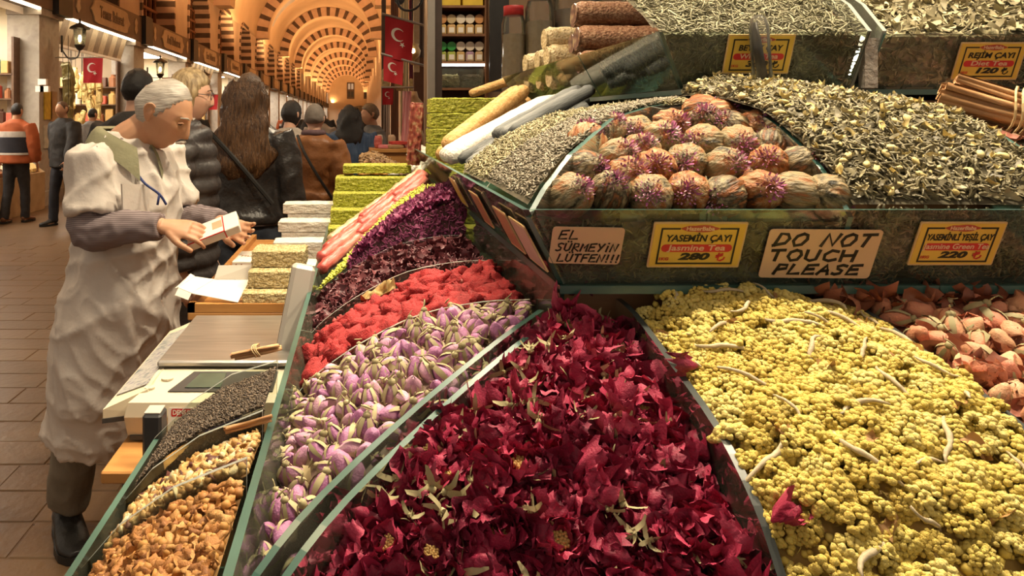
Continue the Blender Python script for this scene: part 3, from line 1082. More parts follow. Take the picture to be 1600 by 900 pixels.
note('tan note with marker writing EL SURMEYIN LUTFEN', put_m(915, 382), (PI / 2 + tm, 0.02, 0), 0.094, 0.056,
     [('EL', -.038, .010, .013, .014, .2), ('SÜRMEYİN', -.040, -.008, .0115, .0108, .2), ('LÜTFEN!!!', -.036, -.0245, .0115, .0105, .2)], .0022)
note('large tan note with marker writing DO NOT TOUCH PLEASE', put_m(1279, 395), (PI / 2 + tm, 0.01, 0), 0.148, 0.075,
     [('DO NOT', -.066, .013, .018, .0235, .3), ('TOUCH', -.066, -.010, .016, .0235, .1), ('PLEASE', -.056, -.031, .0145, .0195, .3)], .0042)
# cards on the side pane, seen edge-on
ts = math.atan2(0.057, 0.107)
for i, (y, lab) in enumerate(((1.03, 'pink note on the side pane nearest the corner'), (1.16, 'brown price card on the side pane, second from the corner'), (1.42, 'brown price card on the side pane, third from the corner'), (1.75, 'price card on the side pane by the grey rolls'))):
    r = empty('side_price_card', (0.2375, y, 1.3475), lab, 'price card', 'cards on the side pane')
    r.rotation_euler = (PI / 2 + ts, 0, -PI / 2)
    r.location = Vector((0.2375, y, 1.3475)) + Vector((-0.004, 0, -0.002))
    b = MB()
    lay(b, rrect(0.105, 0.07, .003, 3), -0.002, 0.0)
    b.build('backing', CARDB, r)
    f = MB()
    lay(f, rrect(0.097, 0.062, .003, 3), 0.0, 0.0004)
    f.build('face', [M('note_pink', (.52, .33, .27), rough=.6), M('card_brown', (.36, .17, .08), rough=.5), M('card_brown', (.36, .17, .08), rough=.5), CARDY][i], r)
# ================================================================== GOODS
import bmesh
def ico(sub, r=1.0):
    bm = bmesh.new()
    bmesh.ops.create_icosphere(bm, subdivisions=sub, radius=r)
    bm.verts.ensure_lookup_table()
    V = np.array([v.co[:] for v in bm.verts])
    T = np.array([[v.index for v in f.verts] for f in bm.faces], dtype=np.int32)
    bm.free()
    return V, T
ICO1, ICO2, ICO3 = ico(1), ico(2), ico(3)

def cat(parts):
    Vs, Ts, o = [], [], 0
    for V, T in parts:
        Vs.append(V)
        Ts.append(T + o)
        o += len(V)
    return np.concatenate(Vs), np.concatenate(Ts)

def rotm3(ax, ay, az):
    return np.array((Matrix.Rotation(az, 3, 'Z') @ Matrix.Rotation(ay, 3, 'Y') @ Matrix.Rotation(ax, 3, 'X')))

def grid_vt(nu, nv, f):
    V = np.array([f(i / nu, j / nv) for j in range(nv + 1) for i in range(nu + 1)], dtype=float)
    T = []
    for j in range(nv):
        for i in range(nu):
            a = j * (nu + 1) + i
            T += [(a, a + 1, a + nu + 2), (a, a + nu + 2, a + nu + 1)]
    return V, np.array(T, dtype=np.int32)

def rn(a, b):
    return random.uniform(a, b)

# ---- small shapes (unit: about 1 long)
def p_curl(bend=1.2, r=0.07, seg=5, n=3, wob=.15):
    """a twisted dry leaf"""
    b = rn(.4, 1) * bend * random.choice((-1, 1))
    pts, x, y, z, a, e = [], 0, 0, 0, rn(0, 6), rn(-.3, .3)
    for i in range(seg + 1):
        pts.append(Vector((x, y, z)))
        a += b / seg + rn(-wob, wob)
        x += math.cos(a) / seg
        y += math.sin(a) / seg
        z += math.sin(e + i * .6) * .25 / seg
    c = sum(pts, Vector()) / len(pts)
    pts = [p - c for p in pts]
    rad = [(r * (.35 + .9 * math.sin(PI * (i + .6) / (seg + 1.2))) * rn(.75, 1.2),) * 2 for i in range(seg + 1)]
    mb = MB()
    ring_faces_into(mb, *tube_rings(pts, rad, n), n=n)
    return np.array(mb.v), tri(mb.f)

def p_flake(w=.5, cup=.25, n=2):
    c1, c2 = rn(-cup, cup), rn(.2, 1) * cup
    wv = rn(0, 6)
    def f(u, v):
        x, y = u - .5, (v - .5) * w
        taper = 1 - .7 * abs(2 * u - 1) ** 2
        return (x, y * taper, c2 * (4 * x * x) + c1 * y * 3 + .06 * math.sin(7 * u + wv))
    return grid_vt(3, n, f)

def p_seed(l=1.0, w=.4):
    V, T = ICO1 if False else (np.array([(1, 0, 0), (-1, 0, 0), (0, 1, 0), (0, -1, 0), (0, 0, 1), (0, 0, -1)], float), np.array([(0, 2, 4), (2, 1, 4), (1, 3, 4), (3, 0, 4), (2, 0, 5), (1, 2, 5), (3, 1, 5), (0, 3, 5)]))
    return V * np.array([l * .5, w * .5 * rn(.7, 1.2), w * .5 * rn(.6, 1)]), T

def p_blob(sub=1, amp=.25, fr=1.6, flat=(1, 1, 1), seed=None):
    V, T = (ICO1, ICO2, ICO3)[sub - 1]
    V = V.copy() * .5
    s = Vector((rn(-50, 50), rn(-50, 50), rn(-50, 50)))
    for i, v in enumerate(V):
        d = mnoise.noise(Vector(v) * fr * 2 + s)
        V[i] = v * (1 + amp * 2 * d)
    return V * np.array(flat), T

def p_petal(curl=.5, crumple=.10, w=.9, n=6, hf=0.0):
    a, b, s = rn(.2, 1) * curl, rn(-.4, .8) * curl, Vector((rn(-9, 9), rn(-9, 9), 0))
    def f(u, v):
        x, y = u - .5, v - .5
        wd = w * (0.25 + 0.75 * math.sin(min(1, u * 1.15 + .02) * PI * .58)) * (1 - .18 * max(0, u - .8) * 5 * abs(y))
        n1 = mnoise.noise(Vector((x * 3.1, y * 3.1, 0)) + s)
        n2 = mnoise.noise(Vector((x * 7, y * 7, 3)) + s)
        n3 = mnoise.noise(Vector((x * 14, y * 14, 7)) + s) if hf else 0
        rag = 1 + (.09 * mnoise.noise(Vector((x * 9, y * 9, 11)) + s) if hf else 0)
        return ((x + .05 * n2) * rag, (y * wd + .04 * n1) * rag, a * (4 * y * y) * .5 + b * x * x * 2.4 + crumple * (1.6 * n1 + .9 * n2) + hf * n3)
    return grid_vt(n, n, f)

def xf(vt, s=1.0, rot=(0, 0, 0), t=(0, 0, 0)):
    V, T = vt
    return V @ rotm3(*rot).T * s + np.array(t), T

def mesh_of(name, vt, mat, smooth=True):
    me = mk_mesh(name, vt[0], vt[1], smooth=smooth)
    me.materials.append(mat)
    return me

# ---- heaps: uncountable goods as one object with a bed underneath
def quad_pt(q, u, v):
    a, b, c, d = [np.asarray(p, float) for p in q]
    return (a * (1 - u) + b * u) * (1 - v) + (d * (1 - u) + c * u) * v

def heap(name, label, cat_, quad, zf, n, protos, smin, smax, mat, bedmat, tilt=.5, lift=.004, layers=.006, bed=True, nb=18, edge=0.008, walls=()):
    Vs, Ts, Ms, off = [], [], [], 0
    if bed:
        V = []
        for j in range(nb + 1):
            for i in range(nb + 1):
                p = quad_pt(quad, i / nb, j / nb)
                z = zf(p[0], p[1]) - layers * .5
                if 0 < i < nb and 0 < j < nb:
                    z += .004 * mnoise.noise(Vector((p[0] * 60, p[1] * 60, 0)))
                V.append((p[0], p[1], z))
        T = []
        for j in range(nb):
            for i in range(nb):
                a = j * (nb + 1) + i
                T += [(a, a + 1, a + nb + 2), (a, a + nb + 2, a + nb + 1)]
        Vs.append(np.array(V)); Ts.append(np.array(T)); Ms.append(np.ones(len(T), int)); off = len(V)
    for (c0, c1, c2, c3, wn) in walls:
        P_ = [Vector(c) for c in (c0, c1, c2, c3)]
        nn_ = (P_[1] - P_[0]).cross(P_[3] - P_[0]).normalized()
        gw = 6
        V = [tuple((P_[0] * (1 - u) + P_[1] * u) * (1 - v) + (P_[3] * (1 - u) + P_[2] * u) * v) for v in np.linspace(0, 1, gw) for u in np.linspace(0, 1, gw)]
        T = []
        for j in range(gw - 1):
            for i in range(gw - 1):
                a = j * gw + i
                T += [(a, a + 1, a + gw + 1), (a, a + gw + 1, a + gw)]
        Vs.append(np.array(V)); Ts.append(np.array(T) + off); Ms.append(np.ones(len(T), int)); off += len(V)
        qt = np.array(nn_.to_track_quat('Z', 'Y').to_matrix())
        for _ in range(wn):
            u, v = random.random(), random.random()
            p = (P_[0] * (1 - u) + P_[1] * u) * (1 - v) + (P_[3] * (1 - u) + P_[2] * u) * v
            V, T = random.choice(protos)
            R = qt @ rotm3(random.gauss(0, .2), random.gauss(0, .2), rn(0, 6.28))
            Vs.append(V @ R.T * rn(smin, smax) + np.array(p)); Ts.append(T + off); Ms.append(np.zeros(len(T), int)); off += len(V)
    m = max(1, int(math.sqrt(n)))
    k = 0
    for idx in range(n):
        u = ((idx % m) + random.random()) / m
        v = min(1, ((idx // m) + random.random()) / (n / m))
        u, v = edge + u * (1 - 2 * edge), edge + v * (1 - 2 * edge)
        p = quad_pt(quad, u, v)
        z0 = zf(p[0], p[1])
        e = .012
        gx, gy = (zf(p[0] + e, p[1]) - z0) / e, (zf(p[0], p[1] + e) - z0) / e
        s = rn(smin, smax)
        V, T = random.choice(protos)
        R = rotm3(math.atan(gy) + random.gauss(0, tilt * .5), -math.atan(gx) + random.gauss(0, tilt * .5), 0) @ rotm3(random.gauss(0, tilt * .4), 0, rn(0, 6.28))
        Vs.append(V @ R.T * s + np.array((p[0], p[1], z0 + lift + rn(-layers, layers))))
        Ts.append(T + off)
        Ms.append(np.zeros(len(T), int))
        off += len(V)
    me = mk_mesh(name, np.concatenate(Vs), np.concatenate(Ts), midx=np.concatenate(Ms))
    me.materials.append(mat)
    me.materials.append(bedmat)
    o = link(name, me)
    return tag(o, label, cat_, kind='stuff')

# ---- countable goods scattered over a heap, each its own object
def darts(quad, n, d, tries=40, edge=.03):
    pts = []
    cell = {}
    for _ in range(n * tries):
        if len(pts) >= n:
            break
        p = quad_pt(quad, rn(edge, 1 - edge), rn(edge, 1 - edge))
        c = (int(p[0] / d), int(p[1] / d))
        if any((p[0] - q[0]) ** 2 + (p[1] - q[1]) ** 2 < d * d for i in (-1, 0, 1) for j in (-1, 0, 1) for q in cell.get((c[0] + i, c[1] + j), ())):
            continue
        cell.setdefault(c, []).append(p)
        pts.append(p)
    return pts

def place(name, protos, pts, zf, smin, smax, label, cat_, group, tilt=.5, lift=.0, full=False):
    """protos: list of [(part name, mesh), ...]; first entry is the thing itself"""
    out = []
    for p in pts:
        z0 = zf(p[0], p[1])
        e = .012
        gx, gy = (zf(p[0] + e, p[1]) - z0) / e, (zf(p[0], p[1] + e) - z0) / e
        pr = random.choice(protos)
        R = Matrix.Rotation(math.atan(gy) * .8, 3, 'X') @ Matrix.Rotation(-math.atan(gx) * .8, 3, 'Y')
        if full:
            R = Matrix.Rotation(rn(0, 6.28), 3, 'Z') @ Matrix.Rotation(rn(0, 6.28), 3, 'X') @ Matrix.Rotation(rn(0, 6.28), 3, 'Z')
        else:
            R = R @ Matrix.Rotation(rn(0, 6.28), 3, 'Z') @ Matrix.Rotation(random.gauss(0, tilt), 3, 'X') @ Matrix.Rotation(random.gauss(0, tilt), 3, 'Y')
        s = rn(smin, smax)
        o = link(name, pr[0][1], None, (p[0], p[1], z0 + lift), R.to_euler(), s)
        tag(o, label, cat_, group)
        for pn, me in pr[1:]:
            link(pn, me, o)
        out.append(o)
    return out

# ------------------------------------------------------------------ colours of the goods
ROSE = M('dried_rose_petal', (0.055, 0.006, 0.018), (0.29, 0.012, 0.050), (0.52, 0.060, 0.125), src='object', mixn=.4, scale=5, rough=0.55, bump=0.5, bscale=16, bd=0.002)
ROSEI = M('dried_rose_petal_small', (0.045, 0.006, 0.016), (0.26, 0.012, 0.048), (0.48, 0.06, 0.115), src='island', mixn=.35, scale=60, rough=0.55)
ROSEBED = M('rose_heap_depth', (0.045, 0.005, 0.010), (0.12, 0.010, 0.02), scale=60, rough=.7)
SEPAL = M('dry_sepal', (0.26, 0.23, 0.10), (0.52, 0.45, 0.26), src='object', mixn=.6, scale=5, rough=.65)
STAM = M('dry_stamen', (0.42, 0.26, 0.07), (0.60, 0.42, 0.16), scale=9, rough=.7)
BUD = M('purple_rosebud', (0.24, 0.06, 0.20), (0.46, 0.20, 0.37), (0.64, 0.46, 0.44), src='object', mixn=.5, scale=4, rough=.5, bump=0.5, bscale=16, bd=0.002)
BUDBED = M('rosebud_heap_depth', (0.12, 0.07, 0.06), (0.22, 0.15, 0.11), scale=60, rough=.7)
YEL = M('yellow_everlasting', (0.40, 0.25, 0.045), (0.66, 0.52, 0.12), (0.80, 0.71, 0.32), src='object', mixn=.6, scale=7, rough=.8, bump=0.8, bscale=30, bd=0.002)
YELI = M('yellow_everlasting_small', (0.42, 0.27, 0.05), (0.66, 0.50, 0.10), (0.76, 0.64, 0.22), src='island', mixn=.35, scale=60, rough=.7)
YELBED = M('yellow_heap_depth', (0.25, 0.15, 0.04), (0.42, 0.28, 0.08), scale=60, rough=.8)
TWIG = M('pale_dry_stem', (0.40, 0.32, 0.19), (0.60, 0.51, 0.35), src='object', mixn=.5, scale=7, bump=0.5, rough=.7, bd=0.002)
PEACH = M('peach_rosebud', (0.50, 0.13, 0.09), (0.66, 0.30, 0.17), (0.68, 0.46, 0.27), src='object', mixn=.45, scale=4, rough=.6, bump=0.5, bscale=16, bd=0.002)
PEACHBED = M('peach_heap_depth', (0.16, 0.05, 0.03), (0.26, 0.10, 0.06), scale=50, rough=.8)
REDC = M('red_cockscomb', (0.25, 0.010, 0.012), (0.42, 0.022, 0.024), scale=6, rough=.7, bump=0.8, bscale=26, bd=0.004)
GTEA = M('jasmine_green_tea', (0.065, 0.055, 0.030), (0.20, 0.172, 0.095), (0.40, 0.35, 0.20), src='island', mixn=.25, scale=60, rough=.5)
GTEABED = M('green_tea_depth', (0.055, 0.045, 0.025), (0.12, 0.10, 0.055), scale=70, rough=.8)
JASM = M('jasmine_blossom', (0.62, 0.48, 0.16), (0.74, 0.62, 0.32), src='island', scale=60, rough=.6)
WTEA = M('white_tea', (0.07, 0.065, 0.035), (0.19, 0.175, 0.10), (0.38, 0.355, 0.23), src='island', mixn=.25, scale=60, rough=.5)
DTEA = M('diet_tea', (0.14, 0.12, 0.065), (0.34, 0.29, 0.165), (0.55, 0.49, 0.30), src='island', mixn=.2, scale=60, rough=.6)
KTEA = M('curled_grey_tea', (0.08, 0.068, 0.042), (0.20, 0.17, 0.115), (0.34, 0.30, 0.22), src='island', mixn=.2, scale=60, rough=.5)
KTEA2 = M('curled_olive_tea', (0.10, 0.085, 0.04), (0.24, 0.205, 0.105), (0.38, 0.34, 0.19), src='island', mixn=.2, scale=60, rough=.5)
BTEA = M('black_tea', (0.028, 0.020, 0.013), (0.085, 0.060, 0.040), (0.20, 0.145, 0.095), src='island', mixn=.15, scale=60, rough=.5)
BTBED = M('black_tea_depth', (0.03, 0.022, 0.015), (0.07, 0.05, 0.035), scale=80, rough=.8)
HIB = M('hibiscus', (0.035, 0.010, 0.014), (0.12, 0.028, 0.035), (0.22, 0.07, 0.075), src='island', mixn=.25, scale=60, rough=.45)
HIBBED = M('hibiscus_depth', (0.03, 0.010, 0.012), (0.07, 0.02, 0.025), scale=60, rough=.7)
PURP = M('purple_petals', (0.11, 0.018, 0.05), (0.27, 0.05, 0.14), (0.38, 0.13, 0.20), src='island', mixn=.3, scale=60, rough=.6)
PIST = M('chopped_pistachio', (0.36, 0.38, 0.03), (0.58, 0.60, 0.09), (0.70, 0.70, 0.20), src='island', mixn=.3, scale=60, rough=.6)
FRUIT = M('dried_fruit_bits', (0.36, 0.17, 0.045), (0.56, 0.34, 0.11), (0.70, 0.53, 0.27), src='object', mixn=.3, scale=4, rough=.6, bump=0.5, bscale=12, bd=0.002)
FRUIT2 = M('dried_orange_bits', (0.16, 0.055, 0.018), (0.38, 0.165, 0.042), (0.54, 0.31, 0.11), src='object', mixn=.3, scale=4, rough=.6, bump=0.5, bscale=12, bd=0.002)
FRUITP = M('pale_dried_apple', (.58, .46, .25), (.72, .62, .40), src='object', mixn=.4, scale=4, rough=.6, bump=.5, bscale=12, bd=.002)
FRUITD = M('dark_dried_berry', (0.07, 0.025, 0.02), (0.16, 0.05, 0.035), src='object', scale=4, rough=.5)
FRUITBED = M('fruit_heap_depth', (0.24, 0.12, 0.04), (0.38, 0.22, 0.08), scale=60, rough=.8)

# ------------------------------------------------------------------ rose petals (wedge bin at the corner)
def z_rose(x, y):
    dl = (x - (.268 - .859 * (1.012 - y))) * .76
    return pf(y - .575) - .024 + .008 * math.sin(7 * x + 5 * y) - .026 * max(0, min(1, (x - .27) / .07)) - .022 * max(0, 1 - dl / .05)
Q_ROSE = [(-0.075, 0.600), (0.352, 0.575), (0.352, 1.005), (0.270, 1.005)]
pet_me = [mesh_of('dried_rose_petal', p_petal(rn(.6, 1.7), .24, rn(.75, 1.05), 9, .07), ROSE) for _ in range(16)]
def rose_head(n=9, open_=.6):
    ps_ = []
    for i in range(n):
        k = i / n
        a = i * 2.4
        ps_.append(xf(p_petal(.9, .18, 1.0, 7, .07), .62 + .2 * k, (0, -(1.25 - open_ * k) * 1.0, 0), (0.26 + .1 * k, 0, .08)))
        V, T = ps_[-1]
        ps_[-1] = (V @ rotm3(0, 0, a).T, T)
    return cat(ps_)
head_me = [mesh_of('dried_rose', rose_head(random.choice((7, 9, 11)), rn(.3, 1.2)), ROSE) for _ in range(5)]
def stamen_disc():
    return cat([xf(p_blob(1, .1, flat=(.1, .1, .16)), 1, (0, 0, 0), (.20 * math.sqrt(i / 26) * math.cos(i * 2.4), .20 * math.sqrt(i / 26) * math.sin(i * 2.4), .17)) for i in range(26)])
stam_me = mesh_of('stamens', stamen_disc(), STAM)
def sepals(n=5, l=.8, w=.16, up=.5, z=-.1):
    out = []
    for i in range(n):
        f = p_flake(w / l * 1.0, .3)
        out.append(xf(f, l, (rn(-.4, .4), -up + rn(-.3, .3), 0), (l * .38, 0, z)))
        V, T = out[-1]
        out[-1] = (V @ rotm3(0, 0, i * 2 * PI / n + rn(-.3, .3)).T, T)
    out.append(xf(p_blob(1, .15, flat=(.26, .26, .3)), 1, (0, 0, 0), (0, 0, z - .05)))
    st_ = p_curl(.6, .06, 4, 4)
    out.append(xf(st_, .5, (0, PI / 2, 0), (0, 0, z - .35)))
    return cat(out)
sep_me = [mesh_of('calyx', sepals(), SEPAL) for _ in range(4)]
loose_sep = [mesh_of('dry_calyx', sepals(4, .9, .2, .2), SEPAL) for _ in range(3)]
LAB = 'dried crimson rose petal in the wedge-shaped corner bin'
pts = darts(Q_ROSE, 300, .0150, 80)
random.shuffle(pts)
place('dried_rose_petal', [[('p', m)] for m in pet_me], pts[:180], z_rose, .027, .043, LAB, 'petal', 'dried rose petals in the corner bin', .65, .006)
H = [[('h', m), ('calyx', random.choice(sep_me))] for m in head_me] + [[('h', head_me[1]), ('stamens', stam_me)], [('h', head_me[3]), ('stamens', stam_me)], [('h', head_me[0]), ('stamens', stam_me)]]
place('dried_rose', H, pts[180:250], z_rose, .030, .046, 'whole dried crimson rose among the petals of the corner bin', 'dried rose', 'dried roses in the corner bin', .6, .010)
place('dry_calyx', [[('c', m)] for m in loose_sep], pts[250:300], z_rose, .019, .030, 'green-beige dry rose calyx lying among the crimson petals', 'calyx', 'loose calyxes among the rose petals', .6, .024)
heap('dried_rose_petals', 'deeper crushed crimson rose petals filling the corner bin', 'petals', Q_ROSE, lambda x, y: z_rose(x, y) - .004, 1900, [p_petal(rn(.6, 1.5), .24, .9, 6, .07) for _ in range(14)] + [p_flake(.3, .5)], .018, .034, ROSEI, ROSEBED, 1.2, .002, .006)
# petals on top of the neighbouring glass edge
for i, (x, y, z) in enumerate(((0.375, .83, 1.243), (0.372, .655, 1.165), (0.30, 1.01, 1.285), (0.265, .975, 1.268))):
    o = link('dried_rose_petal', pet_me[i], None, (x, y, z), (rn(0, 2), rn(-.5, .5), rn(0, 6)), .034)
    tag(o, ['stray crimson petal on the glass edge beside the yellow flowers', 'stray crimson petal low on the yellow flower bin edge', 'petal at the very back of the corner bin', 'dry petal at the back tip of the mitred divider'][i], 'petal', 'stray rose petals')

# ------------------------------------------------------------------ purple rosebuds
def bud_body(twist=1.0, openness=.0):
    n, m = 14, 11
    ph = rn(0, 6)
    V, rows = [], []
    for j in range(m + 1):
        t = j / m
        r = .30 * math.sin(PI * min(1, t * .93 + .07)) ** .75 * (1 - .15 * t) + openness * .14 * t * t
        for i in range(n):
            a = 2 * PI * i / n
            saw = ((3 * a / (2 * PI) + t * twist + ph) % 1.0)
            saw += .35 * mnoise.noise(Vector((math.cos(a) * 5, math.sin(a) * 5, t * 6 + ph)))
            rr = r * (1 + .20 * (saw - .5)) + .02 * mnoise.noise(Vector((math.cos(a) * 2, math.sin(a) * 2, t * 3 + ph)))
            V.append((rr * math.cos(a), rr * math.sin(a), -.42 + .92 * t))
    V.append((0, 0, .42))
    V.append((0, 0, -.44))
    T = []
    for j in range(m):
        for i in range(n):
            a, b = j * n + i, j * n + (i + 1) % n
            T += [(a, b, b + n), (a, b + n, a + n)]
    k = m * n
    for i in range(n):
        T.append((k + i, k + (i + 1) % n, len(V) - 2))
        T.append(((i + 1) % n, i, len(V) - 1))
    return np.array(V), np.array(T)
def bud_calyx():
    out = []
    for i in range(5):
        w0, tw, ln = rn(.10, .15), rn(-.3, .3), rn(.75, 1.05)
        fl = rn(.0, .10)
        def f(u, v):
            t = u * ln
            r = .31 * math.sin(PI * min(1, t * .9 + .10)) ** .75 * (1 - .1 * t) + .022 + fl * u * u
            a = (v - .5) * 2 * w0 * 3.2 * (1 - u * .85) + tw * u
            return (r * math.cos(a), r * math.sin(a), -.44 + .88 * t)
        V, T = grid_vt(5, 2, f)
        out.append((V @ rotm3(0, 0, i * 2 * PI / 5 + rn(-.2, .2)).T, T))
    out.append(xf(p_blob(1, .12, flat=(.28, .28, .28)), 1, (0, 0, 0), (0, 0, -.48)))
    out.append(xf(p_curl(.5, .07, 3, 4), .38, (0, PI / 2, 0), (0, 0, -.70)))
    return cat(out)
bud_me = [mesh_of('rosebud', bud_body(rn(.5, 1.5), random.choice((0, 0, .3, .7))), BUD) for _ in range(8)]
cal_me = [mesh_of('calyx', bud_calyx(), SEPAL) for _ in range(6)]
def z_bud(x, y):
    dl = ((.252 - .839 * (1.035 - y)) - x) * .76
    return ps(x + .117) - .012 - .018 * max(0, .85 - y) / .25 - .020 * max(0, min(1, 1 - dl / .045))
Q_BUD = [(-0.100, 0.600), (0.250, 1.005), (0.258, 1.143), (-0.104, 1.143)]
protos = [[('b', random.choice(bud_me)), ('calyx', random.choice(cal_me))] for _ in range(24)]
pts = darts(Q_BUD, 260, .0195, 60, edge=.02)
place('purple_rosebud', protos, pts, z_bud, .030, .041, 'dried purple rosebud in the side bin left of the mitred divider', 'rosebud', 'dried purple rosebuds', .9, .004, full=True)
heap('rosebud_crumbs', 'small dry sepals and stems between the purple rosebuds', 'dried sepals', Q_BUD, z_bud, 520, [xf(p_flake(.5, .5), 1) for _ in range(5)] + [p_curl(.8, .07) for _ in range(4)], .014, .026, M('sepal_crumbs', (.22, .17, .09), (.42, .33, .18), (.40, .22, .32), src='island'), BUDBED, 1.2, -.004, .008)

# ------------------------------------------------------------------ yellow everlasting flowers
def cluster(n=60, r=.40):
    out = []
    for i in range(n):
        zz = 1 - 1.15 * (i + .5) / n
        a = i * 2.4 + rn(-.3, .3)
        q = math.sqrt(max(0, 1 - zz * zz))
        s = rn(.11, .19)
        V, T = ICO2
        V = V * .5 * s * np.array((1, 1, .9))
        nz_ = np.array([1 + .42 * mnoise.noise(Vector(v) * 26 / s * .3 + Vector((i, 0, 0))) for v in V])[:, None]
        out.append((V * nz_ + np.array((r * q * math.cos(a) * rn(.8, 1.1), r * q * math.sin(a) * rn(.8, 1.1), r * .75 * zz * rn(.85, 1.1))), T))
    return cat(out)
clu_me = [mesh_of('yellow_flower_cluster', cluster(random.choice((56, 66, 76)), rn(.34, .42)), YEL, False) for _ in range(8)]
stem_me = [mesh_of('stem', xf(p_curl(.8, .05, 5, 4), 1.1, (0, .9, rn(0, 6)), (.1, 0, -.45)), TWIG) for _ in range(3)]
def z_yel(x, y):
    u = (x - .37) / .30
    return pf(y - .575) - .010 - .014 * max(0, 1 - u / .12) + .018 * math.sin(PI * min(1, max(0, u))) + .006 * math.sin(21 * x + 17 * y)
Q_YEL = [(0.369, 0.575), (0.665, 0.575), (0.665, 1.000), (0.369, 1.000)]
protos = [[('c', m)] for m in clu_me] + [[('c', m), ('stem', random.choice(stem_me))] for m in clu_me[:3]]
pts = darts(Q_YEL, 270, .0180, 60, edge=.02)
place('yellow_flower_cluster', protos, pts, z_yel, .034, .050, 'cluster of small yellow everlasting flowers in the middle front bin', 'dried flower', 'yellow everlasting flower clusters', .5, .004)
heap('yellow_flower_crumbs', 'loose yellow florets and stems filling the front bin', 'dried flowers', Q_YEL, z_yel, 3200, [p_blob(1, .15) for _ in range(5)] + [p_curl(.5, .06) for _ in range(2)], .005, .011, YELI, YELBED, 1.0, -.001, .006)
twm = [mesh_of('dried_twig', p_curl(1.3, .034, 9, 5, .45), TWIG) for _ in range(7)]
tp = darts(Q_YEL, 34, .036)
place('dried_twig', [[('t', m)] for m in twm], tp, z_yel, .04, .075, 'pale fuzzy dry stem lying on the yellow flowers', 'stem', 'dry stems among the yellow flowers', .25, .017)
brm = [mesh_of('brown_leaf_curl', p_petal(.5, .16, .7, 6, .1), M('brown_dry_leaf', (.30, .15, .05), (.42, .24, .09), src='object', rough=.6)) for _ in range(3)]
place('brown_leaf_curl', [[('t', m)] for m in brm], darts(Q_YEL, 16, .05), z_yel, .018, .028, 'curled brown dry leaf between the yellow flowers', 'leaf', 'brown leaves among the yellow flowers', .4, .013)

# ------------------------------------------------------------------ peach rosebuds
def z_peach(x, y):
    return pf(y - .575) - .010 + .012 * math.sin((x - .68) * 10)
Q_PEA = [(0.684, 0.60), (0.978, 0.60), (0.978, 1.000), (0.684, 1.000)]
pb = [mesh_of('peach_rosebud', bud_body(rn(.5, 1.5), random.choice((.2, .6, .9))), PEACH) for _ in range(6)]
ph = [mesh_of('peach_rose', rose_head(9, rn(.0, .4)), PEACH) for _ in range(3)]
protos = [[('b', random.choice(pb)), ('calyx', random.choice(cal_me))] for _ in range(10)] + [[('b', random.choice(pb))] for _ in range(6)] + [[('b', m)] for m in ph]
pts = darts(Q_PEA, 190, .0225, 60)
place('peach_rosebud', protos, pts, z_peach, .033, .046, 'dried peach-pink rosebud in the bin at the right edge', 'rosebud', 'dried peach rosebuds', .9, .004, full=True)
heap('peach_petal_crumbs', 'loose brown-red petals under the peach rosebuds', 'petals', Q_PEA, z_peach, 420, [p_petal(.8, .12, n=4) for _ in range(6)], .016, .030, M('peach_petal_bits', (.16, .05, .03), (.34, .12, .07), (.46, .20, .12), src='island'), PEACHBED, 1.2, 0, .006)
# brown petals at the back, against the glass
pts = darts([(0.60, .965), (0.98, .965), (0.98, 1.01), (0.60, 1.01)], 46, .012)
bp_ = [mesh_of('brown_rose_petal', p_petal(.9, .1, n=5), M('brown_rose_petal', (.13, .035, .02), (.28, .09, .045), (.36, .16, .09), src='object', rough=.55)) for _ in range(4)]
place('brown_rose_petal', [[('t', m)] for m in bp_], pts, lambda x, y: pf(y - .575) + .006, .024, .036, 'brown-red dry petal heaped against the glass behind the peach rosebuds', 'petal', 'brown petals behind the peach rosebuds', .9, .006)

# ------------------------------------------------------------------ red cockscomb
def z_side(x, y):
    return ps(x + .117) - .012
def comb():
    V, T = ICO3
    V = V.copy() * .5
    s = Vector((rn(-50, 50), rn(-50, 50), rn(-50, 50)))
    for i, v in enumerate(V):
        p = Vector(v)
        d = abs(mnoise.noise(p * 5 + s)) * 1.5 + .5 * abs(mnoise.noise(p * 12 + s)) + .5 * mnoise.noise(p * 2.2 + s)
        V[i] = v * (.72 + .55 * d)
    return V * np.array((1, .85, .6)), T
com_me = [mesh_of('red_cockscomb', comb(), REDC) for _ in range(7)]
Q_RED = [(-0.085, 1.165), (0.262, 1.165), (0.262, 1.462), (-0.095, 1.462)]
pts = darts(Q_RED, 95, .031)
pts = [p for p in pts if not (p[0] < .06 and p[1] > 1.36) and not (.02 < p[0] < .10 and p[1] > 1.38)]
place('red_cockscomb', [[('t', m)] for m in com_me], pts, lambda x, y: z_side(x, y) - .006, .045, .070, 'lumpy scarlet dried cockscomb flower in the side bin', 'dried flower', 'red cockscomb flowers', .4, .002)
heap('cockscomb_crumbs', 'dark red crumbs under the scarlet cockscombs', 'crumbs', Q_RED, lambda x, y: z_side(x, y) - .012, 800, [p_blob(1, .25) for _ in range(4)] + [p_curl(1, .07)], .006, .016, M('cockscomb_bits', (.16, .02, .02), (.34, .03, .03), (.30, .12, .09), src='island'), M('cockscomb_depth', (.12, .012, .014), (.2, .03, .03), scale=50), 1)
o = link('brown_dry_leaf', mesh_of('brown_dry_leaf', p_petal(.35, .16, .35, 8, .06), M('ochre_leaf', (.34, .22, .07), (.46, .31, .12), rough=.6)), None, (0.035, 1.38, z_side(.035, 1.3) + .016), (.5, -.35, .2), .07)
tag(o, 'long ochre dry leaf on the scarlet cockscombs', 'leaf')

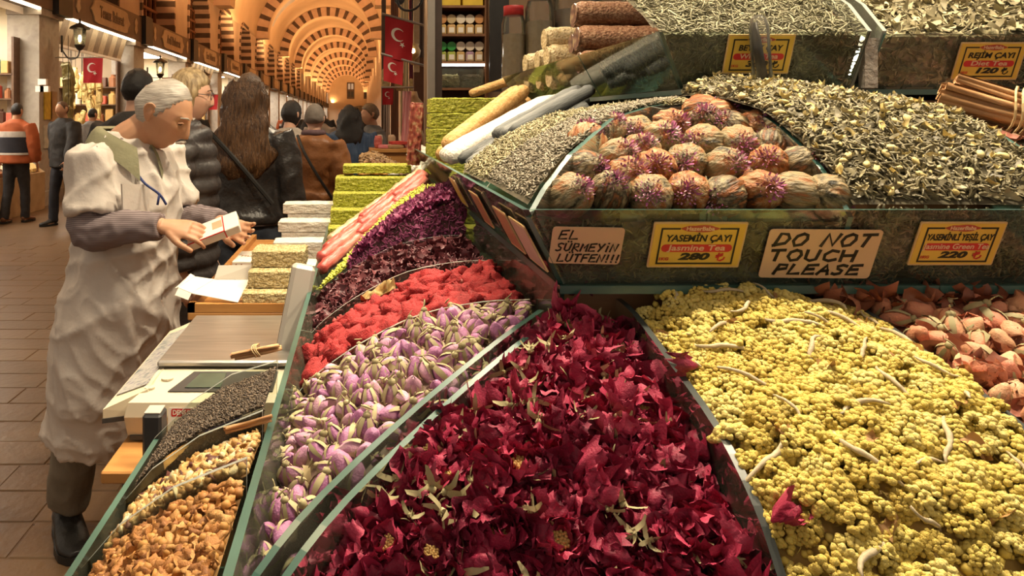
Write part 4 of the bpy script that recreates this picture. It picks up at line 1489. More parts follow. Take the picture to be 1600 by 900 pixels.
# ------------------------------------------------------------------ hibiscus, purple petals, pistachio
Q_HIB = [(-0.095, 1.485), (0.258, 1.485), (0.258, 1.782), (-0.095, 1.782)]
heap('hibiscus_heap', 'dark maroon dried hibiscus curls in the side bin', 'dried hibiscus', Q_HIB, lambda x, y: z_side(x, y) - .004, 2600, [p_curl(2.2, .09, 5, 4) for _ in range(10)] + [p_petal(1, .1, n=3) for _ in range(3)], .016, .028, HIB, HIBBED, 1.0, .003, .007)
def z_side2(x, y):
    return ps(x + .117) + .008 + .075 * max(0, min(1, (x + .04) / .26))
Q_PUR = [(-0.02, 1.80), (0.255, 1.81), (0.255, 2.10), (0.02, 1.86)]
heap('purple_petal_heap', 'purple-maroon dried petals beside the chopped pistachio', 'dried petals', Q_PUR, z_side2, 1500, [p_petal(1, .12, n=3) for _ in range(8)] + [p_curl(1.4, .08)], .012, .024, PURP, HIBBED, 1.1, .003, .008, walls=[((-.02, 1.80, 1.172), (.10, 1.804, 1.262), (.10, 1.804, 1.18), (-.02, 1.80, 1.12), 700), ((.10, 1.804, 1.262), (.255, 1.81, 1.318), (.255, 1.81, 1.20), (.10, 1.804, 1.18), 900)])
Q_PIS = [(-0.105, 1.80), (-0.015, 1.80), (0.252, 2.10), (0.19, 2.30)]
heap('chopped_pistachio_strip', 'bright yellow-green strip of chopped pistachio', 'pistachio', Q_PIS, z_side2, 2200, [p_blob(1, .2, flat=(1, .7, .6)) for _ in range(6)], .005, .010, PIST, M('pistachio_depth', (.30, .30, .03), (.42, .42, .06), scale=60), 1, .003, .004, nb=12)

# ------------------------------------------------------------------ blooming tea balls
def tea_ball():
    n, m = 26, 15
    ph = Vector((rn(-20, 20), rn(-20, 20), rn(-20, 20)))
    V = []
    for j in range(m + 1):
        t = PI * j / m
        for i in range(n):
            a = 2 * PI * i / n
            tw = a + .5 * math.cos(t)
            g = mnoise.noise(Vector((math.cos(tw) * 4.5, math.sin(tw) * 4.5, math.cos(t) * .6)) + ph)
            r = .5 * (1 + .13 * g + .05 * mnoise.noise(Vector((math.cos(a), math.sin(a), math.cos(t))) * 5 + ph))
            V.append((r * math.sin(t) * math.cos(a), r * math.sin(t) * math.sin(a), -1.12 * r * math.cos(t)))
    T = []
    for j in range(m):
        for i in range(n):
            a, b = j * n + i, j * n + (i + 1) % n
            T += [(a, b, b + n), (a, b + n, a + n)]
    return np.array(V), np.array(T)
BALLM = [M('blooming_tea_leaf_%d' % i, c1, c2, c3, scale=4.2, rough=.5, stretch=(1.3, 1.3, .32), bump=1.0, bscale=11, bd=.004) for i, (c1, c2, c3) in enumerate((
    ((.016, .012, .007), (.33, .105, .026), (.42, .32, .17)), ((.022, .018, .009), (.30, .235, .125), (.36, .12, .03)), ((.36, .12, .03), (.045, .034, .016), (.42, .33, .18))))]
ball_me = [mesh_of('blooming_tea_ball', tea_ball(), BALLM[i % 3]) for i in range(6)]
def tuft(n=46, R=.34):
    out = []
    for i in range(n):
        a, k = i * 2.4, math.sqrt((i + .5) / n)
        f = p_flake(.22, .4)
        V, T = f
        l = rn(.14, .25)
        V = V @ rotm3(rn(-.4, .4), -(1.1 - .9 * k) + rn(-.2, .2), 0).T * l + np.array((R * k * .8, 0, .585 - .20 * k * k))
        out.append((V @ rotm3(0, 0, a).T, T))
    return cat(out)
TUFT = M('purple_blossom_tuft', (.34, .05, .20), (.52, .18, .38), (.72, .52, .50), src='island', mixn=.2, scale=40, rough=.6)
tuft_me = [mesh_of('blossom', tuft(random.choice((50, 64)), rn(.30, .42)), TUFT) for _ in range(4)]
BALLS = [(890, 306), (954, 301), (1015, 306), (1074, 301), (1131, 306), (1185, 299), (1243, 301), (1293, 306),
         (913, 267), (965, 248), (1024, 263), (1073, 254), (1132, 262), (1201, 257), (1249, 260), (977, 280),
         (917, 223), (952, 207), (995, 207), (1031, 220), (1099, 223), (1152, 226), (1204, 231), (1257, 237), (1002, 238),
         (1048, 195), (1102, 192), (1121, 182), (1184, 199), (1231, 215), (1096, 175), (1143, 199)]
ORDN = ['first', 'second', 'third', 'fourth', 'fifth', 'sixth', 'seventh', 'eighth', 'ninth', 'tenth']
ROWN = lambda y: 'front row' if y > 290 else 'second row' if y > 243 else 'third row' if y > 202 else 'back row'
ROWS = {}
for b in sorted(BALLS):
    ROWS.setdefault(ROWN(b[1]), []).append(b)
for i, (px, py) in enumerate(BALLS):
    Y = float(np.interp(py, [173, 182, 199, 225, 260, 304], [1.285, 1.25, 1.19, 1.13, 1.06, 0.995]))
    x, z = (px - CX) / F * Y, CH - (py - CY) / F * Y
    s = rn(.055, .062)
    o = link('blooming_tea_ball', random.choice(ball_me), None, (x, Y, z))
    d = Vector((rn(-.8, .8), -1, rn(-.1, .9))) if rn(0, 1) < .75 else Vector((rn(-1, 1), rn(-.4, .4), rn(-.2, .6)))
    o.rotation_euler = (d.to_track_quat('Z', 'Y').to_matrix() @ Matrix.Rotation(rn(0, 6), 3, 'Z')).to_euler()
    o.scale = (s, s, s)
    tag(o, 'blooming tea ball, %s from the left in the %s of the pile' % (ORDN[ROWS[ROWN(py)].index((px, py))], ROWN(py)), 'tea ball', 'blooming tea balls')
    link('blossom', random.choice(tuft_me), o)
def z_bloom(x, y):
    return pm(y - .95) - .040
heap('tea_crumb_bed', 'brown tea crumbs under the blooming tea balls', 'tea', [(0.275, 1.0), (0.63, 1.0), (0.63, 1.375), (0.60, 1.375)], z_bloom, 900, [p_curl(1, .1) for _ in range(4)], .010, .018, GTEA, GTEABED, .8, walls=[((.24, .9605, 1.385), (.63, .9605, 1.385), (.63, 1.004, 1.298), (.285, 1.004, 1.298), 900)])

# ------------------------------------------------------------------ teas of the middle tier
def z_jas(x, y):
    u = (x - .64) / .30
    t = (y - .95) / .42
    return pm(y - .95) + .004 + (.046 * (1 - u) ** .8 * math.sin(PI * min(1, max(0, .12 + u * .88))) ** .5) * t
Q_JAS = [(0.645, 0.962), (0.938, 0.962), (0.938, 1.375), (0.60, 1.385)]
heap('jasmine_green_tea_heap', 'heap of curled jasmine green tea leaves with pale blossoms', 'tea', Q_JAS, z_jas, 7000, [p_curl(1.8, .075, 6, 4) for _ in range(14)] + [p_flake(.4, .3) for _ in range(3)], .013, .025, GTEA, GTEABED, .8, .003, .005, walls=[((.645, .9605, 1.398), (.938, .9605, 1.398), (.938, 1.004, 1.298), (.645, 1.004, 1.298), 1300)])
heap('jasmine_blossoms', 'pale yellow jasmine blossoms strewn over the green tea heap', 'blossoms', Q_JAS, z_jas, 300, [p_blob(2, .3, flat=(1, .6, .5)) for _ in range(5)] + [p_petal(1.0, .1, .5, n=3) for _ in range(5)], .009, .018, JASM, GTEABED, .8, .007, .003, bed=False)
def z_ms(x, y):
    return pm(x - .211) + .002
heap('grey_curled_tea_heap', 'heap of small grey curled tea beside the blooming tea balls', 'tea', [(0.2205, 0.966), (0.60, 1.385), (0.61, 1.40), (0.2235, 1.296)], lambda x, y: z_ms(x, y) + .004, 6500, [p_curl(2.6, .13, 4, 4) for _ in range(10)], .0065, .0125, KTEA, GTEABED, .8, .002, .003, walls=[((.2225, 1.295, 1.395), (.2225, .98, 1.395), (.278, 1.01, 1.30), (.278, 1.295, 1.30), 700)])
heap('olive_curled_tea_heap', 'heap of olive curled tea in front of the grey rolls', 'tea', [(0.2235, 1.312), (0.60, 1.312), (0.61, 1.592), (0.2235, 1.592)], z_ms, 4200, [p_curl(2.4, .10, 4, 4) for _ in range(10)], .009, .017, KTEA2, GTEABED, .8, .002, .004, walls=[((.2225, 1.592, 1.395), (.2225, 1.312, 1.395), (.278, 1.312, 1.30), (.278, 1.592, 1.30), 500)])

heap('cinnamon_bark_heap', 'brown bark and petal bits under the cinnamon bundles', 'spice', [(0.958, 0.962), (1.72, 0.962), (1.72, 1.385), (0.955, 1.385)], lambda x, y: pm(y - .95) - .03, 1500, [p_curl(1, .12) for _ in range(6)] + [p_petal(1, .1, n=3) for _ in range(3)], .014, .028, M('bark_bits', (.16, .07, .03), (.34, .17, .08), (.42, .14, .12), src='island'), GTEABED, .8, walls=[((.958, .9605, 1.372), (1.72, .9605, 1.372), (1.72, 1.004, 1.298), (.958, 1.004, 1.298), 500)])

# ------------------------------------------------------------------ teas of the upper tier
def z_up(x, y):
    return float(np.interp(y - 1.36, [0, .05, .12, .25, .4], [1.668, 1.698, 1.745, 1.81, 1.85])) - .02 * max(0, (.68 - x) / .12) * (1 if y > 1.42 else .3)
heap('white_tea_heap', 'heap of silvery white tea in the topmost bin', 'tea', [(0.572, 1.372), (0.935, 1.372), (0.935, 1.76), (0.575, 1.80)], z_up, 2600, [p_curl(1.4, .055, 6, 3) for _ in range(14)], .020, .034, WTEA, GTEABED, .9, .003, .008, walls=[((.568, 1.371, 1.675), (.934, 1.371, 1.675), (.928, 1.409, 1.58), (.62, 1.409, 1.58), 900), ((.5645, 1.80, 1.675), (.5645, 1.375, 1.675), (.62, 1.41, 1.58), (.62, 1.80, 1.58), 500)])
heap('diet_tea_heap', 'heap of straw-coloured diet tea in the topmost right bin', 'tea', [(0.985, 1.372), (1.72, 1.372), (1.72, 1.76), (0.985, 1.76)], lambda x, y: z_up(.9, y), 3400, [p_flake(.35, .3) for _ in range(8)] + [p_curl(.7, .05, 4, 3) for _ in range(6)], .016, .034, DTEA, GTEABED, .9, .003, .008, walls=[((.985, 1.371, 1.672), (1.72, 1.371, 1.672), (1.72, 1.409, 1.58), (.97, 1.409, 1.58), 1300)])

# ------------------------------------------------------------------ outer bin: black tea, dried fruit
def z_out(x, y):
    return float(np.interp(x + .303, PO_T, PO_Z)) - .012
heap('black_tea_heap', 'heap of fine dark brown tea in the outer low bin', 'tea', [(-0.288, 0.940), (-0.122, 0.940), (-0.122, 1.086), (-0.288, 1.086)], lambda x, y: z_out(x, y) + .014, 9000, [p_seed(1, .45) for _ in range(8)], .0035, .0075, BTEA, BTBED, .9, .001, .002, walls=[((-.288, .940, 1.035), (-.20, .940, 1.118), (-.20, .940, 1.0), (-.288, .940, .95), 900), ((-.20, .940, 1.118), (-.122, .940, 1.150), (-.122, .940, 1.02), (-.20, .940, 1.0), 900)])
fr = [[('f', mesh_of('dried_fruit_piece', p_blob(2, .42, 1.7, (1, .8, .38)), m))] for m in (FRUIT, FRUIT, FRUITP, FRUIT, FRUITP, FRUITD) for _ in range(2)]
fr += [[('f', mesh_of('dried_fruit_piece', p_petal(.8, .15, .7, 5, .1), FRUIT))] for _ in range(2)]
q1 = [(-0.284, 0.810), (-0.124, 0.810), (-0.124, 0.926), (-0.284, 0.926)]
place('dried_fruit_piece', fr, darts(q1, 260, .0078, 60), lambda x, y: z_out(x, y) - .004 - .010 * (y - .81) / .11, .010, .019, 'pale dried apple piece in the outer low bin next to the black tea', 'dried fruit', 'pale dried fruit pieces', .8, .004)
heap('dried_fruit_crumbs', 'crumbs of pale dried fruit below the larger pieces', 'dried fruit', q1, lambda x, y: z_out(x, y) - .008 - .010 * (y - .81) / .11, 900, [p_blob(1, .3) for _ in range(4)], .006, .012, M('fruit_crumbs', (.36, .17, .05), (.6, .4, .16), src='island'), FRUITBED, .8)
fr2 = [[('f', mesh_of('dried_orange_piece', p_blob(2, .5, 2.2, (1, .75, .6)), FRUIT2))] for _ in range(8)] + [[('f', mesh_of('dried_orange_piece', p_petal(.9, .2, .7, 5, .12), FRUIT2))] for _ in range(3)]
q2 = [(-0.284, 0.60), (-0.124, 0.56), (-0.124, 0.797), (-0.286, 0.797)]
place('dried_orange_piece', fr2, darts(q2, 300, .0088, 60), lambda x, y: z_out(x, y) - .010, .012, .020, 'curled dried orange peel piece in the nearest part of the outer bin', 'dried fruit', 'dried orange pieces', .8, .004)
heap('dried_orange_crumbs', 'crumbs of dried orange below the larger pieces', 'dried fruit', q2, lambda x, y: z_out(x, y) - .012, 600, [p_blob(1, .3) for _ in range(4)], .006, .012, M('orange_crumbs', (.30, .12, .03), (.52, .27, .07), src='island'), FRUITBED, .8)

# ------------------------------------------------------------------ cinnamon
CINN = M('cinnamon_bark', (.42, .21, .085), (.58, .34, .16), src='noise', scale=40, rough=.6, stretch=(.5, 3, 3), bump=.5, bscale=60, bd=0.003)
RAFF = M('raffia', (.62, .47, .22), (.72, .56, .30), scale=20, rough=.7)
def quill(L, r):
    """a double-rolled bark quill along x"""
    mb = MB()
    sec = []
    for s in (-1, 1):
        for i in range(9):
            a = i / 8 * 2 * PI * .86
            rr = r * .56 * (1 - .38 * i / 8)
            sec.append((s * r * .46 + s * (-rr * math.cos(a)) * -1 * .9, rr * math.sin(a)))
    for s in (-1, 1):
        pts_ = []
        n = 12
        for i in range(n + 1):
            a = -.4 + i / n * 5.9
            rr = r * (.62 - .18 * i / n)
            pts_.append((s * (r * .42 - rr * math.cos(a) * -1) - s * r * .42 * 0, rr * math.sin(a)))
        k = len(pts_)
        xs = [-L / 2, -L / 6, L / 6, L / 2]
        V, wob = [], [rn(-.06, .06) * r * 3 for _ in xs]
        for t, x in zip((1, .88), (0, 0)):
            for xi, x_ in enumerate(xs):
                for (a, b) in pts_:
                    V.append((x_, (a - s * r * .42) * t + s * r * .42 + wob[xi], b * t))
        Fs = []
        for layer in (0, 1):
            for xi in range(3):
                for i in range(k - 1):
                    a = layer * 4 * k + xi * k + i
                    Fs.append((a, a + 1, a + k + 1, a + k))
        for xi in (0, 3):
            for i in range(k - 1):
                a = xi * k + i
                Fs.append((a, a + 1, a + 4 * k + 1, a + 4 * k))
        mb.add(V, Fs)
    me = mb.mesh('cinnamon_stick', True)
    me.materials.append(CINN)
    return me
QM = [quill(.17, .0095), quill(.165, .011), quill(.175, .009)]
def bundle(name_lab, loc, axis, n, spread, sc=1.0, band=True):
    r = empty('cinnamon_bundle', loc, name_lab, 'cinnamon', 'bundles of cinnamon sticks')
    ax = Vector(axis)
    q = ax.to_track_quat('X', 'Z')
    r.rotation_euler = q.to_euler()
    r.scale = (sc,) * 3
    k = 0
    for i in range(n):
        a = i * 2.4
        rad = spread * math.sqrt(i / n)
        link('cinnamon_stick', random.choice(QM), r, (rn(-.008, .008), rad * math.cos(a), rad * math.sin(a) * .8), (rn(0, 6), rn(-.04, .04), rn(-.05, .05)))
    if band:
        mb = MB()
        for off in (-.008, 0, .006):
            pts_ = [Vector((off + .006 * math.sin(2 * a), (spread + .011) * math.cos(a), (spread * .8 + .011) * math.sin(a))) for a in [2 * PI * i / 20 for i in range(21)]]
            mb.tube(pts_, .0016, 5)
        mb.build('raffia_tie', RAFF, r)
    return r
bundle('large bundle of cinnamon sticks tied with raffia above the jasmine tea', (1.035, 1.165, 1.530), (.84, -.45, -.36), 16, .030, 1.12)
bundle('cinnamon bundle cut off by the right edge of the picture', (1.12, 1.10, 1.470), (.6, -.7, -.35), 12, .026, 1.0)
bundle('pair of tied cinnamon sticks lying between the scale and the black tea', (-0.158, 1.125, 1.165), (1, .10, .16), 3, .013, .44)
bundle('short cinnamon sticks behind the glass beside the dried fruit', (-0.140, .93, 1.135), (1, .05, .25), 3, .012, .35, False)

# ------------------------------------------------------------------ glass tube standing in the tea
r = empty('glass_tube', (0.735, 1.335, 1.53), 'clear glass tube holding dark vanilla pods in front of the White Tea card', 'tube')
MB().lathe([(0.0, 0.0), (.017, .0), (.017, .155), (.013, .172), (.006, .178), (0, .179)], 14).build('glass_body', CLEAR, r, True)
MB().tube([(0.004, 0, .004), (0.000, 0, .07), (-0.006, 0, .13), (-.008, 0, .165)], [.009, .009, .008, .005], 8).build('vanilla_pod', BLACK, r, True)
r.rotation_euler = (0, -.07, 0)
# copper scoop on the white tea
r = empty('copper_scoop', (0.70, 1.56, 1.815), 'small copper bowl half buried in the white tea', 'bowl')
MB().lathe([(0.0, -.01), (.03, -.005), (.045, .02), (.05, .05), (.046, .05), (.04, .02), (0, .0)], 18).build('bowl_body', M('copper', (.30, .10, .04), (.4, .16, .07), rough=.35, metal=.7), r, True)

# ------------------------------------------------------------------ rolls and slabs of Turkish delight
def bumpy_box(w, d, h, res, amp, fr, seed=0, rnd=.25):
    """box with rounded, crumbly faces"""
    bm = bmesh.new()
    bmesh.ops.create_cube(bm, size=1)
    bmesh.ops.subdivide_edges(bm, edges=bm.edges[:], cuts=res, use_grid_fill=True)
    s = Vector((seed * 7.3, seed * 3.1, seed))
    for v in bm.verts:
        p = v.co.copy()
        q = Vector((p.x * w, p.y * d, p.z * h))
        nrm = Vector([c if abs(c) > .499 else 0 for c in p]).normalized()
        k = sum(1 for c in p if abs(c) > .499)
        a = amp * (mnoise.noise(q * fr + s) + .6 * mnoise.noise(q * fr * 2.3 + s))
        v.co = q + nrm * (a - (k - 1) * amp * rnd * 4)
    me = bpy.data.meshes.new('slab')
    bmesh.ops.triangulate(bm, faces=bm.faces[:])
    bm.to_mesh(me)
    bm.free()
    return me
def bumpy_roll(L, r, amp, fr, seed, n=14, m=18):
    V, rows = [], []
    s = Vector((seed * 5.1, seed * 2.7, seed))
    mb = MB()
    rings = []
    for j in range(m + 1):
        x = -L / 2 + L * j / m
        e = 1 - .25 * max(0, (abs(2 * j / m - 1) - .92) / .08)
        rg = []
        for i in range(n):
            a = 2 * PI * i / n
            p = Vector((x, r * math.cos(a), r * math.sin(a)))
            k = e + (amp / r) * (mnoise.noise(p * fr + s) + .5 * mnoise.noise(p * fr * 2.4 + s))
            rg.append(Vector((x, r * k * math.cos(a), r * k * math.sin(a))))
        rings.append(rg)
    ring_faces_into(mb, rings, n)
    return mb.mesh('roll', True)

GREEN_C = M('pistachio_crust', (.26, .27, .018), (.50, .50, .05), (.62, .60, .14), scale=120, rough=.7, bump=1.0, bscale=170)
WHITE_C = M('white_sugar_crust', (.70, .64, .54), (.80, .75, .66), scale=30, rough=.8, bump=.5, bscale=120)
SESAME = M('sesame_crust', (.34, .24, .085), (.60, .47, .23), (.74, .62, .36), scale=150, rough=.7, bump=1.0, bscale=190)
GREYR = M('grey_dusted_roll', (.030, .033, .033), (.11, .114, .11), (.26, .26, .245), src='object', mixn=.5, scale=30, rough=.7, bump=.8, bscale=70, bd=.004, stretch=(.35, 2, 2))
ORANGER = M('orange_sugar_roll', (.55, .28, .08), (.70, .45, .19), scale=60, rough=.7, bump=.6)
PINKR = M('pink_glazed_roll', (.34, .035, .03), (.50, .11, .085), (.56, .25, .18), scale=14, rough=.35, stretch=(.5, 2, 2), spec=.6, bump=.6, bscale=25)
CREAMR = M('cream_glazed_roll', (.40, .27, .14), (.54, .41, .25), (.34, .18, .11), scale=14, rough=.35, stretch=(.5, 2, 2), spec=.6)
BROWNR = M('brown_nut_roll', (.16, .065, .03), (.30, .14, .07), (.42, .25, .14), scale=140, rough=.6, bump=.8, bscale=170)
BROWNE = M('dark_roll_filling', (.05, .018, .01), (.16, .07, .04), (.36, .25, .12), scale=60, rough=.4)
NUTR = M('pale_nut_roll', (.50, .36, .15), (.72, .58, .34), (.40, .26, .10), scale=80, rough=.6, bump=.8, bscale=110)

sl_me = [bumpy_box(.31, .17, .050, 22, .0028, 110, i) for i in range(3)]
for me in sl_me:
    me.materials.append(GREEN_C)
PLACES = ['lowest', 'second lowest', 'middle', 'second highest', 'topmost']
for i in range(5):
    o = link('pistachio_slab', sl_me[i % 3], None, (0.045 + .006 * i, 2.62 + .085 * i, 1.118 + .0505 * i), (0, 0, rn(-.02, .02)), (1, 1, 1) if i < 4 else (.86, 1, .62))
    tag(o, 'green pistachio-crusted slab, %s of the stepped stack behind the pink rolls' % PLACES[i], 'sweet', 'green slabs on the lower tier')
for i in range(5):
    o = link('pistachio_slab', sl_me[(i + 1) % 3], None, (0.405 + .002 * i, 2.72 + .008 * i, 1.345 + .0555 * i), (0, 0, rn(-.02, .02)), (1.0, 1, 1.08))
    tag(o, 'green pistachio-crusted slab, %s of the tall stack behind the orange rolls' % PLACES[i], 'sweet', 'green slabs on the middle tier')
# dark red side pieces next to the tall green stack
dk = bumpy_box(.05, .05, .24, 14, .004, 90, 5)
dk.materials.append(M('dark_red_slices', (.12, .02, .02), (.30, .06, .04), (.45, .28, .16), scale=50, rough=.5))
o = link('rosehip_sweet', dk, None, (.215, 2.86, 1.46), (0, .06, 0))
tag(o, 'dark red cut sweet standing left of the tall green stack', 'sweet')

def roll_thing(p0, p1, r, mat, seed, amp=.002, fr=60, endmat=None, name='delight_roll'):
    a, b = Vector(p0), Vector(p1)
    me = bumpy_roll((b - a).length, r, amp, fr, seed)
    me.materials.append(mat)
    o = link(name, me, None, (a + b) / 2, (b - a).to_track_quat('X', 'Z').to_euler())
    if endmat:
        L = (b - a).length
        for s in (-1, 1):
            MB().lathe([(r * .86, s * (L / 2 + .0005)), (r * .8, s * (L / 2 + .003)), (r * .2, s * (L / 2 + .002))], 14, (0, 0, 0), axis='x').build('cut_end', endmat, o)
    return o
# grey rolls: a lower and an upper layer
for i in range(12):
    lay_, k = (0, i) if i < 7 else (1, i - 7)
    y = 1.632 + .037 * k + .018 * lay_
    x0 = (.242 if lay_ == 0 else .30) + rn(-.008, .05)
    z0 = float(np.interp(x0, [.24, .575], [1.408, 1.572])) + .030 * lay_
    x1 = .575 - rn(0, .05)
    z1 = float(np.interp(x1, [.24, .575], [1.408, 1.572])) + .030 * lay_
    o = roll_thing((x0, y, z0), (x1, y + .10 + rn(-.015, .015), z1), rn(.0135, .0165), GREYR, i, .0022, 45, name='grey_delight_roll')
    tag(o, 'grey dusted sweet roll, %s from the olive tea in the %s layer' % (ORDN[k], ['lower', 'upper'][lay_]), 'sweet', 'grey rolls on the middle tier')
# sugared white block then orange rolls
for i in range(3):
    o = roll_thing((0.232, 1.93 + .055 * i, 1.415), (0.56, 2.10 + .055 * i, 1.572), .024, WHITE_C, 20 + i, .002, 50, name='white_delight_roll')
    tag(o, 'white sugared roll, %s beside the grey rolls' % ['first', 'second', 'third'][i], 'sweet', 'white rolls on the middle tier')
for i in range(5):
    dz = .035 if i > 2 else 0
    o = roll_thing((0.232 + rn(0, .03), 2.12 + .055 * (i % 3), 1.405 + dz), (0.52 + rn(-.03, .03), 2.30 + .055 * (i % 3), 1.575 + dz), .024, ORANGER, 30 + i, .0022, 60, name='orange_delight_roll')
    tag(o, 'orange sugared roll, %s' % ['nearest to the white rolls', 'middle of the lower layer', 'farthest of the lower layer', 'nearest of the upper layer', 'farthest of the upper layer'][i], 'sweet', 'orange rolls on the middle tier')
# pink and cream rolls of the lower tier
for k in range(7):
    for lay_ in range(3):
        y = 1.915 + .040 * k
        p0 = Vector((-0.105 + .004 * k, y, 1.112 + .006 * k))
        p1 = Vector((0.205, y + .42 - .012 * k, 1.305))
        d = p1 - p0
        t0, t1 = ((0, .36), (.33, .70), (.66, 1.0))[lay_]
        up = Vector((rn(-.004, .004), 0, .012 + .012 * (k % 2) + rn(0, .010)))
        m = PINKR if k < 4 else CREAMR
        o = roll_thing(p0 + d * t0 + up, p0 + d * t1 + up, rn(.016, .021), m, 40 + k * 3 + lay_, .0045, 55, name='glazed_delight_roll')
        tag(o, '%s glazed roll, %s row from the pistachio, %s part of the slope' % ('pink' if k < 4 else 'cream', ORDN[k], ['lower', 'middle', 'upper'][lay_]), 'sweet', 'pink and cream rolls on the lower tier')
# brown nut rolls on the upper tier
k = 0
for (row, n, z) in ((0, 3, 1.665), (1, 3, 1.733), (2, 2, 1.800)):
    for j in range(n):
        y = 1.93 + .078 * j + .02 * row
        x0 = 0.575 + .012 * j + rn(0, .015)
        o = roll_thing((x0, y, z), (x0 + .27, y + .01, z), .0335, BROWNR, 70 + k, .0018, 90, BROWNE, 'nut_roll')
        tag(o, 'brown nut-crusted roll, %s of the %s layer' % (['nearest', 'second', 'third'][j], ['bottom', 'middle', 'top'][row]), 'sweet', 'brown nut rolls on the upper tier')
        k += 1
for (row, n, z) in ((0, 4, 1.645), (1, 3, 1.708), (2, 1, 1.765)):
    for j in range(n):
        y = 2.22 + .15 * j + .03 * row
        x0 = 0.572 + .0 * j + rn(0, .01)
        o = roll_thing((x0, y, z), (x0 + .22, y + .01, z), .038, NUTR, 90 + k, .004, 70, NUTR, 'nut_roll')
        tag(o, 'pale nut roll, %s of the %s layer' % (['nearest', 'second', 'third', 'farthest'][j], ['bottom', 'middle', 'top'][row]), 'sweet', 'pale nut rolls on the upper tier')
        k += 1
# ================================================================== COUNTER WITH THE SCALE AND SWEETS
WOODO = M('orange_varnished_wood', (.42, .19, .055), (.54, .27, .085), scale=5, rough=.35, stretch=(1, 9, 9))
CREAMP = M('cream_plastic', (.58, .50, .36), (.64, .56, .41), scale=3, rough=.35)
GREYP = M('grey_plastic', (.44, .40, .35), (.50, .46, .40), scale=3, rough=.4)
STEEL = M('brushed_steel', (.36, .34, .31), (.50, .47, .43), scale=22, rough=.32, metal=.85, stretch=(.3, 4, 4), bump=.1)
DKPL = M('dark_plastic', (.03, .03, .032), (.05, .05, .05), rough=.35)
PAPERW = M('white_carton', (.74, .69, .60), (.80, .75, .66), scale=4, rough=.6)

# scale shelf
r = empty('scale_shelf', (0, 0, 0), 'orange varnished wooden board carrying the scale', 'shelf')
MB().box(-0.455, -0.115, 1.29, 1.93, .878, .90, bev=.003).build('board', WOODO, r)
MB().box(-0.32, -0.24, 1.40, 1.46, 0, .878).build('leg', WOODO, r)
MB().box(-0.32, -0.24, 1.82, 1.88, 0, .878).build('leg', WOODO, r)
# scale
sc_ = empty('weighing_scale', (-0.29, 1.62, .90), 'cream shop scale with steel platform and grey display post', 'scale')
def S(x, y, z):
    return (x + .29, y - 1.62, z - .90)
mb = MB()
mb.prism([S(-.445, 1.412, .912), S(-.449, 1.402, .950), S(-.443, 1.408, .976), S(-.430, 1.43, .984), S(-.425, 1.54, .990), S(-.40, 1.92, .990), S(-.40, 1.92, .915)], (.30, 0, 0))
mb.build('housing', CREAMP, sc_)
mb = MB()
mb.prism([S(-.492, 1.41, .945), S(-.492, 1.41, .962), S(-.415, 1.44, .990), S(-.405, 1.44, .945)], (0, .50, .006))
mb.build('side_panel', CREAMP, sc_)
MB().prism([S(-.493, 1.408, .936), S(-.493, 1.408, .945), S(-.405, 1.438, .945), S(-.405, 1.438, .936)], (0, .50, 0)).build('side_panel_base', DKPL, sc_)
mb = MB()
mb.prism([S(-.485, 1.47, .9665), S(-.425, 1.47, .9885), S(-.425, 1.87, .9925), S(-.485, 1.87, .970)], (-.001, 0, .0015))
mb.build('keypad', M('keypad_print', (.10, .12, .14), (.42, .40, .36), (.16, .15, .20), scale=60, rough=.35), sc_)
a = math.atan2(.02, .06)
mb = MB()
mb.prism([S(-.375, 1.438, .9852), S(-.17, 1.438, .9852), S(-.17, 1.535, .9905), S(-.345, 1.535, .9905)], (0, -.0002, .002))
dsp = mb.build('display_bezel', DKPL, sc_)
mb = MB()
mb.prism([S(-.345, 1.452, .9885), S(-.275, 1.452, .9885), S(-.275, 1.523, .9925), S(-.328, 1.523, .9925)], (0, -.0002, .0012))
mb.build('display_window', M('lcd_green', (.05, .07, .055), (.08, .11, .085), rough=.12), dsp)
for (x, y, z, rr) in ((-.415, 1.455, .9865, .010), (-.392, 1.50, .989, .012)):
    MB().lathe([(0, .004), (rr, .004), (rr, 0)], 14, S(x, y, z - .001)).build('button', CREAMP, sc_)
MB().box(*[q for p in zip(S(-.428, 1.553, .994), S(-.15, 1.917, 1.008)) for q in p], bev=.004).build('platform', STEEL, sc_)
MB().box(*[q for p in zip(S(-.38, 1.60, .984), S(-.20, 1.87, .994)) for q in p]).build('platform_support', DKPL, sc_)
MB().box(*[q for p in zip(S(-.44, 1.408, .905), S(-.15, 1.90, .913)) for q in p]).build('bottom_plate', DKPL, sc_)
for x in (-.39, -.19):
    for y in (1.45, 1.86):
        MB().lathe([(.018, -.0), (.02, .006), (.02, .012)], 12, S(x, y, .899)).build('rubber_foot', DKPL, sc_)
# sticker with maker's mark
stk = MB()
lay(stk, rrect(.058, .045, .003, 3), 0, .0006)
sk = stk.build('sticker', PAPERW, sc_, loc=S(-.335, 1.3975, .948), rot=(PI / 2 - .12, 0, 0))
b = MB()
lay(b, [(p[0], p[1] + .013) for p in rrect(.046, .014, .003, 3)], .0007, .0009)
b.build('printed_band', INKR, sk)
me = text_mesh('DENSAN', .012, .0003, 0, .0001, fit=.040)
me.materials.append(PAPERW)
link('lettering', me, sk, (0, .013, .0012))
b = MB()
for i in range(3):
    b.box(-.02 + .014 * i, -.011 + .014 * i, -.016, -.010, .0007, .0009)
    b.box(-.017 + .014 * i, -.0145 + .014 * i, -.010, -.003, .0007, .0009)
b.build('printed_pictograms', INK, sk)
MB().box(*[q for p in zip(S(-.302, 1.395, .925), S(-.225, 1.4025, .972)) for q in p]).build('blue_label', M('label_blue', (.05, .05, .14), rough=.4), sc_)
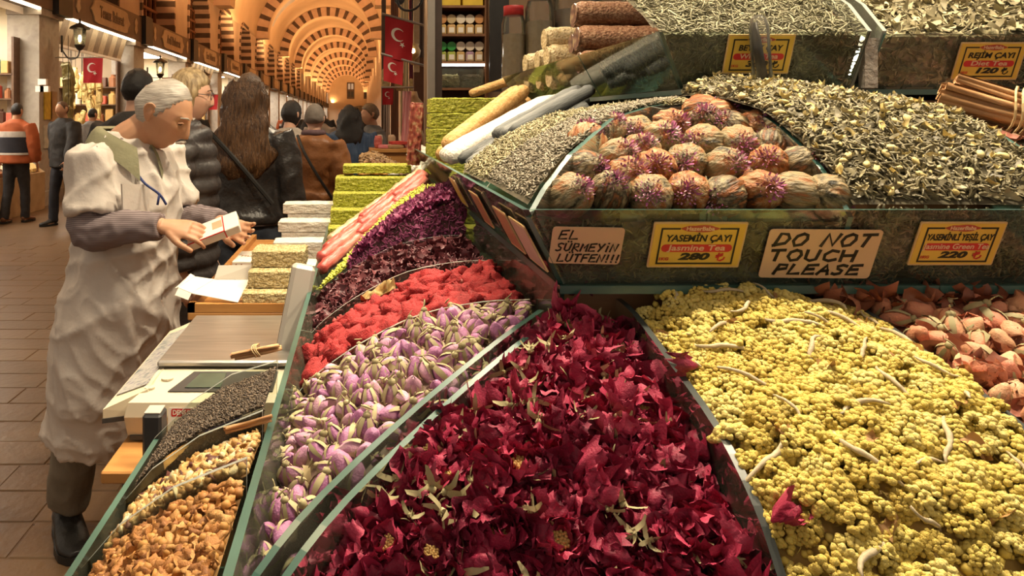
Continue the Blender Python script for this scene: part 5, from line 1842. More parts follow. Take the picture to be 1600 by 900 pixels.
# display post
q = MB()
q.box(-.026, .026, -.035, .035, 0, .205, bev=.008)
ds = q.build('display_post', GREYP, sc_, loc=S(-.165, 1.66, .985), rot=(-.12, .20, .10))
MB().box(-.0268, .0268, -.001, .001, .01, .195).build('seam', DKPL, ds)
# dark bracket in front of the scale
r = empty('card_terminal', (-0.368, 1.322, .921), 'small dark card terminal standing before the scale', 'terminal')
MB().box(-.017, .017, -.022, .022, -.02, .075, bev=.005).build('body', DKPL, r)
MB().box(-.014, .014, -.018, .018, .075, .077).build('screen', GREYP, r)

# ---- sweets table
r = empty('sweets_table', (0, 0, 0), 'orange wooden table edge behind the scale', 'table')
MB().box(-.475, -.125, 2.03, 3.25, .962, .985, bev=.003).build('tabletop', WOODO, r)
MB().box(-.475, -.455, 2.03, 3.25, .985, 1.008).build('rim', WOODO, r)
MB().box(-.475, -.125, 2.03, 2.05, .985, 1.008).build('rim', WOODO, r)
MB().box(-.46, -.14, 2.05, 3.24, .10, .962).build('apron', WOODO, r)
for x in (-.46, -.17):
    for y in (2.06, 3.19):
        MB().box(x, x + .04, y, y + .04, 0, .10).build('leg', WOODO, r)
ses = bumpy_box(.155, .12, .048, 20, .003, 120, 3)
ses.materials.append(SESAME)
for i in range(3):
    o = link('sesame_slab', ses, None, (-.245 + .004 * i, 2.10 + .05 * i, 1.012 + .049 * i), (0, 0, rn(-.03, .03)), (1 if i else 1.06, 1, 1))
    tag(o, 'sesame-crusted slab, %s of the stack behind the scale platform' % ['lowest', 'middle', 'topmost'][i], 'sweet', 'sesame slabs')
wh = [bumpy_box(.21, .11, .040, 14, .002, 70, 8 + i) for i in range(2)]
for me in wh:
    me.materials.append(WHITE_C)
for i in range(4):
    o = link('sugar_slab', wh[i % 2], None, (-.19 + .006 * i, 2.38 + .17 * i, 1.036 + .045 * i), (0, 0, rn(-.04, .04)), (1 + .06 * i, 1, 1))
    tag(o, 'white sugar-dusted slab, %s of the stepped row' % ['nearest', 'second', 'third', 'farthest'][i], 'sweet', 'white sugar slabs')
    rs = MB().box(-.105, .105, -.055, .055, 0, max(.002, .03 + .045 * i)).build('slab_riser', WHITE_C, None, loc=(-.19 + .006 * i, 2.38 + .17 * i, .986))
    tag(rs, 'white block under the sugar slab, %s of the row' % ['nearest', 'second', 'third', 'farthest'][i], 'block', 'blocks under the sugar slabs')
for i in range(4):
    cu = bumpy_box(.042, .04, .034, 5, .0018, 70, 20 + i)
    cu.materials.append(WHITE_C)
    o = link('sugar_cube', cu, None, (-.262 + .047 * i, 2.315, 1.005), (0, 0, rn(-.3, .3)))
    tag(o, 'sugar-dusted delight cube before the white slabs, %s from the left' % ['first', 'second', 'third', 'fourth'][i], 'sweet', 'delight cubes')
pk = bumpy_box(.16, .2, .12, 16, .010, 40, 31)
pk.materials.append(M('pinkish_sugar', (.55, .38, .34), (.70, .58, .50), scale=40, rough=.8, bump=.5))
o = link('pink_sugar_mound', pk, None, (-.135, 3.12, 1.05), (0, 0, .1))
tag(o, 'mound of pinkish sugared sweets behind the white slabs', 'sweet')
# boxes
for i in range(2):
    r = empty('sweets_box', (-.335 + .004 * i, 2.40, .986 + .043 * i), 'white printed sweets box, %s of the two' % ['lower', 'upper'][i], 'box', 'sweets boxes')
    MB().box(-.07, .07, -.09, .09, 0, .042, bev=.002).build('carton', PAPERW, r)
    me = text_mesh('Hazer', .036, .0006, 0, .0002, fit=.085)
    me.materials.append(M('print_ochre', (.42, .22, .10), rough=.6))
    link('lettering', me, r, (-.018, -.0906, .020), (PI / 2, 0, 0))
    me = text_mesh('HazerBaba', .03, .0004, 0, .0002, fit=.11)
    me.materials.append(M('print_ochre', (.42, .22, .10), rough=.6))
    link('lettering', me, r, (0, 0, .0426))
# opened carton
r = empty('open_carton', (-.405, 2.10, 1.01), 'opened flat white carton with flaps lying on the table rim', 'carton', rz=-.12)
def flap(pts, d=(0, 0, .0015)):
    MB().prism(pts, d).build('flap', PAPERW, r)
flap([(-.06, -.05, .02), (.075, -.055, .0), (.075, .07, .035), (-.03, .06, .035)])
flap([(-.06, -.05, .021), (-.03, .06, .036), (-.085, .05, .045), (-.105, -.03, .030)])
flap([(-.03, .06, .037), (.075, .07, .037), (.085, .075, .078), (-.02, .07, .075)])
flap([(-.105, -.03, .031), (-.085, .05, .046), (-.10, .055, .052), (-.118, -.025, .026)])
flap([(-.06, -.05, .0195), (-.105, -.03, .029), (-.11, -.045, .012), (-.065, -.062, .004)])

# ================================================================== NEXT STALLS ALONG THE RIGHT
tb = empty('spice_table', (0, 0, 0), 'wooden table of the next stall under heaped sweets', 'table')
MB().box(-.02, .34, 3.7, 6.2, .93, .97).build('tabletop', WOODO, tb)
MB().box(.0, .32, 3.75, 6.15, .1, .93).build('apron', CTR, tb)
for x in (.0, .28):
    for y in (3.75, 6.1):
        MB().box(x, x + .04, y, y + .04, 0, .1).build('leg', CTR, tb)
def mound(x, y):
    return 1.14 + .10 * math.exp(-((x - .1) / .16) ** 2)
def heap2(name, label, c, q, mats, n=260, s=(.02, .045)):
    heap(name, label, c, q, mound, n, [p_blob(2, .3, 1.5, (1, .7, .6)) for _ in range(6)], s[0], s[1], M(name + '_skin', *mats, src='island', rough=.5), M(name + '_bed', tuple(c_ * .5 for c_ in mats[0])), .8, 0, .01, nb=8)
MB_ = MB().box(-.01, .33, 3.72, 6.1, .971, 1.12).build('display_tray', CTR)
tag(MB_, 'wooden tray raising the sweets of the next stall', 'tray')
heap2('dried_date_heap', 'brown dried dates on the next stall', 'dates', [(0, 4.1), (.32, 4.1), (.32, 4.8), (0, 4.8)], ((.13, .05, .02), (.28, .13, .05), (.36, .2, .08)))
heap2('dried_apricot_heap', 'orange dried apricots on the next stall', 'apricots', [(0, 3.75), (.14, 3.75), (.14, 4.08), (0, 4.08)], ((.5, .19, .03), (.6, .3, .06), (.66, .4, .1)), 160)
heap2('sugared_almond_heap', 'white sugared almonds beside the dates of the next stall', 'sweets', [(.14, 3.75), (.32, 3.75), (.32, 4.08), (.14, 4.08)], ((.6, .53, .44), (.72, .66, .57), (.8, .75, .67)), 200, (.014, .03))
heap2('walnut_heap', 'brown walnuts far on the next stall', 'nuts', [(0, 4.85), (.32, 4.85), (.32, 6.0), (0, 6.0)], ((.22, .12, .05), (.36, .22, .1), (.45, .3, .16)), 260)
heap('sugar_lump_heap', 'white sugar lumps in the gap left of the tall green stack', 'sweets', [(.215, 3.08), (.42, 3.08), (.42, 3.62), (.24, 3.62)], lambda x, y: 1.30 + .1 * (x - .2) + .12 * (y - 3.1), 420, [p_blob(1, .15) for _ in range(5)], .018, .034, WHITE_C, WHITE_C, .8, 0, .01, nb=8)
bx = MB().box(.212, .46, 3.07, 3.64, .97, 1.295).build('sweets_crate', CTR)
tag(bx, 'wooden crate under the white sugar lumps', 'crate')
leg_ = MB().box(.22, .45, 3.1, 3.6, 0, .968).build('crate_stand', CTR)
tag(leg_, 'wooden stand under the sugar lump crate', 'stand')
# scarf stall with the dress form
st2 = empty('scarf_table', (0.42, 7.3, 0), 'brown table with folded pink scarves', 'table')
MB().box(-.30, .10, -.35, .5, .0, 1.20).build('cabinet_body', WOODO, st2)
MB().box(-.33, .12, -.38, .52, 1.20, 1.23).build('tabletop', WOODO, st2)
for i, (x, z, c, n) in enumerate(((-.16, 1.231, (.62, .20, .22), 'pink'), (-.10, 1.262, (.55, .06, .05), 'red'), (-.22, 1.231, (.38, .25, .13), 'tan'))):
    me = bumpy_box(.16, .18, .03, 8, .004, 30, 60 + i)
    me.materials.append(M('scarf_' + n, c, rough=.8))
    o = link('folded_scarf', me, None, (.42 + x + .06 * i, 7.15 + .12 * (i % 2), z + .017), (0, 0, .2 * i))
    tag(o, 'folded %s scarf on the brown table' % n, 'scarf', 'folded scarves')
df = empty('dress_form', (0.545, 7.45, 1.232), 'tan dress form draped with a long pink scarf', 'dress form')
SKT = M('dress_form_tan', (.52, .32, .15), (.58, .37, .18), rough=.6)
mb = MB()
ring_faces_into(mb, *tube_rings([Vector(p) for p in ((0, 0, .0), (0, 0, .10), (0, 0, .22), (0, 0, .34), (0, 0, .44), (0, 0, .50), (0, 0, .56))], [(.10, .08), (.11, .085), (.075, .06), (.10, .085), (.10, .06), (.05, .05), (.035, .035)], 16), n=16)
mb.build('torso', SKT, df, True)
me = MB()
for s in (0, 1):
    V = []
    for j in range(15):
        t = j / 14
        for i in range(9):
            u = i / 8
            V.append((-.115 + .085 * u + .008 * math.sin(9 * u + 3 * t) - .03 * t, -.10 - .02 * math.sin(14 * u + t * 2) + .02 * s, .56 - .62 * t - .01 * s))
    me.add(V, [(j * 9 + i, j * 9 + i + 1, (j + 1) * 9 + i + 1, (j + 1) * 9 + i) for j in range(14) for i in range(8)])
me.build('scarf', M('pink_silk', (.66, .25, .26), (.74, .40, .38), scale=12, rough=.5, stretch=(6, 1, .5)), df, True)
# grey bags / boxes clutter and brown column
MB_ = MB().box(.59, .70, 8.0, 8.14, 0, 2.18).build('pillar_40', M('brown_column', (.115, .052, .028), (.14, .065, .035), rough=.5))
tag(MB_, 'brown square column beside the dress form', kind='structure')
# brass hanging lamp
r = empty('hanging_lamp', (.545, 7.6, 2.20), 'ornate brass lamp glowing above the brown column', 'lamp')
MB().lathe([(.0, -.13), (.02, -.12), (.025, -.08), (.075, -.03), (.085, .02), (.06, .07), (.07, .085), (.055, .09)], 14).build('bowl', M('brass_glow', (.62, .42, .16), (.75, .55, .28), rough=.35, metal=.3), r, True)
MB().tube([(0, 0, .09), (0, 0, 1.6)], .006, 6).build('chain', IRON, r)
MB().ball((0, -.07, .01), .025, 8, 6).build('bulb', BULB, r)
# spotlight and curved cable near the flags
r = empty('spot_fixture', (.39, 7.2, 2.68), 'white spotlight above the flags', 'spotlight')
MB().lathe([(.02, .06), (.045, .05), (.05, -.02), (.042, -.02)], 12, axis='y').build('housing', DKPL, r)
MB().lathe([(.0, -.016), (.04, -.018)], 12, axis='y').build('lens', BULB, r)
MB().tube([(0, .05, 0), (0, .05, .6)], .01, 6).build('rod', IRON, r)
o = MB().tube(catmull([(.33, 7.0, 2.9), (.36, 7.0, 2.62), (.46, 7.0, 2.545), (.58, 7.0, 2.62), (.64, 7.0, 2.9)], 5), .012, 6).build('cable', DKPL)
tag(o, 'thick dark cable looping above the large flag', 'cable')
# flag line post and carved panels behind the flags
o = MB().box(.62, .70, 6.9, 7.0, 0, 3.6).build('flag_post', WDARK)
tag(o, 'dark post holding the flag poles', 'post')
o = MB().box(.56, .62, 7.62, 7.7, 2.0, 2.75).build('hanging_textile', M('cream_textile', (.55, .42, .24), (.68, .55, .36), scale=12, rough=.8))
tag(o, 'cream hanging cloth behind the brass lamp', 'textile')
for i, (x, z, c) in enumerate(((.30, 1.98, (.6, .45, .22)), (.62, 1.86, (.55, .4, .16)), (.46, 1.95, (.5, .3, .12)))):
    me = bumpy_box(.09, .06, .22, 8, .012, 20, 80 + i)
    me.materials.append(M('textile_tan_%d' % i, c, rough=.8))
    o = link('hanging_bundle', me, None, (x, 8.5, z))
    tag(o, 'tan bundle hanging %s' % ['left of the lowest flag', 'right of the dress form', 'above the dress form'][i], 'bundle', 'hanging bundles')
    MB().tube([(0, 0, .1), (0, 0, 1.6)], .004, 5).build('cord', IRON, o)

# ================================================================== INSIDE OF THE STALL'S OWN SHOP
SHELFW = M('shelf_wood', (.16, .075, .035), (.23, .11, .05), scale=4, rough=.45, stretch=(6, 1, 1))
wb = MB().box(.50, 5.0, 5.62, 5.75, 0, 4.2).build('wall_back', M('dim_shop_wall', (.20, .12, .065), (.27, .165, .09), scale=3, rough=.7))
tag(wb, 'brown back wall of the spice shop', kind='structure')
cp = MB().box(-.3, 5.0, 1.9, 5.75, 4.2, 4.3).build('ceiling_shop', WDARK)
tag(cp, 'dark ceiling of the spice shop', kind='structure')
# metal post
r = empty('metal_post', (.47, 4.62, 0), 'grey metal corner post beside the shelves', 'post')
MB().box(-.045, .0, -.03, .03, 0, 4.2).build('upright', M('post_metal', (.30, .28, .24), (.42, .39, .34), scale=4, rough=.4, metal=.4), r)
MB().box(.0, .045, -.02, .05, 0, 4.2).build('upright', M('post_dark', (.07, .05, .04), rough=.5), r)
# shelf unit
su = empty('shelf_unit', (0.70, 5.2, 0), 'wooden wall shelf with two rows of lidded jars', 'shelf')
for x in (-.17, .17):
    MB().box(x - .012, x + .012, -.16, .22, 0, 3.0).build('side_panel', SHELFW, su)
for z in (1.40, 1.73, 1.912, 2.10, 2.295, 2.52):
    MB().box(-.158, .158, -.16, .22, z - .016, z).build('shelf_board', SHELFW, su)
MB().box(-.158, .158, .20, .22, 1.4, 3.0).build('back_panel', SHELFW, su)
MB().box(-.155, .155, -.165, -.15, 1.878, 1.894).build('light_strip', M('white_tube', (1, .97, .9), emit=6), su)
jb = MB().box(-.028, .028, -.03, .03, 0, .075, bev=.008).mesh('jar_body')
def jar(x, z, lidc, bodyc, label):
    r = empty('gift_jar', (.70 + x, 5.12, z), label, 'jar', 'jars on the wall shelf')
    m1 = M('jar_body_%s' % str(bodyc), bodyc, (.62, .45, .2), rough=.35, scale=14)
    MB().box(-.028, .028, -.028, .028, 0, .072, bev=.008).build('body', m1, r)
    MB().box(-.018, .018, -.030, -.028, .015, .05).build('label', PAPERW, r)
    l = M('jar_lid_%s' % str(lidc), lidc, tuple(c * .85 for c in lidc), rough=.35)
    MB().lathe([(0, -.010), (.031, -.010), (.034, 0), (.031, .008), (0, .008)], 18, (0, -.02, .108), axis='y').build('lid', l, r)
    MB().tube([(0, -.01, .072), (0, -.01, .085)], .010, 8).build('neck', l, r)
OR_, WH_, GN_ = (.55, .27, .10), (.72, .64, .50), (.04, .30, .06)
P5 = ['first', 'second', 'third', 'fourth', 'fifth']
for i, (l, b) in enumerate(((OR_, (.6, .4, .12)), ((.5, .38, .2), (.55, .33, .14)), (WH_, (.6, .4, .14)), (WH_, (.5, .3, .12)), (OR_, (.55, .36, .16)))):
    jar(-.128 + .064 * i, 2.10, l, b, 'lidded jar, %s from the left on the upper shelf' % P5[i])
for i, (l, b) in enumerate(((GN_, (.30, .45, .05)), (GN_, (.34, .48, .06)), (WH_, (.55, .36, .14)), (WH_, (.34, .2, .42)), (WH_, (.5, .34, .2)))):
    jar(-.128 + .064 * i, 1.912, l, b, 'lidded jar, %s from the left on the lower shelf' % P5[i])
for i in range(2):
    o = MB().box(-.07, .07, -.08, .08, 0, .09, bev=.004).build('yellow_box', M('box_yellow', (.65, .45, .04), rough=.5), None, loc=(.625 + .155 * i, 5.15, 2.296))
    tag(o, 'yellow box on the topmost shelf, %s' % ['left one', 'right one'][i], 'box', 'yellow boxes')
r = empty('glass_case', (.70, 5.10, 1.731), 'small glass case of pale and brown goods under the light tube', 'case')
plate('front_pane', [(-.15, -.05, 0), (.15, -.05, 0), (.15, -.05, .13), (-.15, -.05, .13)], (0, .005, 0), r)
for nm, x0, col in (('pale_heap', -.14, (.62, .48, .24)), ('brown_heap', .01, (.20, .12, .07))):
    me = bumpy_box(.13, .16, .08, 10, .012, 60, int(x0 * 100))
    me.materials.append(M(nm, col, rough=.7, bump=.6, scale=40))
    link('goods_heap', me, r, (x0 + .065, .06, .05))
# dark poster strip
o = MB().box(.0, .13, 0, .03, 0, 1.1).build('hanging_banner', BLACK, None, loc=(.875, 4.95, 1.70))
tag(o, 'tall black banner with red print right of the shelves', 'banner')
MB().box(.02, .11, -.003, -.001, .80, .92).build('print', INKR, o)
MB().box(.03, .10, -.003, -.001, .68, .78).build('print', M('print_orange', (.5, .12, .03)), o)
# brick-coloured package next to it
o = MB().box(-.03, .03, -.05, .05, 0, .30, bev=.006).build('spice_package', M('package_rust', (.32, .11, .05), (.45, .26, .13), scale=16, rough=.4), None, loc=(.93, 4.6, 1.601))
tag(o, 'tall rust-coloured package behind the pale nut rolls', 'package')
sh = MB().box(.52, 3.2, 3.2, 5.6, 1.55, 1.60).build('back_worktop', SHELFW)
tag(sh, 'brown worktop behind the stall carrying jars', 'worktop')
sh2 = MB().box(.55, 3.2, 3.25, 5.55, 0, 1.55).build('back_cabinet', SHELFW)
tag(sh2, 'brown cabinet under the back worktop', 'cabinet')
def bigjar(x, y, h, rad, label, lid, content=None):
    r = empty('storage_jar', (x, y, 1.601), label, 'jar', 'storage jars')
    MB().lathe([(0, 0), (rad * .95, 0), (rad, .02), (rad, h * .82), (rad * .8, h * .9), (rad * .8, h * .93)], 20).build('jar_glass', CLEAR, r, True)
    MB().lathe([(rad * .84, h * .90), (rad * .84, h), (0, h)], 20).build('lid', lid, r, True)
    if content:
        MB().lathe([(0, .01), (rad * .9, .01), (rad * .9, h * .7), (0, h * .72)], 16).build('content', content, r)
PALE = M('pale_content', (.55, .42, .24), (.66, .53, .33), scale=30, rough=.7)
bigjar(.715, 3.42, .44, .055, 'tall jar with red lid and pale content behind the pale nut rolls', INKR, PALE)
bigjar(.83, 3.40, .52, .065, 'tall cream canister next to the red-lidded jar', PALE, PALE)
bigjar(1.00, 3.42, .60, .105, 'large clear plastic jar behind the brown nut rolls', CLEAR, M('milky_content', (.50, .40, .30), rough=.6))
bigjar(1.22, 3.5, .58, .10, 'large clear jar partly hidden by the brown nut rolls', CLEAR, PALE)
o = MB().lathe([(0, 0), (.06, 0), (.06, .25), (.05, .42), (0, .47)], 14).build('red_canister', INKR, None, True, loc=(1.42, 3.5, 1.601))
tag(o, 'red canister behind the topmost brown nut rolls', 'canister')
# sticks of dried goods between the tall green stack and the pale rolls
for i in range(4):
    o = roll_thing((.45 + .03 * i, 2.98 + .02 * i, 1.62 + .01 * i), (.70 + .03 * i, 3.10, 1.70 + .012 * i), .018, ORANGER if i < 3 else WHITE_C, 120 + i, .002, 50, name='fruit_leather_roll')
    tag(o, 'tan fruit roll behind the tall green stack, %s' % ['first', 'second', 'third', 'fourth'][i], 'sweet', 'tan fruit rolls')

# ================================================================== GOODS IN THE LEFT SHOPS
SHOPSH = M('shop_shelf_wood', (.10, .05, .025), (.15, .08, .04), rough=.5)
rk = random.Random(5)
def shop_goods(k, n_shelf, cols, label, detailed=True):
    yw = Y0 + BAY * k + BAY / 2 - .3
    # shelf rack on the far side wall, facing the camera
    r = empty('shop_rack', (XL - 1.5, yw - .2, 0), 'shelf rack with goods inside the %s' % label, 'rack', 'racks in the shops')
    for s in (-1.4, 0, 1.4):
        MB().box(s - .02, s + .02, -.15, .18, 0, 2.9).build('upright', SHOPSH, r)
    zs = [.6 + .42 * i for i in range(n_shelf)]
    for z in zs:
        MB().box(-1.4, 1.4, -.15, .18, z - .025, z).build('shelf_board', SHOPSH, r)
    c = 0
    for zi, z in enumerate(zs):
        x = -1.33
        while x < 1.3:
            w = rk.uniform(.13, .26)
            h = rk.uniform(.16, .34)
            if rk.random() < .97:
                col = rk.choice(cols)
                m = M('goods_%d_%d' % (k, cols.index(col)), col, tuple(min(1, q * 1.25) for q in col), scale=9, rough=.5)
                o = (MB().box(-w * .45, w * .45, -.08, .08, 0, h, bev=.012) if rk.random() < .5 else MB().lathe([(0, 0), (w * .42, 0), (w * .42, h * .75), (w * .22, h * .85), (w * .24, h), (0, h)], 10)).build('shop_package', m, None, loc=(XL - 1.5 + x + w / 2, yw - .2, z + .001))
                tag(o, 'small package or jar on the rack of the %s' % label, 'package', 'goods of the ' + label)
                c += 1
            x += w + .02
WARMC = [(.55, .10, .06), (.65, .50, .20), (.30, .12, .05), (.62, .55, .42), (.12, .06, .04), (.50, .30, .10)]
GOLDC = [(.75, .62, .38), (.70, .50, .20), (.80, .72, .55), (.60, .35, .12), (.78, .66, .46)]
shop_goods(0, 5, WARMC, 'shop with the loofahs')
shop_goods(1, 5, GOLDC, 'shop with gold boxes')
shop_goods(2, 4, GOLDC, 'third shop in the row')
shop_goods(-1, 5, WARMC + [(.1, .3, .5)], 'shop at the left edge')
# counter fronts with goods boxes outside the shops
for k in range(-1, 5):
    yc = Y0 + BAY * k
    r = empty('shop_front_counter', (XL + .45, yc, 0), 'sloping goods counter before the %s' % ['shop at the left edge', 'shop with the loofahs', 'shop with gold boxes', 'third shop', 'fourth shop', 'fifth shop'][k + 1], 'counter', 'counters before the shops')
    MB().prism([(-.45, -2.0, 0), (.0, -2.0, 0), (.0, -2.0, .62), (-.45, -2.0, .92)], (0, 4.0, 0)).build('counter_body', M('counter_tan', (.34, .22, .11), (.45, .31, .17), scale=5, rough=.6), r)
    for i in range(12):
        col = rk.choice(WARMC + GOLDC)
        m = M('tray_%d' % (int(sum(col) * 100)), col, tuple(q * 1.2 for q in col), scale=14, rough=.6, bump=.5)
        y = -1.85 + .31 * i
        MB().prism([(-.43, y, .92), (-.02, y, .645), (-.02, y, .70), (-.43, y, 1.0)], (0, .27, 0)).build('goods_tray', m, r)
# loofahs and sponges hanging in the first shop
LOOF = M('loofah_tan', (.55, .38, .12), (.68, .52, .22), (.40, .26, .08), scale=20, rough=.8, bump=.6)
def hang(name, cat_, grp, lab, x, y, z, s, mat, seed):
    r = empty(name, (x, y, z), lab, cat_, grp)
    me = bumpy_box(s[0], s[1], s[2], 8, .03, 6, seed)
    me.materials.append(mat)
    link('body', me, r, rot=(0, rk.uniform(-.3, .3), 0))
    MB().tube([(0, 0, s[2] / 2 - .02), (0, 0, 3.405 - z)], .006, 5).build('string', IRON, r)
for i in range(16):
    x = XL - .06 - .10 * (i % 8) + rk.uniform(-.04, .04)
    y = 16.4 + rk.uniform(-.3, .4)
    hang('loofah', 'loofah', 'loofahs hanging in the first shop', 'tan loofah hanging in the shop behind the man in black', x, y, rk.uniform(1.35, 2.6), (.12, .12, rk.uniform(.35, .6)), LOOF, 100 + i)
for i in range(4):
    hang('herb_bunch', 'herb bunch', 'herb bunches in the first shop', 'olive bunch of dried herbs hanging beside the small flag', XL + .05 - .06 * i, 14.4 + .15 * i, 1.5 + .3 * i, (.18, .15, .5), M('herb_olive', (.14, .11, .03), (.24, .19, .06), scale=16, bump=.7), 200 + i)
# posters and a notice on the first pillar
for i, (y, z, w, h, c, lab) in enumerate(((12.95, 1.75, .3, .5, (.62, .42, .05), 'yellow poster on the first pillar'), (13.2, 1.72, .28, .56, (.42, .26, .13), 'brown poster on the first pillar'), (12.95, 1.2, .3, .4, (.60, .55, .45), 'white leaflet board low on the first pillar'))):
    o = MB().box(0, .02, -w / 2, w / 2, -h / 2, h / 2).build('poster', M('poster_%d' % i, c, tuple(q * .7 for q in c), scale=12, rough=.6), None, loc=(XL + .252, y, z))
    tag(o, lab, 'poster', 'posters on the pillar')
for i, (x, z) in enumerate(((XL + .42, 1.62), (XL + .5, 1.62), (XL + .46, 1.74))):
    o = MB().box(-.07, .07, -.04, .04, -.05, .05).build('price_plate', PAPERW, None, loc=(x * 1.0 - .1, 12.52, z + .4))
    tag(o, 'small white plate on the first pillar, %s' % ['lower left', 'lower right', 'upper'][i], 'plate', 'white plates on the pillar')

# ------------------------------------------------------------------ hanging textiles of the stalls beyond the dress form
for i, (x, w, z0, z1, c, lab) in enumerate(((.34, .09, 1.15, 2.05, (.40, .30, .24), 'greyish scarf hanging leftmost beyond the dress form'), (.45, .10, 1.2, 3.3, (.20, .09, .05), 'brown shawl hanging behind the large flag'), (.57, .10, 1.3, 3.3, (.52, .40, .22), 'cream shawl hanging beyond the brass lamp'),
                                     (.68, .09, 1.2, 3.3, (.16, .03, .05), 'maroon shawl hanging beside the dark post'), (.79, .11, 1.2, 3.3, (.07, .045, .035), 'dark brown shawl hanging right of the maroon one'), (.91, .11, 1.2, 3.3, (.10, .05, .03), 'dark shawl hanging rightmost behind the column'))):
    m = MB()
    nx, nz = 10, 10
    V = [(x - w / 2 + w * a / nx, 9.4 + .05 * i % .1 + .012 * math.sin(a * 1.9 + i + .15 * b), z1 - (z1 - z0) * b / nz) for b in range(nz + 1) for a in range(nx + 1)]
    m.add(V, [(b * (nx + 1) + a, b * (nx + 1) + a + 1, (b + 1) * (nx + 1) + a + 1, (b + 1) * (nx + 1) + a) for b in range(nz) for a in range(nx)])
    o = m.build('hanging_shawl', M('shawl_%d' % i, c, tuple(q * 1.3 for q in c), scale=6, rough=.8, stretch=(5, 1, .6)), None, True)
    tag(o, lab, 'shawl', 'hanging shawls')
o = MB().box(.26, 1.25, 9.36, 9.56, 3.3, 3.36).build('shawl_rail', WDARK)
tag(o, 'dark rail from which the shawls hang', 'rail')
o = MB().box(.28, .33, 9.4, 9.5, 0, 3.3).build('rail_post', WDARK)
tag(o, 'dark thin post holding the shawl rail', 'post')
for i, (x, y, z, c) in enumerate(((.20, 7.6, 1.23, (.6, .5, .42)), (.18, 7.2, 1.23, (.5, .12, .1)), (.33, 7.6, 1.23, (.62, .45, .3)))):
    me = bumpy_box(.07, .08, .12, 5, .008, 30, 150 + i)
    me.materials.append(M('souvenir_%d' % i, c, rough=.6))
    o = link('souvenir', me, None, (x, y, z + .06))
    tag(o, '%s souvenir on the brown scarf table' % ['whitish', 'red', 'sand-coloured'][i], 'souvenir', 'souvenirs on the scarf table')
# ================================================================== PEOPLE
def loft(mb, pts, rads, n=14, up=None, k=4):
    U = catmull([tuple(p) + tuple(r if hasattr(r, '__len__') else (r, r)) for p, r in zip(pts, rads)], k)
    ring_faces_into(mb, *tube_rings([Vector(u[:3]) for u in U], [(max(.002, u[3]), max(.002, u[4])) for u in U], n, up), n=n)

def remesh(mb, name, voxel, smooth=4, fac=.5):
    me = mb.mesh(name)
    o = bpy.data.objects.new(name, me)
    COL.objects.link(o)
    m = o.modifiers.new('r', 'REMESH')
    m.mode = 'VOXEL'
    m.voxel_size = voxel
    if smooth:
        s = o.modifiers.new('s', 'SMOOTH')
        s.iterations = smooth
        s.factor = fac
    dg = bpy.context.evaluated_depsgraph_get()
    dg.update()
    out = bpy.data.meshes.new_from_object(o.evaluated_get(dg))
    bpy.data.objects.remove(o)
    bpy.data.meshes.remove(me)
    out.name = name
    out.polygons.foreach_set('use_smooth', np.ones(len(out.polygons), dtype=bool))
    return out

def wrinkle(me, amp, sc, seed=0, fn=None, sharp=1, tilt=0.0):
    n = len(me.vertices)
    co, no = np.zeros(n * 3), np.zeros(n * 3)
    me.vertices.foreach_get('co', co)
    me.vertices.foreach_get('normal', no)
    co, no = co.reshape(-1, 3), no.reshape(-1, 3)
    off = Vector((seed * 3.7, seed * 1.3, seed * 2.1))
    for i in range(n):
        p = Vector((co[i, 0] * sc[0], co[i, 1] * sc[1], co[i, 2] * sc[2])) + off
        if sharp > 1:
            p = p + Vector((tilt * co[i, 2], 0, 0))
            d = 1.6 * (1 - abs(mnoise.noise(p))) ** sharp + .25 * mnoise.noise(p * 1.9)
        else:
            d = 1 - 2 * abs(mnoise.noise(p)) + .5 * mnoise.noise(p * 2.1)
        if fn:
            d += fn(co[i])
        co[i] += no[i] * amp * (d - .4)
    me.vertices.foreach_set('co', co.ravel())
    me.update()
    return me

def head_vt(w=1.0, female=False, scale=None):
    """head surface: x right, y forward, z up, centred; ~23 cm tall"""
    n, m = 44, 34
    V = []
    for j in range(m + 1):
        t = PI * j / m
        for i in range(n):
            a = 2 * PI * i / n
            dx, dy, dz = math.sin(t) * math.cos(a), math.sin(t) * math.sin(a), math.cos(t)
            x, y, z = .073 * dx, .096 * dy, .115 * dz
            if dz < 0:
                x *= 1 - .30 * (-dz) ** 1.3
                y *= (1 - .06 * (-dz)) if dy > 0 else (1 - .55 * (-dz) ** .9)
            if scale is not None:
                k = scale(dx, dy, dz, x, y, z)
                V.append((x * k, y * k, z * k))
                continue
            if dy > 0.1:
                g = lambda cx, cz, sx, sz: math.exp(-((x - cx) / sx) ** 2 - ((z - cz) / sz) ** 2)
                nz = float(np.interp(z, [-.045, -.036, -.030, -.005, .018, .03], [0, .016, .030 if not female else .024, .017, .006, 0]))
                y += nz * math.exp(-(x / .0135) ** 2)
                y += .005 * (g(-.013, -.033, .008, .007) + g(.013, -.033, .008, .007))
                y -= .011 * (g(-.031, .010, .015, .011) + g(.031, .010, .015, .011))
                y += .006 * (g(-.03, .030, .022, .008) + g(.03, .030, .022, .008)) * (.4 if female else 1)
                y += .004 * (g(-.045, -.018, .018, .02) + g(.045, -.018, .018, .02))
                y += .007 * g(0, -.056, .022, .006) - .004 * g(0, -.0615, .02, .003) + .007 * g(0, -.068, .020, .006)
                y += .009 * g(0, -.096, .022, .014)
            V.append((x * w, y, z))
    F = []
    for j in range(m):
        for i in range(n):
            F.append((j * n + i, (j + 1) * n + i, (j + 1) * n + (i + 1) % n, j * n + (i + 1) % n))
    return V, F

def add_vt(mb, V, F, mat):
    mb.add([mat @ Vector(v) for v in V], F)

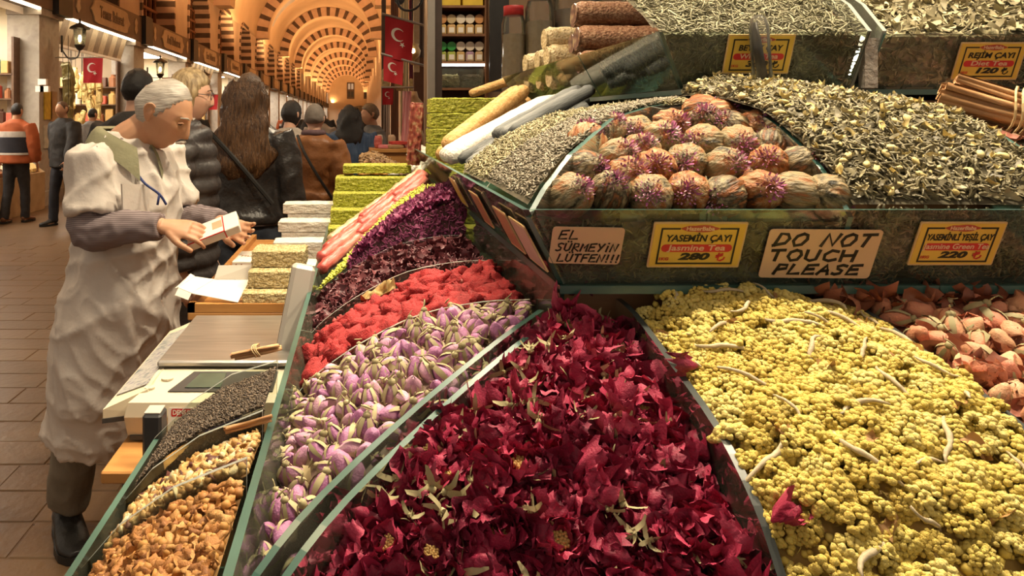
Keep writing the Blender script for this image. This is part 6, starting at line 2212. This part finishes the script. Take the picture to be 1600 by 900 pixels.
def ears(mb, mat):
    for s in (-1, 1):
        rim = [(s * .076, -.002, -.030), (s * .079, -.010, -.022), (s * .086, -.020, -.005), (s * .090, -.026, .012), (s * .090, -.020, .026), (s * .085, -.008, .030), (s * .078, .000, .022)]
        mb.tube([mat @ Vector(p) for p in catmull(rim, 3)], .0052, 6)
        mb.ball((0, 0, 0), 1, 8, 6)
        k = len(mb.v) - 48 + 0
        cnt = 8 * 5
        for q in range(len(mb.v) - cnt, len(mb.v)):
            v = Vector(mb.v[q])
            mb.v[q] = tuple(mat @ Vector((s * .079 + v.x * .008, -.010 + v.y * .014, .0 + v.z * .028)))
        

def hand(mb, wrist, d, nrm, side, curl=.35, spread=.12, L=.185, thumb=.8):
    """palm and five fingers; d = pointing direction, nrm = where the palm faces, side = +1 when the thumb is towards d x nrm"""
    w, d, nrm = Vector(wrist), Vector(d).normalized(), Vector(nrm)
    nrm = (nrm - d * nrm.dot(d)).normalized()
    lat = d.cross(nrm).normalized() * side
    s = L / .185
    kn = w + d * .092 * s
    U = [(w - d * .01, .027 * s, .020 * s), (w + d * .03 * s, .034 * s, .018 * s), (w + d * .07 * s, .041 * s, .015 * s), (kn, .040 * s, .012 * s)]
    ring_faces_into(mb, *tube_rings([u[0] for u in U], [(u[1], u[2]) for u in U], 12, lat), n=12)
    lens = [.072, .080, .075, .058]
    for i in range(4):
        off = (1.5 - i) / 1.5 * .030 * s
        base = kn + lat * off - d * .012 * s
        ang = (1.5 - i) * spread
        fd = (d * math.cos(ang) + lat * math.sin(ang)).normalized()
        p, pts, rr = base, [base], [.0095 * s]
        c = 0
        for q, fr in enumerate((.45, .32, .23)):
            c += curl * (1.0 if q else .7)
            v = (fd * math.cos(c) + nrm * math.sin(c))
            p = p + v * (lens[i] + .012) * fr * s
            pts.append(p)
            rr.append((.0088, .0080, .0066)[q] * s)
        mb.tube([Vector(x[:3]) for x in catmull([tuple(p) for p in pts], 3)], list(np.interp(np.linspace(0, 3, 10), range(4), rr)), 8)
    tb = w + d * .028 * s + lat * .026 * s
    v1 = (d * .75 + lat * thumb + nrm * .25).normalized()
    v2 = (d * .95 + lat * thumb * .45 + nrm * .35).normalized()
    mb.tube([Vector(x) for x in catmull([tuple(tb), tuple(tb + v1 * .045 * s), tuple(tb + v1 * .045 * s + v2 * .032 * s), tuple(tb + v1 * .045 * s + v2 * .058 * s)], 3)], [q * s for q in (.014, .0135, .013, .012, .0115, .011, .0105, .010, .0095, .0080)], 8)

SKIN = M('skin_tan', (.50, .26, .15), (.58, .32, .19), scale=14, rough=.5, sss=.15)
SKINF = M('skin_fair', (.58, .33, .22), (.64, .38, .27), scale=14, rough=.5, sss=.15)
def cloth(name, c, c2=None, rough=.8, scale=14, bump=.25, **kw):
    return M(name, c, c2 or tuple(x * .75 for x in c), scale=scale, rough=rough, bump=bump, bscale=60, **kw)

def shoe(mb_u, mb_s, ankle, d, L=.27, k=1.0):
    d = Vector((d[0], d[1], 0)).normalized()
    h = Vector((ankle[0], ankle[1], 0)) - d * .06
    lat = Vector((-d.y, d.x, 0))
    loft(mb_u, [h + d * t * L + Vector((0, 0, z)) for t, z in ((.0, .055), (.12, .062), (.35, .062), (.6, .045), (.85, .036), (1.0, .032))], [(.022 * k, .030), (.038 * k, .042), (.040 * k, .042), (.044 * k, .030), (.042 * k, .024), (.018 * k, .012)], 14, lat)
    loft(mb_u, [h + d * .065 + Vector((0, 0, .06)), h + d * .062 + Vector((0, 0, .11))], [(.042, .048), (.042, .046)], 12, lat)
    out = []
    for t, w in ((0, .02), (.03, .034), (.2, .040), (.4, .040), (.65, .048), (.85, .044), (.97, .026), (1.02, .008)):
        out.append((t, w))
    poly = [h + d * t * L + lat * w * k for t, w in out] + [h + d * t * L - lat * w * k for t, w in reversed(out)]
    mb_s.prism([(p.x, p.y, .002) for p in poly], (0, 0, .026))

def hair_cap(mat4, style, seed, material, root, name='hair', vol=1.08):
    def sc(dx, dy, dz, x, y, z):
        line = float(np.interp(dy, [-1, -.2, .2, .55, 1], {'short': [-.50, -.35, .05, .42, .60], 'bald': [-.5, -.38, .0, .62, .95], 'long': [-1.1, -1.1, -.2, .45, .62], 'bob': [-.95, -.95, -.55, .38, .60], 'hat': [-.30, -.18, -.05, .12, .16]}[style]))
        k = max(0, min(1, (dz - line) / .12 + .5))
        st = 0 if style == 'hat' else .035 * mnoise.noise(Vector((dx * 9, dy * 3 + seed, dz * 9))) + .02 * mnoise.noise(Vector((dx * 22, dy * 5 + seed, dz * 20)))
        return .90 + (vol - .90 + st) * k
    V, F = head_vt(scale=sc)
    mb = MB()
    add_vt(mb, V, F, mat4)
    me = mb.mesh(name, True)
    me.materials.append(material)
    return link(name, me, root)

def person(label, loc, rz, H=1.7, jacket=None, jl=.50, jt=.022, trousers=None, shoes=None, hair='short', hairmat=None, vol=1.08, arms='down', skin=None, voxel=.014, group='people in the hall',
           stance=.0, headrot=(0, 0), fn=None, wamp=.007, wsc=(7, 7, 9), seed=0, sleeve=1.0, long_len=.0, build=1.0, collar=True, cv=.016):
    skin = skin or SKINF
    h = H / 1.70
    r = empty('person', loc, label, 'person', group, rz)
    hc = Vector((0, .03, 1.585)) * h
    Mh = Matrix.Translation(hc) @ Matrix.Rotation(headrot[1], 4, 'Z') @ Matrix.Rotation(headrot[0], 4, 'X') @ Matrix.Diagonal((h, h, h, 1))
    b = build
    A = {'down': (((.235, -.02, 1.12), (.25, .04, .86)),) * 2, 'front': (((.24, -.03, 1.13), (.14, .22, 1.10)),) * 2, 'bent': (((.25, -.04, 1.12), (.16, .20, 1.22)), ((.24, -.02, 1.12), (.25, .04, .86))),
         'walk': (((.24, -.08, 1.13), (.25, -.05, .88)), ((.24, .06, 1.13), (.24, .16, .90)))}[arms]
    jo = []
    for s, (e, w) in zip((1, -1), A):
        jo.append((Vector((s * .185 * b, -.01, 1.385)) * h, Vector((s * e[0] * b, e[1], e[2])) * h, Vector((s * w[0] * b, w[1], w[2])) * h, s))
    legs = []
    for s in (1, -1):
        f = stance * s
        legs.append((Vector((s * .09, 0, .88)) * h, Vector((s * .095, .02 + f * .5, .47)) * h, Vector((s * .10, -.03 + f, .09)) * h, s))
    bd = MB()
    V, F = head_vt(female=hair in ('long', 'bob'))
    add_vt(bd, V, F, Mh)
    ears(bd, Mh)
    loft(bd, [hc + Vector((0, -.015, -.06)) * h, Vector((0, -.005, 1.46)) * h, Vector((0, -.01, 1.38)) * h], [(.052, .055), (.055, .058), (.09, .07)], 12, (1, 0, 0))
    loft(bd, [Vector(p) * h for p in ((0, -.01, 1.43), (0, -.01, 1.36), (0, .0, 1.22), (0, .0, 1.05), (0, -.01, .92), (0, -.01, .84))], [(.08, .06), (.17 * b, .085), (.155 * b, .11), (.135 * b, .095), (.165, .11), (.12, .10)], 16, (1, 0, 0))
    for sh, el, wr, s in jo:
        loft(bd, [sh, (sh + el) / 2, el, (el + wr) / 2, wr], [.05, .046, .038, .036, .026], 10)
        dd = (wr - el).normalized()
        nn = Vector((-s, 0, 0)) if arms == 'down' else Vector((0, 0, -1)) if dd.z > -.5 else Vector((-s, 0, 0))
        hand(bd, wr, dd, nn, 1 if s > 0 else -1, .35, .08, .18 * h)
    for hp, kn, an, s in legs:
        loft(bd, [hp, (hp + kn) / 2, kn, (kn + an) / 2, an, an + Vector((0, 0.02, -.04))], [.085, .075, .055, .052, .038, .04], 12)
        loft(bd, [an + Vector((0, -.05, -.05)), an + Vector((0, .12, -.065))], [(.03, .03), (.035, .018)], 8, (1, 0, 0))
    me = remesh(bd, 'body', voxel * h, 3 if voxel > .008 else 2)
    me.materials.append(skin)
    link('body', me, r)
    # trousers
    tr = MB()
    loft(tr, [Vector(p) * h for p in ((0, -.01, 1.02), (0, -.01, .92), (0, -.01, .83))], [(.15 * b, .11), (.18 * b, .13), (.165 * b, .12)], 16, (1, 0, 0))
    for hp, kn, an, s in legs:
        loft(tr, [hp + Vector((0, 0, .0)), (hp + kn) / 2, kn, (kn + an) / 2, an + Vector((0, 0, -.035))], [.105, .090, .072, .068, .066], 14)
    me = wrinkle(remesh(tr, 'trousers', cv, 3), .006, (8, 8, 7), seed + 1)
    me.materials.append(trousers)
    link('trousers', me, r)
    # jacket
    j = MB()
    z0 = jl * 1.7
    t = jt
    loft(j, [Vector(p) * h for p in ((0, -.012, 1.475), (0, -.01, 1.43), (0, -.01, 1.37), (0, .0, 1.22), (0, .0, 1.05), (0, -.01, .94), (0, -.01, z0))][:7], [(.062 + t * .5, .06 + t * .5), (.11 + t, .085 + t), (.185 * b + t, .10 + t), (.17 * b + t, .125 + t), (.155 * b + t, .115 + t), (.172 * b + t, .125 + t), (.178 * b + t, .13 + t)], 20, (1, 0, 0))
    for sh, el, wr, s in jo:
        if sleeve > .8:
            loft(j, [sh + Vector((-s * .03, 0, .0)), (sh + el) / 2, el, (el + wr) / 2, wr - (wr - el).normalized() * .01], [.066 + t, .058 + t, .050 + t, .046 + t, .036 + t * .6], 12)
        else:
            loft(j, [sh + Vector((-s * .03, 0, .0)), sh * .6 + el * .4, sh * .3 + el * .7], [.066 + t, .058 + t, .056 + t], 12)
    me = wrinkle(remesh(j, 'jacket', cv, 3), wamp, wsc, seed, fn)
    me.materials.append(jacket)
    link('jacket' if sleeve > .8 else 'shirt', me, r)
    for hp, kn, an, s in legs:
        u, so = MB(), MB()
        shoe(u, so, an, (0.12 * s, 1))
        sh_ = u.build('shoe', shoes or BLACK, r, True)
        so.build('sole', BLACK, sh_)
    hr = hair_cap(Mh, hair, seed, hairmat, r, 'beanie' if hair == 'hat' else 'hair', vol)
    if hair == 'long':
        m = MB()
        V, n = [], 30
        rows = 22
        for q in range(rows + 1):
            t = q / rows
            z = hc.z + (.075 - long_len * t) * h
            for i in range(n):
                a = 2 * PI * i / n
                ww = float(np.interp(t, [0, .12, .3, .7, 1], [.086, .108, .122, .160, .150]))
                dd = float(np.interp(t, [0, .15, .4, 1], [.066, .085, .080, .070]))
                wv = 1 + .14 * mnoise.noise(Vector((math.cos(a) * 4, math.sin(a) * 4, t * 5 + seed))) + .10 * mnoise.noise(Vector((math.cos(a) * 11, math.sin(a) * 11, t * 7 + seed)))
                if t > .85:
                    wv *= 1 - (t - .85) * 3.5
                V.append(((ww * math.cos(a) * wv + .012 * math.sin(t * 11 + i)) * h, (-.035 - .075 * t + dd * math.sin(a) * wv) * h, z + .012 * mnoise.noise(Vector((i, t * 4, seed)))))
        m.add(V, [(q * n + i, q * n + (i + 1) % n, (q + 1) * n + (i + 1) % n, (q + 1) * n + i) for q in range(rows) for i in range(n)] + [tuple(range(rows * n, rows * n + n))])
        m.build('hair_length', hairmat, hr, True)
    if hair == 'hat':
        pass
    return r, Mh, h

HB = M('hair_black', (.010, .008, .007), (.022, .017, .014), scale=60, rough=.4, stretch=(6, 6, .6), bump=.5)
HBR = M('hair_brown', (.040, .018, .008), (.16, .080, .034), scale=14, rough=.36, stretch=(7, 7, .9), bump=.8)
HBL = M('hair_blonde', (.17, .11, .05), (.46, .34, .18), scale=12, rough=.45, stretch=(5, 5, 1), bump=.5)
HGR = M('hair_grey', (.26, .23, .195), (.50, .455, .40), scale=14, rough=.5, stretch=(1, 1, 7), bump=.3)
LEATH = cloth('black_leather', (.022, .019, .018), (.045, .040, .037), rough=.30, bump=.35)
PUFF = cloth('black_puffer', (.030, .026, .026), (.055, .048, .046), rough=.42)
JEANS = cloth('dark_jeans', (.020, .025, .036), (.045, .052, .068), rough=.8)
BLKT = cloth('black_trousers', (.020, .018, .018), (.035, .03, .03))
GRYT = cloth('grey_trousers', (.055, .046, .042), (.09, .075, .068))

puff_fn = lambda c: 1.6 * abs(math.sin(c[2] * 40)) - .6
r, Mh, h = person('blonde woman with glasses in a black puffer jacket facing right', (-.80, 3.32, 0), -PI / 2 + .05, 1.735, PUFF, .45, .040, GRYT, None, 'bob', HBL, 1.13, 'down', SKINF, .0065, cv=.011, fn=puff_fn, wamp=.010, wsc=(4, 4, 4), seed=3, headrot=(-.08, .05))
g = MB()
for s in (-1, 1):
    g.tube([Mh @ Vector((s * .032 + .024 * math.cos(a), .100, .010 + .018 * math.sin(a))) for a in [2 * PI * i / 14 for i in range(15)]], .0016, 5)
    g.tube([Mh @ Vector((s * .054, .096, .014)), Mh @ Vector((s * .078, .03, .014)), Mh @ Vector((s * .078, -.01, .010))], .0016, 5)
g.tube([Mh @ Vector((-.009, .108, .012)), Mh @ Vector((.009, .108, .012))], .0016, 5)
g.build('glasses', DKPL, r)
for s in (-1, 1):
    MB().lathe([(0, 0), (.006, .001)], 8).build('eye', BLACK, r, loc=Mh @ Vector((s * .031, .088, .011)), rot=(-PI / 2, 0, 0))
    e = MB()
    e.tube([Mh @ Vector((s * .016, .096, .032)), Mh @ Vector((s * .032, .096, .036)), Mh @ Vector((s * .05, .084, .030))], .0024, 5)
    e.build('eyebrow', HBR, r)

r, Mh, h = person('woman with long wavy brown hair in a black leather jacket and jeans', (-.60, 3.95, 0), -.12, 1.755, LEATH, .575, .024, JEANS, None, 'long', HBR, 1.12, 'down', SKINF, seed=5, long_len=.50, wamp=.009, cv=.012)
j = MB()
loft(j, [Vector(p) * h for p in ((0, -.01, 1.0), (0, -.01, .93))], [(.172, .135), (.186, .148)], 20, (1, 0, 0))
j.build('sweater_hem', cloth('grey_knit', (.11, .085, .08), (.16, .13, .12)), r, True)
t = MB().tube([Vector(p) * h for p in catmull([(-.17, -.15, 1.42), (0, -.175, 1.25), (.17, -.16, 1.05)], 5)], .012, 6)
t.build('bag_strap', BLACK, r)

person('dark-haired man in a black coat right behind the vendor, facing away', (-1.30, 4.25, 0), -.45, 1.80, cloth('black_coat', (.022, .020, .020), (.04, .036, .034)), .48, .035, BLKT, None, 'short', HB, 1.10, 'down', SKINF, seed=7, build=1.1)
r, Mh, h = person('woman with grey beanie and rust-brown jacket seen from behind', (-.355, 5.7, 0), -.2, 1.62, cloth('rust_jacket', (.27, .105, .032), (.20, .075, .022), rough=.5), .585, .035, BLKT, None, 'hat', cloth('grey_beanie', (.15, .125, .105), (.20, .17, .145), scale=30), 1.16, 'bent', SKINF, seed=9, wamp=.010)
t = MB().tube([Vector(p) * h for p in catmull([(-.10, -.13, 1.46), (-.03, -.185, 1.33), (.08, -.195, 1.15), (.20, -.15, .95)], 5)], .011, 6)
t.build('bag_strap', BLACK, r)
m = bumpy_box(.09, .16, .16, 5, .006, 10, 3)
m.materials.append(BLACK)
link('bag', m, r, (.24, -.06, .86))
m = MB().tube([Vector((.075 * math.cos(a), .07 * math.sin(a) - .01, 1.475)) * h for a in [2 * PI * i / 16 for i in range(17)]], .028, 8)
m.build('scarf', cloth('plum_scarf', (.13, .075, .085)), r, True)
person('woman with black bobbed hair partly hidden left of the rust jacket', (-.60, 6.3, 0), -.6, 1.66, cloth('cream_coat', (.42, .36, .30)), .50, .03, JEANS, None, 'bob', HB, 1.16, 'down', SKINF, seed=11)
person('woman with long black hair in a blue denim coat seen from behind', (-.105, 7.5, 0), .1, 1.65, cloth('denim_blue', (.035, .065, .13), (.07, .11, .19), scale=9, stretch=(5, 5, .6)), .36, .04, BLKT, None, 'long', HB, 1.12, 'down', SKINF, seed=13, long_len=.40, build=1.15)
person('man in grey t-shirt with brown hair facing left', (.135, 7.85, 0), PI / 2 + .3, 1.67, cloth('grey_tshirt', (.12, .115, .11), (.16, .155, .15)), .52, .018, cloth('teal_trousers', (.15, .19, .19)), None, 'short', M('hair_tawny', (.13, .075, .035), (.22, .14, .075), scale=30, rough=.5, bump=.6), 1.13, 'front', SKIN, .010, sleeve=.5, seed=15)
person('man in a black jacket walking among the shops', (-4.22, 10.5, 0), PI - .5, 1.76, cloth('black_parka', (.020, .018, .018), (.034, .03, .03)), .47, .045, cloth('navy_trousers', (.022, .022, .03)), None, 'bald', HBR, 1.05, 'walk', SKIN, stance=.12, seed=17, build=1.1)
r, Mh, h = person('man in an orange, white and navy jacket at the left edge', (-5.02, 10.75, 0), -.1, 1.74, cloth('orange_jacket', (.42, .10, .03), (.36, .085, .025)), .50, .045, BLKT, cloth('brown_shoe', (.22, .09, .04)), 'short', HB, 1.08, 'down', SKIN, stance=.10, seed=19, build=1.15)
for z0, z1, c, nm in ((1.22, 1.30, (.55, .50, .45), 'white_stripe'), (1.00, 1.22, (.025, .024, .035), 'navy_band'), (.97, 1.0, (.55, .50, .45), 'white_stripe')):
    m = MB()
    q = 3
    loft(m, [Vector((0, -.002, z)) * h for z in np.linspace(z0, z1, 4)], [(.2 * 1.15 * float(np.interp(z, [.9, 1.05, 1.22, 1.3], [.235, .222, .232, .238])) / .2 , float(np.interp(z, [.9, 1.05, 1.22, 1.3], [.188, .178, .186, .18]))) for z in np.linspace(z0, z1, 4)], 22, (1, 0, 0))
    m.build(nm, cloth(nm, c), r, True)
person('man in a grey shirt far behind the man in black', (-4.95, 13.6, 0), -.4, 1.70, cloth('light_grey_shirt', (.26, .24, .22)), .52, .02, BLKT, None, 'short', HB, 1.08, 'down', SKIN, seed=21)
src = [o for o in COL.objects if o.name.startswith('person') and o.parent is None]
FAR = [(-.62, 11.5, 4, 'dark-haired passer-by behind the woman in the beanie'), (-.95, 16.0, 10, 'passer-by in a grey shirt farther down the hall'), (-1.9, 21.0, 2, 'passer-by in a black coat far down the hall, beside the shops'), (-.75, 13.5, 2, 'passer-by in a black coat left of the denim coat'),
       (-2.6, 26, 8, 'distant passer-by in black near the lit shop fronts'), (-.1, 18, 2, 'distant passer-by in black behind the man in the grey t-shirt'), (-1.5, 31, 4, 'very distant passer-by in a pale coat'), (-3.9, 17.5, 2, 'passer-by in a black coat beside the second shop')]
for x, y, i, lab in FAR:
    o = copy_tree(src[i % len(src)])
    o.location = (x, y, 0)
    o.rotation_euler = (0, 0, rn(-.6, .6))
    tag(o, lab)

# ------------------------------------------------------------------ the vendor
VR = Vector((-.88, 2.57, 0))
vend = empty('person', VR, 'white-haired vendor in a long white coat holding a small box', 'person')
def W(x, y, z):
    return Vector((x, y, z)) - VR
neck = W(-.815, 2.55, 1.435)
hc = W(-.683, 2.545, 1.535)
# head looks right and bows forward
Mh = Matrix.Translation(hc) @ Matrix.Rotation(-PI / 2 - .16, 4, 'Z') @ Matrix.Rotation(-.50, 4, 'X') @ Matrix.Diagonal((1.06, 1.06, 1.06, 1))
fw, rt = Vector((.82, -.57, 0)), Vector((-.57, -.82, 0))
bd = MB()
V, F = head_vt()
add_vt(bd, V, F, Mh)
ears(bd, Mh)
loft(bd, [hc + (Mh.to_3x3() @ Vector((0, -.025, -.05))), (hc + neck) / 2 + Vector((-.015, 0, -.012)), neck, neck + Vector((-.02, .01, -.07))], [(.056, .058), (.056, .060), (.064, .064), (.09, .08)], 14, rt)
loft(bd, [W(-.825, 2.56, 1.40), W(-.83, 2.57, 1.34), W(-.82, 2.57, 1.2), W(-.84, 2.58, 1.0), W(-.86, 2.58, .86)], [(.10, .08), (.175, .095), (.16, .11), (.15, .11), (.15, .11)], 16, rt)
RS, RE, RW = W(-.890, 2.430, 1.380), W(-.868, 2.375, 1.165), W(-.625, 2.335, 1.178)
LS, LE, LW = W(-.735, 2.735, 1.385), W(-.655, 2.72, 1.15), W(-.470, 2.500, 1.165)
for sh, el, wr in ((RS, RE, RW), (LS, LE, LW)):
    loft(bd, [sh, (sh + el) / 2, el, (el + wr) / 2, wr], [.052, .047, .040, .038, .027], 12)
RHD = Vector((.97, -.02, -.12))
hand(bd, RW, RHD, Vector((.10, .55, -.70)), -1, .38, .05, .178, .55)
LHD = Vector((.80, -.42, -.26))
hand(bd, LW, LHD, Vector((-.30, -.75, .55)), 1, .34, .09, .178, .5)
RL = [W(-.90, 2.56, .86), W(-.985, 2.63, .50), W(-1.075, 2.70, .10)]
LL = [W(-.82, 2.66, .86), W(-.78, 2.68, .50), W(-.80, 2.74, .10)]
for L_ in (RL, LL):
    loft(bd, [L_[0], (L_[0] + L_[1]) / 2, L_[1], (L_[1] + L_[2]) / 2, L_[2]], [.085, .075, .056, .052, .038], 12)
    fd_ = Vector((.50, -.86, 0)) if L_ is RL else Vector((.91, -.41, 0))
    loft(bd, [L_[2] - fd_ * .03 + Vector((0, 0, -.05)), L_[2] + fd_ * .12 + Vector((0, 0, -.065))], [(.03, .03), (.03, .016)], 8)
me = remesh(bd, 'body', .0044, 2, .4)
me.materials.append(SKIN)
link('body', me, vend)
# hair, brows, moustache, eyes
hair_cap(Mh, 'bald', 2, HGR, vend, 'hair', 1.045)
for s in (-1, 1):
    e = MB()
    e.tube([Mh @ Vector((s * .014, .0965, .030)), Mh @ Vector((s * .03, .0945, .034)), Mh @ Vector((s * .050, .080, .028))], [.0028, .0034, .0020], 6)
    e.build('eyebrow', HGR, vend)
    e = MB()
    e.ball((0, 0, 0), (.011, .007, .0045), 10, 6)
    e.build('eye', M('eye_dark', (.05, .03, .02), rough=.2), vend, True, loc=Mh @ Vector((s * .031, .0815, .007)), rot=(0, 0, -PI / 2))
    e = MB()
    e.tube([Mh @ Vector((s * .019, .0865, .010)), Mh @ Vector((s * .031, .0875, .0135)), Mh @ Vector((s * .044, .0795, .009))], .0026, 6)
    e.build('eyelid', SKIN, vend, True)
m = MB()
for s in (-1, 1):
    m.tube([Mh @ Vector((s * .002, .110, -.044)), Mh @ Vector((s * .014, .107, -.047)), Mh @ Vector((s * .027, .096, -.054))], [.0065, .0062, .0030], 8)
m.build('moustache', M('moustache_grey', (.42, .37, .32), (.52, .47, .41), scale=60, rough=.7, bump=.5), vend, True)
# shirt with striped sleeves, olive collar
STR = M('striped_shirt', (.15, .115, .12), (.27, .22, .225), scale=3, rough=.8)
_nt = STR.node_tree
_w = _nt.nodes.new('ShaderNodeTexWave')
_w.inputs['Scale'].default_value = 55
_w.bands_direction = 'Z'
_tc = [n for n in _nt.nodes if n.type == 'TEX_COORD'][0]
_nt.links.new(_tc.outputs['Object'], _w.inputs['Vector'])
_rp = [n for n in _nt.nodes if n.type == 'VALTORGB'][0]
_nt.links.new(_w.outputs['Fac'], _rp.inputs[0])
s_ = MB()
for sh, el, wr in ((RS, RE, RW), (LS, LE, LW)):
    d = (wr - el).normalized()
    loft(s_, [sh, (sh + el) / 2, el + Vector((-.012, 0, -.008)), (el + wr) / 2, wr - d * .005], [.046, .050, .060, .055, .043], 14)
loft(s_, [neck + Vector((.0, 0, .022)), neck + Vector((-.005, .005, -.05)), neck + Vector((-.01, .01, -.12))], [(.068, .068), (.085, .080), (.13, .10)], 16, rt)
me = wrinkle(remesh(s_, 'shirt', .007, 2), .005, (20, 20, 20), 4)
me.materials.append(STR)
link('shirt', me, vend)
# long white coat with short sleeves
COAT = cloth('white_cotton_coat', (.66, .60, .545), (.60, .54, .485), scale=5, bump=.15)
c_ = MB()
prof = [(-.818, 2.552, 1.455, .082, .080), (-.822, 2.556, 1.42, .125, .105), (-.822, 2.563, 1.37, .185, .122), (-.806, 2.572, 1.27, .178, .155), (-.808, 2.575, 1.14, .170, .158), (-.822, 2.572, .99, .182, .165), (-.842, 2.57, .82, .205, .185), (-.895, 2.59, .60, .190, .170), (-.965, 2.62, .385, .155, .140)]
loft(c_, [W(*p[:3]) for p in prof], [(p[3], p[4]) for p in prof], 28, rt)
for sh, el in ((RS, RE), (LS, LE)):
    d = (el - sh)
    loft(c_, [sh + Vector((0, 0, .045)), sh + Vector((0, 0, .02)), sh + d * .35, sh + d * .62, sh + d * .80], [.045, .078, .076, .077, .080], 16)
def drape(c):
    z, x = c[2], c[0] + VR.x - VR.x
    return .0
me = remesh(c_, 'coat', .009, 3)
wrinkle(me, .012, (6.5, 6.5, 1.6), 12, sharp=5, tilt=3.0)
wrinkle(me, .007, (4, 4, 7), 31, sharp=6, tilt=-4.0)
wrinkle(me, .006, (13, 13, 7), 47, sharp=4, tilt=5.0)
me.materials.append(COAT)
coat = link('coat', me, vend)
# olive collar folded around the neck, open at the front
OLV = cloth('olive_collar', (.26, .25, .15), (.21, .20, .12))
m = MB()
n = 30
rows = []
for q, (rr, dz) in enumerate(((.070, .050), (.080, .058), (.098, .040), (.118, .002))):
    row = []
    for t in np.linspace(-2.75, 2.75, n):
        k = max(0, (abs(t) - 1.5) / 1.25)          # towards the front points
        p = neck - fw * (rr * (1.0 + .05 * k) * math.cos(t)) + rt * (rr * 1.02 * math.sin(t))
        drop = dz - .070 * k - (.055 * k * k if q == 3 else .02 * k * k if q == 2 else 0)
        row.append(p + Vector((-.012, .004, drop)) + fw * (.045 * k))
    rows.append(row)
m.add([p for r_ in rows for p in r_], [(q * n + i, q * n + i + 1, (q + 1) * n + i + 1, (q + 1) * n + i) for q in range(3) for i in range(n - 1)])
m.build('collar', OLV, vend, True)
# blue lanyard and pocket
m = MB().tube([neck + Vector(p) for p in catmull([(.075, -.10, -.10), (.11, -.13, -.13), (.155, -.125, -.165), (.175, -.115, -.20)], 4)], .0045, 6)
m.tube([neck + Vector((.155, -.125, -.165)), neck + Vector((.15, -.13, -.20))], .004, 6)
m.build('pen_cord', M('blue_cord', (.03, .05, .20), rough=.5), vend, True)
m = MB()
pc = W(-.735, 2.405, 1.27)
m.prism([pc + rt * .055 + Vector((0, 0, .04)), pc - rt * .055 + Vector((0, 0, .03)), pc - rt * .05 + Vector((0, 0, -.075)), pc + rt * .05 + Vector((0, 0, -.075))], tuple(fw * .008))
m.build('breast_pocket', COAT, vend)
# trousers, shoes
tr = MB()
for L_ in (RL, LL):
    loft(tr, [L_[0], (L_[0] + L_[1]) / 2, L_[1], (L_[1] + L_[2]) / 2, L_[2] + Vector((0, 0, .012))], [.10, .090, .078, .080, .076], 16)
me = wrinkle(remesh(tr, 'trousers', .009, 3), .010, (9, 9, 7), 8)
me.materials.append(cloth('khaki_trousers', (.17, .145, .105), (.21, .18, .135)))
link('trousers', me, vend)
SHOEM = cloth('black_shoe_leather', (.014, .013, .012), (.022, .02, .018), rough=.35)
for L_, d in ((RL, (.50, -.86)), (LL, (.9, -.4))):
    u, so = MB(), MB()
    shoe(u, so, L_[2], d, .285, 1.28)
    sh_ = u.build('shoe', SHOEM, vend, True)
    so.build('sole', BLACK, sh_)
    dd = Vector((d[0], d[1], 0)).normalized()
    lt = Vector((-dd.y, dd.x, 0))
    lc = MB()
    for q in range(3):
        p = Vector((L_[2].x, L_[2].y, 0)) + dd * (.035 + .028 * q) + Vector((0, 0, .107 - .013 * q))
        lc.tube([p - lt * .024 - Vector((0, 0, .006)), p + Vector((0, 0, .004)), p + lt * .024 - Vector((0, 0, .006))], .0028, 5)
    lc.build('laces', BLACK, sh_)
# ring on the left hand
# box held in the hands
bxr = empty('gift_box', W(-.470, 2.370, 1.158) + VR, 'small cream box with red trim held in the hands of the vendor', 'box')
bxr.rotation_euler = (.45, -.36, .10)
MB().box(-.085, .085, -.045, .045, -.014, .014, bev=.002).build('carton', PAPERW, bxr)
m = MB()
m.box(.035, .039, -.0455, .0455, -.0145, .0147)
m.box(-.0855, .039, -.0455, -.042, .0120, .0147)
m.build('red_trim', INKR, bxr)
MB().box(.0, .033, -.015, .025, .0142, .0147).build('gold_label', PLAQ, bxr)
